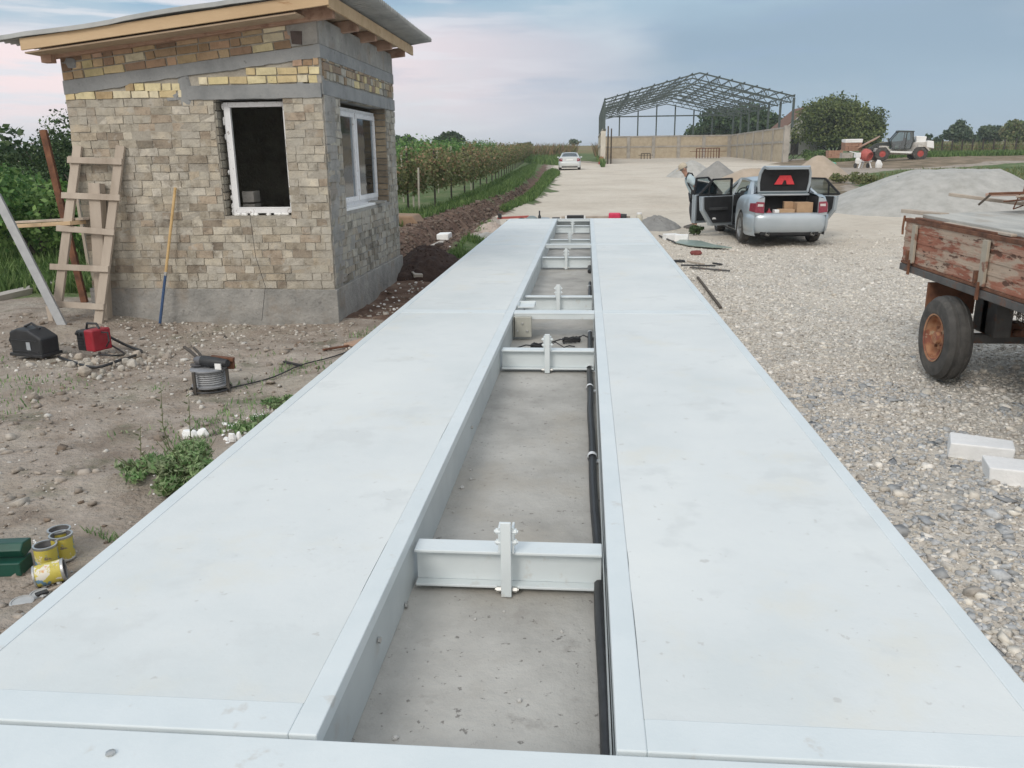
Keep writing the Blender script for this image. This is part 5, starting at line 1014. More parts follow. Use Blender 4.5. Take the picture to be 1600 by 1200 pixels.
# brick pallets and stacks
def pallet(label, px, py, Y, w_, h_, m, cap=None):
    x = at(px, Y); z = gz(x, Y); z = max(z, atY(px, py, Y).z) if py else z
    t = thing('brick_stack', label, 'brick stack', (x, Y, z)); b = MB(6)
    n_ = 5
    for i in range(n_):
        for j in range(4): b.box((-w_/2+w_*(i+.5)/n_, b.R.uniform(-.03, .03), h_*(j+.5)/4), (w_/n_*.97, w_*.8, h_/4*.96), (0, 0, b.R.uniform(-.04, .04)))
    b.build('bricks', m, t)
    if cap: b = MB(6); b.box((0, 0, h_+.08), (w_*1.03, w_*.85, .34), j=.04); b.build('cover', cap, t, bevel=.05)
redb = mat('hollow_brick', [(.30, .17, .12), (.40, .24, .17)], 3, .9)
pallet('brick pallet wrapped in white film near the telehandler', 1329, 236, 80, 1.5, .8, redb, foamw)
pallet('reddish brick stack left of the wrapped pallet, in the grass', 1303, 247, 70, 1.1, .6, redb)
pallet('small tan block stack in the grass by the mixer', 1322, 247, 66, .8, .4, conc)
for i in range(6):
    Y = 79.; xa, xb = at(1338+i*3, Y), at(1366+i*2, Y); z0, z1 = atY(1340, 232, Y).z, atY(1366, 217, Y).z
    plank('stacked_plank', ('lowest pale plank in the slanting pile beside the wrapped pallet', 'second plank up in the slanting pile beside the pallet', 'third plank in the slanting pile beside the pallet', 'fourth plank in the slanting pile beside the pallet', 'fifth plank in the slanting pile beside the pallet', 'topmost plank of the slanting pile beside the pallet')[i], 'plank', (xa, Y+i*.15, z0+i*.08), (xb, Y+i*.15, z1+.05*i), .2, .08, wood if i % 2 else mat('reddish_plank', [(.34, .20, .15), (.44, .28, .2)], 5, .9), group='slanting plank pile')
# concrete mixer
p = atG(1350, 263); mx = thing('concrete_mixer', 'small concrete mixer with a red drum, in front of the telehandler', 'mixer', (p.x, p.y, gz(p.x, p.y)), rz=.25)
b = MB(7); b.lathe([(.10, -.35), (.42, -.12), (.45, .15), (.34, .42), (.30, .42), (.30, .3)], (0, 0, 0), 'y', n=20); b.xf(Matrix.Translation((0, 0, .95)) @ Matrix.Rotation(rad(200), 4, 'Z') @ Matrix.Rotation(rad(-20), 4, 'X')); b.build('drum', mattered, mx, smooth=True)
b = MB(7); b.bar((-.5, -.1, 0), (-.15, 0, .9), .07, .07); b.bar((.5, -.1, 0), (.2, 0, .9), .07, .07); b.bar((-.5, -.1, .5), (.5, -.1, .5), .06, .06); b.bar((.1, .5, 0), (.1, .1, .8), .07, .07); b.bar((-.6, 0, 1.05), (-1.2, .1, 1.2), .06, .06); b.build('stand', white_p, mx)
b = MB(7); b.lohi((-.8, -.2, .75), (-.45, .2, 1.1)); b.build('motor_box', white_p, mx, bevel=.03)
for sx_ in (-.5, .5): b = MB(7); b.lathe([(0, -.04), (.18, -.04), (.18, .04), (0, .04)], (sx_, .35, .18), 'x', n=16); b.build('wheel', tyre_m, mx, smooth=True)
for (px, py, lab) in ((1372, 262, 'pale bent sheet leaning right of the mixer'), (1340, 258, 'pale sack slumped left of the mixer')):
    p = atG(px, py); b = MB(8); b.rock((0, 0, .25), (.6, .4, .6)); o = b.build('white_sack', foamw, bevel=.03); o.location = (p.x, p.y, gz(p.x, p.y)); tag(o, lab, 'sack')
# far fence at the right
def fence(label, pts, n_, h, name='wire_fence'):
    t = thing(name, label, 'fence', (pts[0][0], pts[0][1], gz(*pts[0]))); O = Vector(t.location); top = []
    for i in range(n_):
        q = i/(n_-1); x = pts[0][0]+(pts[1][0]-pts[0][0])*q; y = pts[0][1]+(pts[1][1]-pts[0][1])*q; z = gz(x, y); b = MB(i); b.bar(Vector((x, y, z))-O, Vector((x, y, z+h))-O, .13, .13); b.build('post', dpost, t); top.append((x, y, z))
    b = MB(2)
    for zz in (.4, .8, 1.2): b.tube([Vector(q)-O+Vector((0, 0, zz)) for q in top], .02, 4)
    b.build('wire', rust, t)
fence('wire fence on dark posts along the far right field', [(at(1455, 112), 112), (at(1640, 100), 100)], 12, 1.9)
grass('tall_grass', 'pale green tall grass along the far right fence', [(at(1450, 114), 114), (at(1700, 104), 104), (at(1700, 125), 125), (at(1450, 130), 130)], 9000, 1.4, 'olive', 71, None, .09)
grass('maize_strip', 'brown and green crop strip beyond the white car', [(-40, 128), (3, 128), (3, 150), (-40, 160)], 12000, 1.7, 'brown', 72, None, .09)
grass('grass', 'green scrub between the white car and the hangar wall', [(-.4, 74), (1.9, 74), (1.9, 84), (1.7, 110), (-14, 120), (-5, 90)], 12000, .7, 'mid', 73, None, .05)
grass('grass', 'scrub at the foot of the big tree by the telehandler', [(21, 78), (42, 78), (44, 92), (30, 96), (23, 90)], 12000, .45, 'mid', 74, .42, .04)
for i, (px, Y, h, w_) in enumerate(((1268, 90, 1., 2.4), (1296, 84, .9, 2.2), (1376, 80, .9, 2.))):
    bush('shrub', ('low green shrub under the farmhouse wall', 'low green shrub behind the brown sand heap', 'green shrub behind the mixer')[i], 'shrub', at(px, Y), Y, h, w_, 'mid', 1200, .09, 300+i)
for i, (px, py, h) in enumerate(((1312, 286, .5), (1340, 288, .55), (1358, 291, .6))):
    p = atG(px, py); bush('shrub', ('grey green weed bush at the left end of the gravel heap', 'grey green weed bush beside the gravel heap, middle one', 'grey green weed bush touching the gravel heap slope')[i], 'shrub', p.x, p.y, h, 1., 'olive', 900, .05, 310+i)
# ================================================================ TELEHANDLER
Yt = 74.; xt = at(1403, Yt); th = thing('telehandler', 'dirty white telehandler with red wheel hubs, facing left', 'telehandler', (xt, Yt, atY(1412, 250.5, Yt).z-.02), rz=-.12); th.scale = (.93, .93, .95)
th_m = mat('dirty_white_paint', [(.46, .44, .41), (.62, .61, .58)], 2, .6, spots=[(3, .5, .65, (.33, .27, .21), .6)]); th_d = mat('dark_machine', [(.03, .035, .035), (.07, .075, .07)], 4, .6)
for sx_ in (-1.6, 1.6):
    for sy_ in (-1.05, 1.05):
        b = MB(1); s = 1 if sy_ > 0 else -1; b.lathe([(.28, -.15), (.28, -.2), (.52, -.21), (.6, -.15), (.6, .15), (.52, .21), (.28, .2), (.28, .15)], (sx_, sy_, .6), 'y', n=28, caps=False)
        for k in range(20): a = k*math.pi/10; b.box((sx_+.6*math.cos(a), sy_, .6+.6*math.sin(a)), (.06, .36, .06), (0, -a, 0))
        wh_ = b.build('wheel', tyre_m, th, smooth=True); b = MB(1); b.lathe([(.30, -.14), (.24, -.12), (.1, -.17), (0, -.17)] if s < 0 else [(0, .17), (.1, .17), (.24, .12), (.30, .14)], (sx_, sy_, .6), 'y', n=20); b.build('hub', mat('red_hub', [(.36, .05, .05), (.48, .10, .08)], 4, .7) if 'red_hub' not in MATS else MATS['red_hub'], wh_, smooth=True)
b = MB(2); b.prism([(-1.1, .55), (1.2, .5), (1.3, .9), (2.5, 1.0), (2.4, 1.6), (1.0, 1.55), (.4, 1.0), (-.6, 1.0), (-1.3, 1.05), (-2.1, 1.1), (-2.1, .75), (-1.2, .8)], 'y', -.55, .55); b.build('chassis', th_m, th, bevel=.03)
b = MB(2); b.prism([(-.9, .7), (.9, .6), (1.0, .78), (-.9, .85)], 'y', -.9, -.56); b.build('step_rail', foamw, th, bevel=.02)
b = MB(3); b.prism([(-.75, 1.0), (.75, 1.0), (.95, 1.7), (.85, 2.45), (-.35, 2.5), (-.95, 1.75)], 'y', -.95, -.08); cabm = b.build('cab_glass', gl_car, th)
b = MB(3)
for y in (-.95, -.08):
    P_ = [(-.75, 1.0), (.75, 1.0), (.95, 1.7), (.85, 2.45), (-.35, 2.5), (-.95, 1.75)]
    for i in range(6): a, c_ = P_[i], P_[(i+1) % 6]; b.bar((a[0], y, a[1]), (c_[0], y, c_[1]), .09, .09)
    b.bar((.3, y, 1.0), (.35, y, 2.45), .08, .08)
b.prism([(-.45, 2.47), (.95, 2.42), (.95, 2.52), (-.4, 2.58)], 'y', -1.0, -.03); b.build('cab_frame', th_d, th)
b = MB(3); b.lohi((-.1, -.8, 1.0), (.4, -.25, 1.35)).lohi((.3, -.8, 1.3), (.45, -.25, 1.95)).lohi((-.75, -.75, 1.0), (-.5, -.3, 1.45)); b.build('seat', black_i, th)
b = MB(4); b.bar((2.6, .35, 1.75), (-1.9, .35, 1.35), .32, .36); b.build('boom', th_d, th, bevel=.02)
b = MB(4); b.bar((-1.9, .35, 1.4), (-2.7, .35, .75), .22, .26); b.bar((-2.7, -.6, .75), (-2.7, 1.1, .75), .16, .5); b.build('boom_head', th_d, th, bevel=.02)
b = MB(4); b.prism([(-2.75, .3), (-2.9, .3), (-3.3, .45), (-3.35, .55), (-2.85, 1.1), (-2.75, 1.1)], 'y', -.8, 1.2); b.build('bucket', rust, th, bevel=.02)
b = MB(5); b.prism([(1.5, 1.2), (2.1, 1.2), (2.2, 2.05), (1.3, 2.1), (1.35, 1.5)], 'y', -.3, .6); b.prism([(2.2, 1.1), (2.85, 1.0), (2.75, 1.65), (2.2, 1.7)], 'y', -.6, .6); b.build('engine_cover', foamw, th, bevel=.06)
b = MB(5); b.prism([(1.3, 1.15), (1.35, 1.3), (1.95, 1.28), (2.35, .85), (2.25, .8), (1.9, 1.16)], 'y', -1.3, -.8); b.prism([(-1.9, 1.15), (-1.85, 1.3), (-1.3, 1.28), (-.95, .85), (-1.05, .8), (-1.35, 1.16)], 'y', -1.3, -.8); b.build('mudguard', th_m, th)
b = MB(5); b.bar((-1.0, -1., 1.2), (-1.2, -1.15, 1.75), .04, .04); b.box((-1.2, -1.15, 1.8), (.08, .2, .3)); b.build('mirror', th_d, th)
# ================================================================ CARS
silver = mat('silver_paint', [(.40, .455, .50), (.46, .51, .55)], 1.5, .32, .35, coat=.5); whitep = mat('white_car_paint', [(.60, .64, .66), (.66, .69, .70)], 1.5, .3, .1, coat=.6)
tail_m = mat('red_lens', [(.20, .02, .04), (.28, .04, .07)], 20, .2, coat=.5); lens_w = mat('pale_lens', [(.5, .42, .42), (.62, .55, .55)], 20, .2); alloy = mat('alloy', [(.35, .36, .37), (.5, .51, .52)], 9, .35, .8); inter = mat('seat_cloth', [(.03, .032, .036), (.055, .058, .062)], 8, .9)
def car(name, label, loc, rz, paint, opened):
    t = thing(name, label, 'car', loc, rz); RA, FA, WR = -1.30, 1.35, .315
    def zb(y):      # bottom edge with wheel arches
        z = .20
        for a in (RA, FA):
            d = abs(y-a)
            if d < .375: z = max(z, WR+math.sqrt(.375**2-d*d))
        return z
    ST = [(-2.27, .66, .58, .62), (-2.22, .755, .70, .98), (-2.08, .825, .755, 1.01), (-1.9, .865, .79, 1.03), (-1.6, .875, .80, 1.035), (-1.0, .885, .79, .985), (0, .885, .785, .955), (.9, .882, .78, .93), (1.2, .88, .76, .93), (1.7, .865, .72, .885), (2.0, .83, .66, .83), (2.2, .74, .55, .72), (2.27, .62, .45, .60)]
    ys = sorted(set([round(q, 3) for q in np.linspace(-2.22, 2.27, 76)]+[-2.0, -1.05, 1.02, -.02])); A = np.array(ST)
    def st(y): return [float(np.interp(y, A[:, 0], A[:, k])) for k in (1, 2, 3)]
    rings = []
    for y in ys:
        hm, ht, zt_ = st(y); z0 = zb(y); bz = zt_-.035; h = bz-z0
        half = [(hm*.955, z0), (hm*.985, z0+.05*h), (hm, z0+.35*h), (hm*.995, z0+.66*h), (hm*.965, z0+.86*h), (ht, bz), (ht*.93, zt_), (.57, zt_+.012), (0, zt_+.022)]
        rings.append([(-x, y, z) for x, z in half]+[(x, y, z) for x, z in half[::-1][1:]])
    n = len(rings[0]); vs = [p for r_ in rings for p in r_]; fs = []; cabin = (-1.42, 1.0)
    for i in range(len(ys)-1):
        y = (ys[i]+ys[i+1])/2
        for k in range(n-1):
            kk = k if k < 8 else 15-k      # mirrored index of the face from the sill up
            if kk >= 6 and cabin[0] < y < cabin[1]: continue          # cabin well
            if kk == 7 and -2.2 < y < -1.5 and opened: continue     # boot opening
            if opened and 1 <= kk <= 5:
                side = 'L' if k < 8 else 'R'
                if side == 'L' and (-.93 < y < -.06 or .04 < y < .98): continue
                if side == 'R' and (-.93 < y < -.06): continue
            fs.append((i*n+k, i*n+k+1, (i+1)*n+k+1, (i+1)*n+k))
    b = MB(1); b.add(vs, fs)
    fr = rings[-1]; b.add(fr, [tuple(range(n))])
    rr0 = rings[0]
    if opened:
        b.prism([(-.755, .62), (-.57, .62), (-.57, .985), (-.70, .95), (-.74, .85)], 'y', -2.235, -2.2); b.prism([(.755, .62), (.57, .62), (.57, .985), (.70, .95), (.74, .85)], 'y', -2.235, -2.2)
    else: b.add(rr0, [tuple(range(n))[::-1]])
    body = b.build('body', paint, t, smooth=True, ang=50)
    # rear bumper
    prof = [(-.885, .30), (-.885, .60)]; b = MB(2); secs = []
    for q in np.linspace(0, math.pi, 25):
        cx_ = math.copysign(abs(math.cos(q))**.42, -math.cos(q)); sy_ = math.sin(q)**.55; nx_, ny_ = cx_, -sy_; ln_ = math.hypot(nx_, ny_); nx_ /= ln_; ny_ /= ln_
        def o_(d, z): return (cx_*.872+nx_*d, -1.72-.565*sy_+ny_*d, z)
        secs.append([o_(-.10, .25), o_(-.005, .29), o_(.018, .42), o_(.022, .55), o_(.008, .62), o_(-.04, .66), o_(-.16, .668)])
    vs = [p for s in secs for p in s]; m_ = 7; fs = [(i*m_+k, i*m_+k+1, (i+1)*m_+k+1, (i+1)*m_+k) for i in range(24) for k in range(m_-1)]; b.add(vs, fs); b.build('rear_bumper', paint, t, smooth='all')
    b = MB(2); b.lohi((-.62, -2.25, .22), (.62, -2.0, .31)); b.build('valance', black_i, t, bevel=.02)
    for s in (-1, 1):
        b = MB(3); b.tube([(s*.48, -2.05, .25), (s*.48, -2.31, .245)], .04, 12, cap=False); b.tube([(s*.48, -2.2, .25), (s*.48, -2.25, .25)], .03, 8); b.build('exhaust', bolt_m, t, smooth=True)
        b = MB(3); b.prism([(s*.575, .66), (s*.765, .68), (s*.755, .86), (s*.735, .895), (s*.575, .885)], 'y', -2.255, -2.19); b.add([(s*.765, -2.25, .68), (s*.845, -2.03, .70), (s*.832, -2.03, .86), (s*.755, -2.25, .87), (s*.74, -2.18, .68), (s*.80, -2.0, .70), (s*.79, -2.0, .86), (s*.73, -2.18, .87)], [(0, 1, 2, 3), (4, 7, 6, 5), (0, 4, 5, 1), (3, 2, 6, 7), (1, 5, 6, 2), (0, 3, 7, 4)]); tl = b.build('tail_light', tail_m, t, bevel=.008)
        b = MB(3); b.prism([(s*.60, .80), (s*.72, .80), (s*.71, .85), (s*.60, .845)], 'y', -2.26, -2.254); b.build('lens', lens_w, tl)
    b = MB(4); b.lohi((-.68, -2.0, .17), (.68, 2.1, .30)); b.lohi((-.62, -1.7, .3), (.62, -.98, .6)); b.lohi((-.62, .98, .3), (.62, 2.1, .72)); b.lohi((-.86, -.98, .18), (.86, 1.0, .26)); b.build('underbody', black_i, t)
    # wheels
    def wheel(x, y):
        s = 1 if x > 0 else -1; b = MB(5); b.lathe([(.21, -.085), (.215, -.10), (.29, -.105), (WR, -.08), (WR, .08), (.29, .105), (.215, .10), (.21, .085)], (x, y, WR), 'x', n=30, caps=False); w_ = b.build('wheel', tyre_m, t, smooth=True)
        b = MB(5); b.lathe([(.217, -.095), (.20, -.07), (.20, .09)] if s < 0 else [(.20, -.09), (.20, .07), (.217, .095)], (x, y, WR), 'x', n=24, caps=False)
        for k in range(7): a = k*2*math.pi/7; b.bar((x+s*.075, y+.03*math.cos(a), WR+.03*math.sin(a)), (x+s*.06, y+.205*math.cos(a), WR+.205*math.sin(a)), .035, .05)
        b.lathe([(.05, -.09), (0, -.09)] if s < 0 else [(0, .09), (.05, .09)], (x, y, WR), 'x', n=12); b.build('rim', alloy, w_)
        b = MB(5); b.lathe([(0, s*.0), (.19, s*.01)], (x, y, WR), 'x', n=16); b.build('brake', black_i, w_)
    for x in (-.775, .775):
        for y in (RA, FA): wheel(x, y)
    # roof and pillars
    b = MB(6); xs = np.linspace(-1, 1, 13); yy = [(.42, .50, 1.385), (.1, .555, 1.42), (-.35, .575, 1.43), (-.75, .56, 1.41), (-1.0, .53, 1.365)]
    vs = []; fs = []
    for (y, hwd, z) in yy:
        for q in xs: vs.append((q*hwd, y, z-.055*abs(q)**3.5))
    for i in range(4):
        for k in range(12): fs.append((i*13+k, i*13+k+1, (i+1)*13+k+1, (i+1)*13+k))
    nv = len(vs); vs += [(x, y, z-.03) for x, y, z in vs]; fs += [tuple(nv+q for q in f[::-1]) for f in fs]
    b.add(vs, fs)
    for s in (-1, 1):
        b.bar((s*.50, .42, 1.345), (s*.72, 1.12, .93), .05, .06)                                  # A pillar
        for k in range(6):      # roof rail
            y0, y1 = .42-.236*k, .42-.236*(k+1); x0, x1 = np.interp([-y0, -y1], [-.42, -.1, .35, .75, 1.0], [.50, .555, .575, .56, .53]); z0, z1 = np.interp([-y0, -y1], [-.42, -.1, .35, .75, 1.0], [1.335, 1.365, 1.375, 1.355, 1.31]); b.bar((s*(x0+.012), y0, z0), (s*(x1+.012), y1, z1), .055, .055)
        b.prism([(-.86, 1.335), (-1.0, 1.33), (-1.62, 1.03), (-1.62, .98), (-1.0, .96), (-1.22, 1.05)], 'x', 0, .06)
        st_ = len(b.v)-12
        for i in range(st_, len(b.v)):
            x, y, z = b.v[i]; f = (z-.95)/.40; b.v[i] = (s*(.775-.215*f-x), y, z)
        b.bar((s*.79, -.01, .93), (s*.60, -.06, 1.36), .06, .05)                                  # B pillar
        b.lohi((s*.80-.03, -.06, .22), (s*.80+.03, .04, .95))
    gh_ = b.build('greenhouse', paint, t, smooth=True, ang=35)
    b = MB(7); b.add([(-.52, -1.0, 1.345), (.52, -1.0, 1.345), (.66, -1.55, 1.055), (-.66, -1.55, 1.055)], [(0, 1, 2, 3)]); b.build('rear_window', gl_car, t); b = MB(7); b.add([(-.49, .42, 1.36), (.49, .42, 1.36), (.68, 1.10, .95), (-.68, 1.10, .95)], [(0, 1, 2, 3)]); b.build('windscreen', gl_car, t)
    def sidewin(s, fb):
        b = MB(7); P_ = [(-.06, .955), (-.09, 1.34), (-.86, 1.32), (-1.25, 1.02), (-1.0, .975)] if fb == 'r' else [(.03, .955), (0, 1.35), (.38, 1.33), (.98, .95)]
        b.add([(s*(.775-.215*((z-.95)/.4)), y, z) for y, z in P_], [tuple(range(len(P_)))]); b.build('side_window', gl_car, t)
    # quarter glass and interior
    for s in (-1, 1):
        b = MB(7); b.add([(s*.755, -1.02, .985), (s*.62, -.92, 1.27), (s*.735, -1.30, 1.03)], [(0, 1, 2)]); b.build('quarter_window', gl_car, t)
        for (y, h_) in ((.15, 1.0), (-.85, .98)):
            b = MB(8); b.lohi((s*.36-.25, y-.12, .30), (s*.36+.25, y+.45, .50)); b.box((s*.36, y-.12, .75), (.48, .12, .6), (.2, 0, 0)); b.box((s*.36, y-.18, 1.10), (.24, .08, .16), (.1, 0, 0)); b.build('seat', inter, t, bevel=.03)
    b = MB(8); b.lohi((-.76, .78, .62), (.76, 1.12, .92)); b.build('dashboard', black_i, t, bevel=.03); b = MB(8); b.lohi((-.7, -1.45, .94), (.7, -1.05, .97)); b.build('parcel_shelf', black_i, t, bevel=.01)
    b = MB(8); b.tube([(-.36+.17*math.cos(a), .62+.05*math.sin(a), .93+.16*math.sin(a)) for a in np.linspace(0, 6.283, 21)], .014, 6); b.build('steering_wheel', black_i, t, smooth=True)
    if not opened:
        for s in (-1, 1):
            for fb in 'rf': sidewin(s, fb)
        b = MB(9); b.lohi((-.26, -2.275, .72), (.26, -2.262, .83)); b.build('number_plate', foamw, t)
    for s in (-1, 1):
        if opened and s < 0: continue
        b = MB(9); b.box((s*.95, .92, .98), (.16, .09, .12)); b.build('mirror', paint, t, bevel=.03)
    if opened:
        # boot well
        b = MB(10); b.lohi((-.57, -2.19, .50), (.57, -1.3, .52)); b.lohi((-.59, -2.19, .5), (-.57, -1.45, .99)); b.lohi((.57, -2.19, .5), (.59, -1.45, .99)); b.lohi((-.57, -1.32, .5), (.57, -1.30, .96)); b.lohi((-.57, -2.2, .5), (.57, -2.18, .66)); b.lohi((-.57, -1.55, 1.0), (.57, -1.3, 1.02)); b.build('boot_liner', black_i, t)
        # boot lid, raised on its hinges
        lid = bpy.data.objects.new('boot_lid', None)
        xs = np.linspace(-1, 1, 15)
        def lidmesh(off, prof_): 
            vs = []; fs = []
            for (u, v, hwd, crown) in prof_:
                for q in xs: vs.append((q*hwd, u, v+crown*(1-q*q)))
            for i in range(len(prof_)-1):
                for k in range(14): fs.append((i*15+k, i*15+k+1, (i+1)*15+k+1, (i+1)*15+k))
            return vs, fs
        out = [(0, 0, .53, .02), (-.2, .0, .555, .035), (-.4, -.01, .55, .045), (-.50, -.02, .52, .05), (-.55, -.06, .50, .03), (-.575, -.15, .48, 0), (-.57, -.25, .45, 0)]
        b = MB(11); vs, fs = lidmesh(0, out); b.add(vs, fs)
        rimp = [(-.53, 0, -.035), (-.555, -.2, -.03), (-.545, -.40, -.04), (-.51, -.49, -.06), (-.48, -.545, -.10), (-.44, -.55, -.24), (.44, -.55, -.24), (.48, -.545, -.10), (.51, -.49, -.06), (.545, -.40, -.04), (.555, -.2, -.03), (.53, 0, -.035)]
        for i in range(11): b.bar(rimp[i], rimp[i+1], .05, .035)
        b.bar(rimp[0], rimp[-1], .05, .03)
        M = Matrix.Translation((0, -1.46, 1.06)) @ Matrix.Rotation(rad(-78), 4, 'X'); b.xf(M); lid = b.build('boot_lid', paint, t, smooth=True, ang=40)
        b = MB(11); inn = [(-.02, -.035, .50, 0), (-.2, -.045, .525, 0), (-.38, -.055, .515, 0), (-.48, -.08, .48, 0), (-.525, -.12, .46, 0), (-.53, -.22, .43, 0)]; vs, fs = lidmesh(0, inn); b.add(vs, fs); b.xf(M); b.build('lid_lining', black_i, lid)
        b = MB(11); b.prism([(-.22, -.17), (.22, -.17), (.12, -.36), (-.12, -.36)], 'z', -.078, -.068)
        b.xf(M); wt = b.build('warning_triangle', mat('red_reflector', [(.72, .04, .06), (.82, .08, .09)], 30, .4), lid, bevel=.004)
        b = MB(11); b.prism([(-.05, -.175), (.05, -.175), (.02, -.26), (-.02, -.26)], 'z', -.084, -.0785); b.xf(M); b.build('triangle_notch', black_i, lid)
        for s in (-1, 1): b = MB(11); b.bar((s*.57, -1.45, 1.0), (s*.585, -1.50, 1.16), .02, .03); b.build('hinge', black_i, lid)
        # doors
        def door(nm, s, hy, ang, kind):
            if kind == 'r': P_ = [(0, .27), (-.62, .27), (-.74, .42), (-.90, .62), (-.93, .93), (0, .93)]; Wn = [(-.01, .93), (-.03, 1.37), (-.60, 1.36), (-.97, .97)]; R_ = [(-.015, .34), (-.58, .34), (-.70, .48), (-.85, .66), (-.87, .92), (-.015, .92)]
            else: P_ = [(0, .27), (-1.0, .27), (-1.0, .93), (0, .91)]; Wn = [(-.99, .93), (-.97, 1.37), (-.58, 1.385), (-.02, .93)]; R_ = [(-.02, .34), (-.95, .34), (-.95, .92), (-.02, .90)]
            hx_ = s*.84; M = Matrix.Translation((hx_, hy, 0)) @ Matrix.Rotation(s*ang, 4, 'Z')
            b = MB(12); b.prism(P_, 'x', s*.0, s*.045); b.prism([(y*.995, z) for y, z in P_], 'x', -s*.07, -s*.002); b.xf(M); d = b.build('door', paint, t, bevel=.015); d['label'] = nm
            b = MB(12); b.prism(R_, 'x', -s*.10, -s*.072); b.xf(M); tr = b.build('door_trim', black_i, d, bevel=.01)
            b = MB(12); b.lohi((-s*.15, -.75, .62), (-s*.10, -.2, .68)); b.xf(M); b.build('armrest', inter, d, bevel=.01)
            b = MB(12); b.prism([(-.62, .42), (-.5, .42), (-.53, .46), (-.60, .46)], 'x', -s*.106, -s*.10); b.xf(M); b.build('door_lamp', foamw, d)
            b = MB(12); 
            for i in range(4): a, c_ = Wn[i], Wn[(i+1) % 4]; b.bar((-s*.02-s*.03*(a[1] > 1), a[0], a[1]), (-s*.02-s*.03*(c_[1] > 1), c_[0], c_[1]), .04, .045)
            if kind == 'r': b.bar((-s*.03, -.70, .93), (-s*.045, -.70, 1.26), .03, .03)
            else: b.bar((-s*.03, -.28, .93), (-s*.04, -.28, 1.16), .03, .03)
            b.xf(M); b.build('window_frame', black_i, d)
            b = MB(12); b.add([(-s*.02-s*.03*(z > 1), y, z) for y, z in Wn], [(0, 1, 2, 3)]); b.xf(M); b.build('door_glass', gl_car, d)
            b = MB(12); b.box((s*.055, P_[2][0]*.9 if kind == 'f' else -.8, .80), (.03, .16, .03)); b.xf(M); b.build('door_handle', paint, d, bevel=.008)
            if kind == 'f': b = MB(12); b.box((s*.13, -.12, .98), (.17, .09, .12)); b.xf(M); b.build('mirror', paint, d, bevel=.03)
        door('open rear left door, black inside', -1, -.04, rad(60), 'r'); door('open front left door, black inside', -1, 1.0, rad(54), 'f'); door('open rear right door', 1, -.04, rad(44), 'r')
        b = MB(12); b.lohi((-.56, -1.60, .985), (.56, -1.42, 1.035)); b.build('boot_front_edge', paint, t, bevel=.015)
        sidewin(1, 'f')
    def squash(o):
        if o.type == 'MESH':
            for v in o.data.vertices:
                if v.co.z > .95: v.co.z = .95+(v.co.z-.95)*.84
        for ch in [q for q in bpy.data.objects if q.parent is o and q.name.split('.')[0] != 'boot_lid']: squash(ch)
    squash(t); return t
cz = gz(4.2, 17.6); sc_ = car('silver_car', 'silver saloon car with doors and boot lid open, parked beside the weighbridge', (4.29, 17.72, cz), .035, silver, True); sc_.scale = (.93, .97, .98)
car('white_car', 'white saloon car parked far away on the left side of the road', (atG(889, 266).x, 68.3, gz(-1.1, 68.)), .02, whitep, False)
def incar(name, label, cat, lo, hi, m, group=None, bev=.006, rz=0):
    M = Matrix.Translation(Vector((4.29, 17.72, cz))) @ Matrix.Rotation(.035, 4, 'Z') @ Matrix.Diagonal((.93, .97, .98, 1)); c_ = M @ Vector(((lo[0]+hi[0])/2, (lo[1]+hi[1])/2, lo[2])); b = MB(3); b.box((0, 0, (hi[2]-lo[2])/2), [h-l for l, h in zip(lo, hi)], (0, 0, rz)); o = b.build(name, m, bevel=bev); o.location = c_; return tag(o, label, cat, group)
incar('cardboard_box', 'largest cardboard box, at the right side of the open boot', 'box', (.16, -2.10, .525), (.48, -1.8, .86), card, 'cardboard boxes in the boot', rz=.1)
incar('cardboard_box', 'cardboard box standing behind the largest one in the boot', 'box', (-.02, -1.85, .525), (.16, -1.6, .86), card, 'cardboard boxes in the boot', rz=-.1)
incar('cardboard_box', 'low flat cardboard box in the middle of the open boot', 'box', (-.20, -2.12, .525), (.10, -1.9, .73), card, 'cardboard boxes in the boot', rz=.06)
incar('grey_box', 'small grey carton beside the red bottle in the boot', 'box', (-.31, -2.1, .525), (-.21, -1.95, .72), foamw, rz=.1)
M = Matrix.Translation(Vector((4.29, 17.72, cz))) @ Matrix.Rotation(.035, 4, 'Z') @ Matrix.Diagonal((.93, .97, .98, 1)); rb = thing('red_bottle', 'red plastic bottle with a narrow neck in the boot corner', 'bottle', M @ Vector((-.42, -2.05, .525)))
b = MB(3); b.lathe([(0, 0), (.075, .0), (.08, .10), (.05, .15), (.018, .19), (.018, .22), (0, .22)], n=14); b.build('bottle_body', redm, rb, smooth=True); b = MB(3); b.lathe([(0, .22), (.022, .22), (.022, .245), (0, .245)], n=10); b.build('cap', black_i, rb)
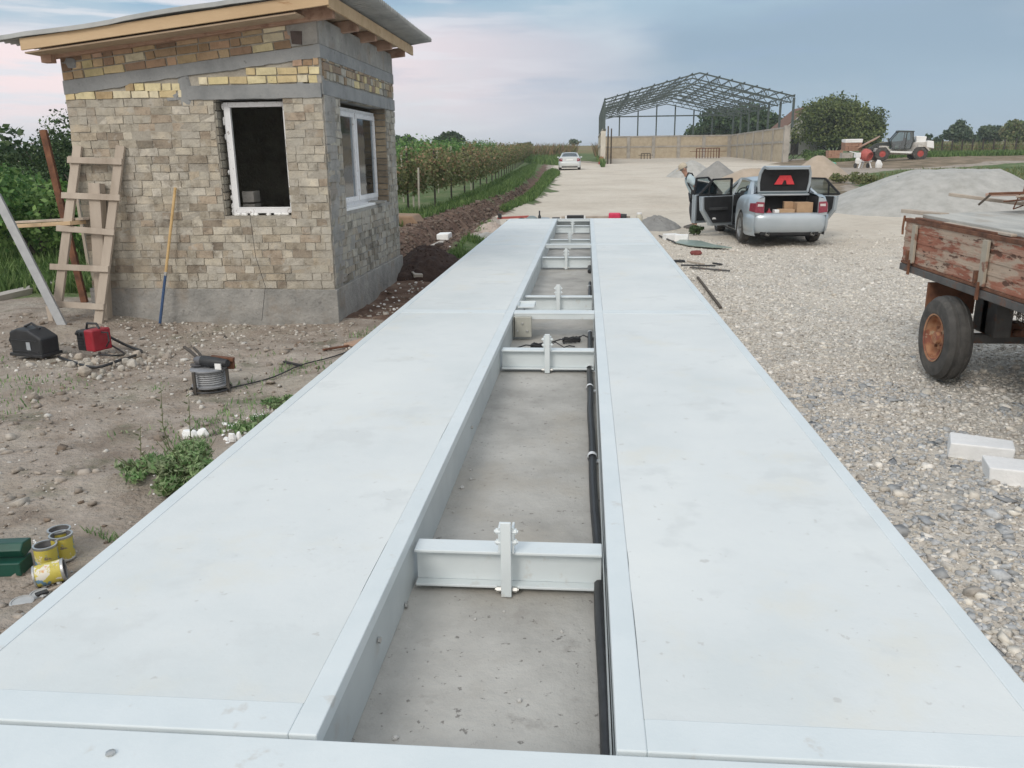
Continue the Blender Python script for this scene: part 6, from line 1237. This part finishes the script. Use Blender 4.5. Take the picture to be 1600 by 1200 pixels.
# ================================================================ PERSON beside the open front door
def skin_fig(name, nodes, edges, m, parent, sub=2):
    me = bpy.data.meshes.new(name); me.from_pydata([n[0] for n in nodes], edges, []); me.materials.append(m); o = bpy.data.objects.new(name, me); COL.objects.link(o); o.parent = parent
    md = o.modifiers.new('skin', 'SKIN'); md.use_smooth_shade = True
    for i, n_ in enumerate(nodes):
        v = me.skin_vertices[0].data[i]; r = n_[1]; v.radius = (r, r) if not isinstance(r, tuple) else r; v.use_root = (i == 0)
    s = o.modifiers.new('sub', 'SUBSURF'); s.levels = s.render_levels = sub; return o
pz = gz(2.9, 19.7); pe = thing('person', 'man in a pale cap and light blue shirt stooping beside the open front car door', 'person', (2.93, 19.65, pz)); pe.scale = (.94, .94, .92)
skinm = mat('skin', [(.36, .20, .14), (.44, .26, .19)], 9, .6); shirtm = mat('light_blue_shirt', [(.40, .50, .54), (.50, .59, .62)], 6, .9); trous = mat('dark_trousers', [(.035, .037, .045), (.06, .062, .07)], 9, .9); capm = mat('beige_cap', [(.42, .36, .27), (.54, .48, .38)], 9, .9)
N_ = [((.06, 0, .93), .135), ((.0, 0, 1.08), .125), ((-.09, 0, 1.24), .14), ((-.15, 0, 1.36), .12), ((-.21, 0, 1.44), .052), ((-.25, 0, 1.50), .072), ((-.28, 0, 1.58), .098), ((-.285, 0, 1.655), .075),
      ((.05, .10, .86), .092), ((.0, .12, .48), .062), ((.06, .12, .10), .042), ((-.10, .13, .04), .036),
      ((.07, -.10, .86), .092), ((.02, -.13, .48), .062), ((.09, -.15, .10), .042), ((-.07, -.16, .04), .036),
      ((-.14, .18, 1.34), .062), ((.04, .24, 1.08), .045), ((.03, .22, .86), .034), ((.02, .22, .79), .036), ((.015, .22, .74), .03),
      ((-.14, -.18, 1.34), .062), ((.05, -.22, 1.09), .045), ((.06, -.20, .86), .034), ((.05, -.20, .79), .036), ((.045, -.20, .745), .03)]
E_ = [(0, 1), (1, 2), (2, 3), (3, 4), (4, 5), (5, 6), (6, 7), (0, 8), (8, 9), (9, 10), (10, 11), (0, 12), (12, 13), (13, 14), (14, 15), (3, 16), (16, 17), (17, 18), (18, 19), (19, 20), (3, 21), (21, 22), (22, 23), (23, 24), (24, 25)]
for hnd, base, sgn in ((20, Vector(N_[20][0]), 1), (25, Vector(N_[25][0]), -1)):
    for k in range(4):
        i0 = len(N_); q = base+Vector((-.03+.02*k, 0, -.01)); N_.append((tuple(q+Vector((0, 0, -.02))), .009)); N_.append((tuple(q+Vector((-.005, -.012*sgn, -.05-.008*(k in (1, 2))))), .008)); N_.append((tuple(q+Vector((.0, -.028*sgn, -.075-.008*(k in (1, 2))))), .007)); E_ += [(hnd, i0), (i0, i0+1), (i0+1, i0+2)]
    i0 = len(N_); q = Vector(N_[hnd-1][0]); N_.append((tuple(q+Vector((-.035, -.01*sgn, -.01))), .011)); N_.append((tuple(q+Vector((-.05, -.02*sgn, -.045))), .009)); E_ += [(hnd-1, i0), (i0, i0+1)]
skin_fig('body', N_, E_, skinm, pe, 2)
skin_fig('shirt', [((.055, 0, .90), .158), ((-.0, 0, 1.08), .150), ((-.09, 0, 1.24), .162), ((-.15, 0, 1.36), .135), ((-.195, 0, 1.42), .075), ((-.14, .18, 1.34), .082), ((-.01, .24, 1.13), .064), ((-.14, -.18, 1.34), .082), ((.02, -.22, 1.14), .064)], [(0, 1), (1, 2), (2, 3), (3, 4), (3, 5), (5, 6), (3, 7), (7, 8)], shirtm, pe)
skin_fig('trousers', [((.06, 0, .92), .150), ((.05, .10, .84), .115), ((.0, .12, .48), .085), ((.06, .12, .12), .07), ((.07, -.10, .84), .115), ((.02, -.13, .48), .085), ((.09, -.15, .12), .07)], [(0, 1), (1, 2), (2, 3), (0, 4), (4, 5), (5, 6)], trous, pe)
for s, x in ((.12, 0), (-.155, .03)):
    b = MB(1); b.prism([(-.20+x, 0), (.12+x, 0), (.12+x, .09), (.0+x, .11), (-.14+x, .07), (-.20+x, .05)], 'y', s-.045, s+.045); b.build('shoe', mat('grey_shoe', [(.10, .095, .09), (.17, .16, .15)], 9, .9) if 'grey_shoe' not in MATS else MATS['grey_shoe'], pe, bevel=.02)
b = MB(1); Mh = Matrix.Translation((-.285, 0, 1.60)) @ Matrix.Rotation(rad(-28), 4, 'Y'); b.lathe([(.113, .0), (.116, .04), (.105, .09), (.07, .125), (0, .14)], n=18); b.lohi((-.20, -.07, .0), (-.08, .07, .012)); b.xf(Mh); b.build('cap', capm, pe, smooth=True)
b = MB(1); b.xf(Mh); b.lathe([(.106, -.04), (.11, .01)], n=18); b.xf(Mh); b.build('hair', mat('grey_hair', [(.12, .11, .10), (.2, .18, .17)], 20, .9), pe, smooth=True)
b = MB(1); b.box((-.393, 0, 1.57), (.03, .026, .04), (0, -.4, 0)); b.box((-.38, 0, 1.525), (.012, .05, .010), (0, -.4, 0)); b.build('nose_and_mouth', skinm, pe, bevel=.008)
b = MB(1)
for s in (-1, 1): b.box((-.375, s*.035, 1.60), (.012, .022, .010))
b.build('eyes', black_i, pe)
for s in (-1, 1): b = MB(1); b.lathe([(0, -.012), (.028, -.006), (.03, .006), (0, .012)], (-.265, s*.100, 1.575), 'y', n=10); b.build('ear', skinm, pe, smooth=True)
b = MB(1); b.tube([(-.02, -.175, .95), (-.14, -.172, 1.15), (-.22, -.15, 1.32), (-.16, -.10, 1.47), (-.05, .02, 1.45), (.06, .12, 1.25)], .022, 6); b.lohi((-.08, -.235, .80), (.10, -.165, 1.02)); b.build('shoulder_bag', black_i, pe, bevel=.01)
# ================================================================ TRAILER
tx, tyf, tyn = 3.38, 6.72, 1.6; TW = 2.05; tr_ = thing('farm_trailer', 'rusty flatbed farm trailer with peeling red and white side boards', 'trailer', (tx+TW/2, 4.2, 0)); TO = Vector(tr_.location)
peel = mat('peeling_paint', [(.20, .07, .042), (.31, .12, .075), (.39, .18, .12)], 5, .85, 0, .004, 30, stretch=(1, .35, 1.6), spots=[(7, .50, .56, (.42, .27, .20), .7), (2.6, .535, .59, (.50, .43, .34), .68), (14, .56, .60, (.40, .33, .26), .7), (11, .59, .63, (.09, .045, .03), .9)])
frame_m = mat('grey_frame', [(.07, .07, .07), (.13, .125, .12)], 6, .8, spots=[(8, .55, .65, (.16, .08, .05), .7)])
def tb(b, name, m, par=None, **k):
    for i in range(len(b.v)): b.v[i] = tuple(Vector(b.v[i])-TO)
    return b.build(name, m, par or tr_, **k)
b = MB(1); b.lohi((tx, tyn, .862), (tx+.03, tyf, 1.265)); 
for k in range(4): z = .89+k*.095; b.prism([(tyn, z), (tyf, z), (tyf, z+.03), (tyn, z+.03)], 'x', tx-.006, tx)
sb = tb(b, 'side_board', peel, bevel=.004); b = MB(1); b.lohi((tx-.012, tyn, 1.255), (tx+.04, tyf+.01, 1.29)); b.lohi((tx-.012, tyn, .862), (tx+.04, tyf, .885)); tb(b, 'board_edge', rust, sb, bevel=.003)
b = MB(1); b.lohi((tx+.03, tyf-.03, .862), (tx+TW, tyf, 1.265)); tb(b, 'tail_board', peel, bevel=.004)
b = MB(1); b.lohi((tx+TW-.03, tyn, .862), (tx+TW, tyf-.03, 1.265)); tb(b, 'side_board', peel, bevel=.004)
for y in (6.42, 4.98, 3.5):
    b = MB(2); b.lohi((tx-.035, y-.045, .89), (tx-.012, y+.045, 1.245)); tb(b, 'stake', mat('worn_stake', [(.33, .29, .23), (.42, .38, .31)], 5, .8, spots=[(7, .55, .62, (.2, .08, .05), .8)]) if 'worn_stake' not in MATS else MATS['worn_stake'], bevel=.004)
    b = MB(2); b.lohi((tx-.05, y+.06, .90), (tx-.012, y+.10, 1.0)); b.lohi((tx-.05, y+.0, .78), (tx-.03, y+.03, .92)); tb(b, 'hinge', rust, bevel=.003)
b = MB(2); b.tube([(tx-.02, tyf+.0, 1.31), (tx-.02, tyf+.02, 1.20), (tx-.02, tyf+.01, 1.13)], .01, 6); tb(b, 'latch_pin', rust, smooth=True)
b = MB(3); b.lohi((tx-.02, tyn, .795), (tx+.10, tyf, .858)); b.lohi((tx+TW-.1, tyn, .795), (tx+TW, tyf, .858)); b.lohi((tx+.1, tyf-.1, .795), (tx+TW-.1, tyf, .858)); b.lohi((tx+.03, tyn, .845), (tx+TW-.03, tyf-.03, .862)); tb(b, 'bed_frame', frame_m, bevel=.006)
b = MB(3); b.lohi((tx+.55, tyn, .62), (tx+.65, tyf-.3, .765)); b.lohi((tx+TW-.65, tyn, .62), (tx+TW-.55, tyf-.3, .765)); tb(b, 'chassis_rail', rust, bevel=.006)
b = MB(3); b.lohi((tx+.0, 6.02, .48), (tx+.42, 6.05, .765)); tb(b, 'mud_flap', rust, bevel=.003)
for s, wx in ((1, tx+.0), (1, tx+TW-.0)):
    b = MB(4); R_ = .362; b.lathe([(.19, -.09), (.26, -.105), (.325, -.095), (.352, -.062), (.356, -.055), (.346, -.050), (.346, -.026), (R_, -.020), (R_, .020), (.346, .026), (.346, .050), (.356, .055), (.352, .062), (.325, .095), (.26, .105), (.19, .09)], (wx, 5.55, R_-.005), 'x', n=44, caps=False); w_ = tb(b, 'wheel', tyre_m, smooth=True, ang=35)
    b = MB(4); b.lathe([(.20, -.09), (.208, -.102), (.196, -.100), (.188, -.03), (.165, -.01), (.12, .0), (.10, -.045), (.055, -.05), (.05, -.085), (0, -.09)], (wx, 5.55, R_-.005), 'x', n=30, caps=False)
    rim_ = tb(b, 'rim', mat('rust_rim', [(.26, .10, .05), (.40, .20, .11), (.48, .30, .18)], 9, .85, spots=[(7, .5, .6, (.22, .06, .05), .7), (10, .6, .66, (.5, .42, .3), .8)]) if 'rust_rim' not in MATS else MATS['rust_rim'], w_, smooth=True, ang=30); rim_.parent = w_
    for k in range(5): a = k*2*math.pi/5; b = MB(4); b.lathe([(.012, -.02), (.012, 0)], (wx-.045, 5.55+.085*math.cos(a), R_+.085*math.sin(a)), 'x', n=6); tb(b, 'wheel_nut', rust, w_)
b = MB(5); b.bar((tx+.2, 5.55, .355), (tx+TW-.2, 5.55, .355), .08, .08); tb(b, 'axle', frame_m, bevel=.006)
b = MB(5); b.tube([(tx+.50, 5.1, .60), (tx+.52, 5.3, .45), (tx+.55, 5.55, .41), (tx+.57, 5.8, .45), (tx+.6, 6.0, .62)], .035, 8); b.lohi((tx+.42, 5.48, .38), (tx+.62, 5.62, .50)); b.lohi((tx+.52, 5.0, .5), (tx+.66, 5.12, .765)); b.lohi((tx+.3, 5.50, .40), (tx+.36, 5.60, .765)); tb(b, 'leaf_spring', rust, bevel=.006)
b = MB(5); b.lohi((tx+.30, 5.35, .40), (tx+.44, 5.75, .70)); tb(b, 'wheel_guard', frame_m, bevel=.01)
b = MB(5); b.tube([(tx+.5, 4.6, .36), (tx+.5, 4.6, .24)], .015, 6); b.bar((tx+.35, 4.6, .36), (tx+TW-.3, 4.6, .36), .05, .04); tb(b, 'brake_rod', frame_m)
R_ = random.Random(3); b = MB(6)
for i in range(28):
    p = Vector((tx+.28+R_.uniform(0, .15), 5.0+R_.uniform(-.1, .2), .76)); pts = [p]
    for k in range(4): p = p+Vector((R_.uniform(-.04, .04), R_.uniform(-.06, .06), R_.uniform(-.06, -.01))); pts.append(p)
    b.tube(pts, .0035, 4)
tb(b, 'caught_twigs', bark)
# load
def ld(name, label, cat, a, c_, w_, h_, m, up=(0, 0, 1), group=None): return plank(name, label, cat, a, c_, w_, h_, m, up, group)
greyb = mat('weathered_sheet', [(.30, .30, .285), (.42, .42, .395), (.52, .51, .47)], 3, .85, 0, .006, 25, stretch=(2.5, .35, 1), spots=[(3, .52, .66, (.36, .31, .25), .7)])
b = MB(7); b.add([(0, 0, 0), (.95, -.25, .05), (1.35, -5.0, .12), (-.02, -4.95, -.02), (0, 0, .035), (.95, -.25, .085), (1.35, -5.0, .155), (-.02, -4.95, .015)], [(0, 1, 2, 3), (4, 7, 6, 5), (0, 4, 5, 1), (1, 5, 6, 2), (2, 6, 7, 3), (3, 7, 4, 0)]); o = b.build('grey_sheet', greyb, bevel=.006); o.location = (tx+.06, 6.5, 1.305); tag(o, 'big pale grey board lying on top of the trailer load', 'board')
ld('splintered_plank', 'weathered splintered plank end sticking out past the trailer tail', 'plank', (tx+.04, 6.9, 1.345), (tx+.20, 6.35, 1.34), .09, .035, wood)
load = [('thin dark batten lying along the trailer side rim', (tx+.02, 6.5, 1.30), (tx+.03, 4.9, 1.30), .05, .02, rust), ('grey plank wedged under the big board near the stake', (tx+.05, 5.9, 1.302), (tx+.05, 4.7, 1.305), .08, .02, wood), ('reddish board lying across the load behind the big sheet', (tx+.75, 6.8, 1.50), (tx+1.6, 6.2, 1.54), .16, .03, mat('pinkish_board', [(.38, .26, .21), (.48, .35, .29)], 4, .9)),
        ('pale batten slanting over the load, pointing left', (tx+.45, 6.9, 1.50), (tx+.95, 6.0, 1.42), .05, .03, wood), ('long grey plank along the right of the load', (tx+1.0, 6.5, 1.52), (tx+1.5, 3.0, 1.60), .18, .04, wood), ('dark broken board under the crates', (tx+.95, 5.6, 1.46), (tx+1.5, 3.6, 1.55), .22, .06, bark), ('pale plank leaning over the dark broken board', (tx+.8, 6.2, 1.52), (tx+1.6, 4.4, 1.66), .10, .03, wood),
        ('short dark stick crossing the pale batten', (tx+.55, 6.5, 1.42), (tx+.60, 6.4, 1.52), .012, .02, bark)]
for lab, a, c_, w_, h_, m in load: ld('loose_board', lab, 'board', a, c_, w_, h_, m, group='scrap boards on the trailer')
b = MB(8); b.tube([(0, 0, 0), (.06, .05, .36)], .006, 5); o = b.build('iron_rod', rust, smooth=True); o.location = (tx+.78, 6.2, 1.50); tag(o, 'thin iron rod standing up out of the trailer load', 'rod')
b = MB(8); b.tube([(0, 0, 0), (.35, .05, .12), (.5, .1, .14)], .006, 5); b.tube([(0, 0, 0), (.04, 0, .14)], .006, 5); o = b.build('bent_wire', rust, smooth=True); o.location = (tx+.72, 6.2, 1.40); tag(o, 'bent dark wire lying over the load', 'wire')
for i, (dx, dy, dz, lab) in enumerate(((1.32, .0, 1.60, 'white plastic crate lower on the trailer load, cut by the right edge'), (1.42, .12, 1.73, 'white plastic crate with boards in it, on top at the right edge'))):
    c_ = thing('plastic_crate', lab, 'crate', (tx+dx+.25, 6.0+dy, dz), group='white crates on the trailer'); b = MB(9)
    for (lo, hi) in (((-.25, -.2, 0), (.25, -.185, .10)), ((-.25, .185, 0), (.25, .2, .10)), ((-.25, -.185, 0), (-.235, .185, .10)), ((.235, -.185, 0), (.25, .185, .10)), ((-.235, -.185, 0), (.235, .185, .01))): b.lohi(lo, hi)
    for x in (-.25, .25):
        for y in (-.2, .2): b.box((x, y, .065), (.03, .03, .13))
    b.build('shell', foamw, c_, bevel=.003); b = MB(9); b.lohi((-.19, -.204, .03), (.22, -.2, .075)); b.build('slot_strip', wood, c_)
# ================================================================ SMALL THINGS ON THE RIGHT AND AT THE FAR END
def block(label, px, py, w_, d_, h_, rz, seed, name='foam_block', m=None, dz=0):
    p = atG(px, py); b = MB(seed); n0 = 0; b.box((0, 0, h_/2), (w_, d_, h_), j=.008); o = b.build(name, m or foamw, bevel=.008, seg=2); o.location = (p.x, p.y, gz(p.x, p.y)+dz); o.rotation_euler = (0, 0, rz); return tag(o, label, 'foam block' if name == 'foam_block' else name.replace('_', ' '))
block('white foam block on the gravel, left of the two near the trailer', 1530, 712, .36, .24, .11, -.38, 1)
block('white foam block cut by the right edge, right of its twin', 1606, 752, .46, .25, .11, -.28, 2)
block('rough pale foam lump beside the far right deck edge', 1048, 374, .30, .2, .13, .3, 3, dz=0)
block('white foam piece touching the green sheet', 1065, 376, .28, .2, .14, -.2, 4)
p = atG(1092, 386); b = MB(10); b.prism([(-.42, .55), (-.25, 1.15), (.15, .85), (.30, .1), (.58, -.5), (.2, -.4), (-.2, -.05)], 'z', .03, .05); o = b.build('green_sheet', mat('green_film', [(.17, .23, .20), (.30, .37, .33)], 5, .35), bevel=.003); o.location = (p.x, p.y, gz(p.x, p.y)); tag(o, 'greyish green plastic sheet lying flat between deck and car', 'sheet')
p = atG(1087, 399); b = MB(11); b.rock((0, 0, .04), (.28, .12, .09)); o = b.build('red_glove', mat('dull_red_cloth', [(.16, .04, .04), (.25, .08, .07)], 9, .9), bevel=.01); o.location = (p.x, p.y, gz(p.x, p.y)); tag(o, 'dull red work glove on the gravel beside the deck', 'glove')
rods = [('black rod by the foam lump, pointing at the deck', 1030, 370, 1056, 381, rubber), ('dark steel bar nearest the square frame', 1064, 417, 1118, 419, rubber), ('long steel bar lying furthest out on the gravel', 1078, 421, 1140, 427, frame_m), ('thin pale strip lying behind the steel bars', 1074, 410, 1100, 416, wood), ('short dark angle iron right of the bars', 1114, 414, 1128, 416, rubber), ('thin rod lying along the right deck edge', 1090, 436, 1126, 484, bark)]
for lab, x0, y0, x1, y1, m in rods: plank('steel_bar', lab, 'bar', gp(x0, y0, .03), gp(x1, y1, .03), .035, .025, m)
p = atG(1061, 410); b = MB(12)
for (lo, hi) in (((-.1, -.08, 0), (.1, -.06, .03)), ((-.1, .06, 0), (.1, .08, .03)), ((-.1, -.06, 0), (-.08, .06, .03)), ((.08, -.06, 0), (.1, .06, .03))): b.lohi(lo, hi)
o = b.build('steel_square', rubber, bevel=.003); o.location = (p.x, p.y, gz(p.x, p.y)+.01); tag(o, 'small hollow black steel square lying by the deck edge', 'steel square')
p = atG(1087, 368); bush('weed_tuft', 'small dark weed tuft behind the green sheet', 'weed', p.x, p.y, .25, .3, 'dark', 400, .03, 330)
# kerb at the far end of the weighbridge with tools lying on it
b = MB(13); b.lohi((-1.6, 18.12, -.2), (1.6, 18.55, .40)); o = b.build('end_kerb', slabm, bevel=.01); tag(o, 'concrete kerb closing the far end of the weighbridge', 'kerb'); EK = .40
mound('rubble_bank', 'pinkish rubble bank at the far left corner of the weighbridge', 'bank', -1.95, 18.5, .40, .7, .22, mat('pink_rubble', [(.42, .34, .29), (.56, .49, .43)], 8, .95, 0, .03, 20), 14, .2, rough=.5, clods=60)
mound('rubble_bank', 'pale stone bank spilling down left of the far deck end', 'bank', -1.9, 17.2, .28, .9, .10, heap_m, 15, .2, rough=.6, clods=60)
def ek(px): return atY(px, 336, 18.3).x
def small(name, label, cat, px, z, parts, y=18.3):
    t = thing(name, label, cat, (ek(px), y, z))
    for nm, fn, m, k in parts: b = MB(1); fn(b); b.build(nm, m, t, **k)
small('red_clamp', 'long red steel clamp at the far left end of the deck', 'clamp', 800, EK+.09, [('bar', lambda b: b.bar((-.35, 0, 0), (.4, .05, .03), .05, .05), mattered, {}), ('jaw', lambda b: b.lohi((-.33, -.06, 0), (-.25, .06, .1)), rubber, {})])
small('grey_disc', 'grey disc shaped grinder guard lying at the far end', 'disc', 831, EK, [('disc', lambda b: b.lathe([(0, .0), (.13, .02), (.14, .09), (.06, .14), (0, .14)], n=18), mat('dull_teal', [(.16, .20, .20), (.24, .28, .28)], 9, .5), dict(smooth=True)), ('cord', lambda b: b.tube([(-.1, 0, .05), (-.25, 0, .08), (-.4, .05, .03)], .02, 6), rubber, {})])
small('black_bottle', 'thin black bottle standing upright at the far end', 'bottle', 843, EK, [('body', lambda b: b.lathe([(0, 0), (.035, 0), (.035, .13), (.018, .17), (.018, .26), (0, .26)], n=12), rubber, dict(smooth=True))])
small('blue_hand_tool', 'bluish hand tool lying between bottle and beam end', 'tool', 852, EK, [('body', lambda b: b.tube([(-.1, 0, .06), (.1, .02, .05)], .045, 8), mat('blue_grey', [(.2, .26, .32), (.3, .36, .42)], 9, .5), {}), ('nozzle', lambda b: b.tube([(.1, .02, .05), (.2, .02, .04)], .02, 6), foamw, {})])
small('drill', 'black drill lying at the end of the left deck', 'drill', 868, EK, [('body', lambda b: b.tube([(-.08, 0, .06), (.1, 0, .06)], .045, 8), rubber, {}), ('grip', lambda b: b.bar((0, 0, .05), (.02, .1, 0), .04, .04), rubber, {})])
plank('grey_plank', 'weathered grey plank lying across the far end', 'plank', (ek(877), 18.42, EK+.09), (ek(985), 18.42, EK+.09), .12, .05, wood)
small('power_supply', 'black power supply with white ends on the grey plank', 'power supply', 899, EK+.0, [('case', lambda b: b.lohi((-.2, -.08, 0), (.2, .05, .15)), rubber, dict(bevel=.01)), ('end_cap', lambda b: b.lohi((-.24, -.07, .02), (-.2, .04, .13)), foamw, {}), ('end_cap', lambda b: b.lohi((.2, -.07, .02), (.24, .04, .13)), foamw, {})])
small('dark_strip', 'thin dark strip lying before the power supply', 'strip', 908, EK+.0, [('strip', lambda b: b.bar((-.3, -.14, .02), (.3, -.14, .02), .04, .03), bark, {})])
small('red_drill_case', 'bright red and black power tool at the far end of the right deck', 'power tool', 961, EK+.0, [('housing', lambda b: b.lohi((-.15, -.08, .06), (.13, .08, .2)), mat('bright_red', [(.55, .02, .08), (.68, .05, .12)], 9, .4), dict(bevel=.03)), ('base', lambda b: b.lohi((-.2, -.1, 0), (.24, .1, .07)), mattered, dict(bevel=.01)), ('motor', lambda b: b.tube([(.13, 0, .12), (.27, 0, .11)], .06, 10), rubber, {})])
small('plastic_jar', 'pale plastic jar standing at the far right end', 'jar', 999, EK, [('jar_body', lambda b: b.lathe([(0, 0), (.075, 0), (.08, .12), (.05, .16), (0, .16)], n=14), mat('pale_jar', [(.5, .47, .38), (.6, .57, .48)], 9, .5), dict(smooth=True)), ('lid', lambda b: b.lathe([(0, .16), (.06, .16), (.06, .20), (0, .20)], n=12), foamw, {})])
b = MB(14); R_ = random.Random(9)
for i in range(120): x = R_.uniform(-1.6, 1.55); s = R_.uniform(.02, .07); b.col = R_.choice([(.35, .33, .3), (.2, .18, .16), (.5, .47, .43), (.36, .22, .18)]); b.rock((x, 18.2+R_.uniform(-.05, .3), EK+s*.2), (s*1.6, s, s*.5))
tag(b.build('kerb_debris', stone_m), 'small chips and scraps lying on the far end kerb', 'debris', None, 'stuff')
# beyond the hut: concrete post, blocks, boards
p, q = atG(645, 394), atG(703, 361)
o = plank('concrete_post', 'long pale concrete post lying beside the trench', 'post', (p.x, p.y, gz(p.x, p.y)+.1), (q.x, q.y, gz(q.x, q.y)+.1), .22, .14, conc)
b = MB(15); b.box((0, 0, .07), (.30, .5, .14), j=.01); o = b.build('white_block', foamw, bevel=.02); o.location = (q.x-.05, q.y-.6, gz(q.x, q.y)+.19); tag(o, 'white block resting on the end of the concrete post', 'block')
p = atG(640, 352); b = MB(16); b.prism([(-.5, 0), (.55, 0), (.35, .28), (-.45, .3)], 'y', -.5, .5); o = b.build('brown_tarpaulin', mat('brown_cloth', [(.24, .16, .10), (.32, .22, .15)], 4, .9), bevel=.05, seg=3); o.location = (p.x-.1, p.y-.3, gz(p.x, p.y)); tag(o, 'brown covered bundle at the foot of the vineyard posts', 'bundle')
plank('leaning_stick', 'thin pale stick leaning at the hut corner by the topsoil', 'stick', gp(636, 396, .0), (gp(627, 380)[0]-.05, gp(636, 396)[1]+.2, .55), .03, .03, wood)
plank('pale_kerb_strip', 'pale concrete strip lying in the grass left of the hut', 'kerb', gp(-30, 474, .02), gp(98, 447, .05), .22, .10, conc)
plank('flat_board', 'reddish board lying flat on the dirt beside the deck, before the hut corner', 'board', gp(548, 545, .03), gp(590, 528, .03), .16, .03, mat('orange_board', [(.38, .25, .18), (.5, .36, .27)], 4, .9))
for i, (px, py) in enumerate(((628, 437), (652, 440), (682, 428))):
    p = atG(px, py); b = MB(17+i); b.box((0, 0, .05), (.14, .2, .09), (.1*i, 0, .4*i), j=.008); o = b.build('broken_block', conc, bevel=.008); o.location = (p.x, p.y, gz(p.x, p.y)); tag(o, ('broken grey block at the hut corner, before the topsoil heap', 'broken block between hut corner and deck', 'tilted pale block against the deck beside the topsoil heap')[i], 'block')
for i, (px, py, s) in enumerate(((1030, 318, .0), )): pass

# extra scrap heaped on the trailer load
R_ = random.Random(77)
for i in range(10):
    a = Vector((tx+R_.uniform(.5, 1.3), R_.uniform(5.6, 6.6), 1.47+R_.uniform(0, .06))); d = Vector((R_.uniform(-.25, .35), R_.uniform(-.8, .3), R_.uniform(-.02, .06)))
    ld('loose_board', ('short scrap lath in the jumble on the trailer load'), 'board', a, a+d, R_.uniform(.03, .09), R_.uniform(.012, .025), R_.choice([wood, wood, bark, rust, MATS['pinkish_board']]), group='short laths jumbled on the trailer load')

# ================================================================ AIR
b = MB(1); b.lohi((-515, -13, -1.6), (515, 1510, 17)); hzm = bpy.data.materials.new('haze'); hzm.use_nodes = True; hn = hzm.node_tree.nodes; hn.remove(hn['Principled BSDF'])
pv = hn.new('ShaderNodeVolumePrincipled'); pv.inputs['Color'].default_value = (.86, .92, .97, 1); pv.inputs['Density'].default_value = .0006; pv.inputs['Anisotropy'].default_value = .2
hzm.node_tree.links.new(pv.outputs[0], hn['Material Output'].inputs['Volume']); tag(b.build('haze', hzm), 'thin dusk haze over the yard and fields', 'haze', None, 'stuff')
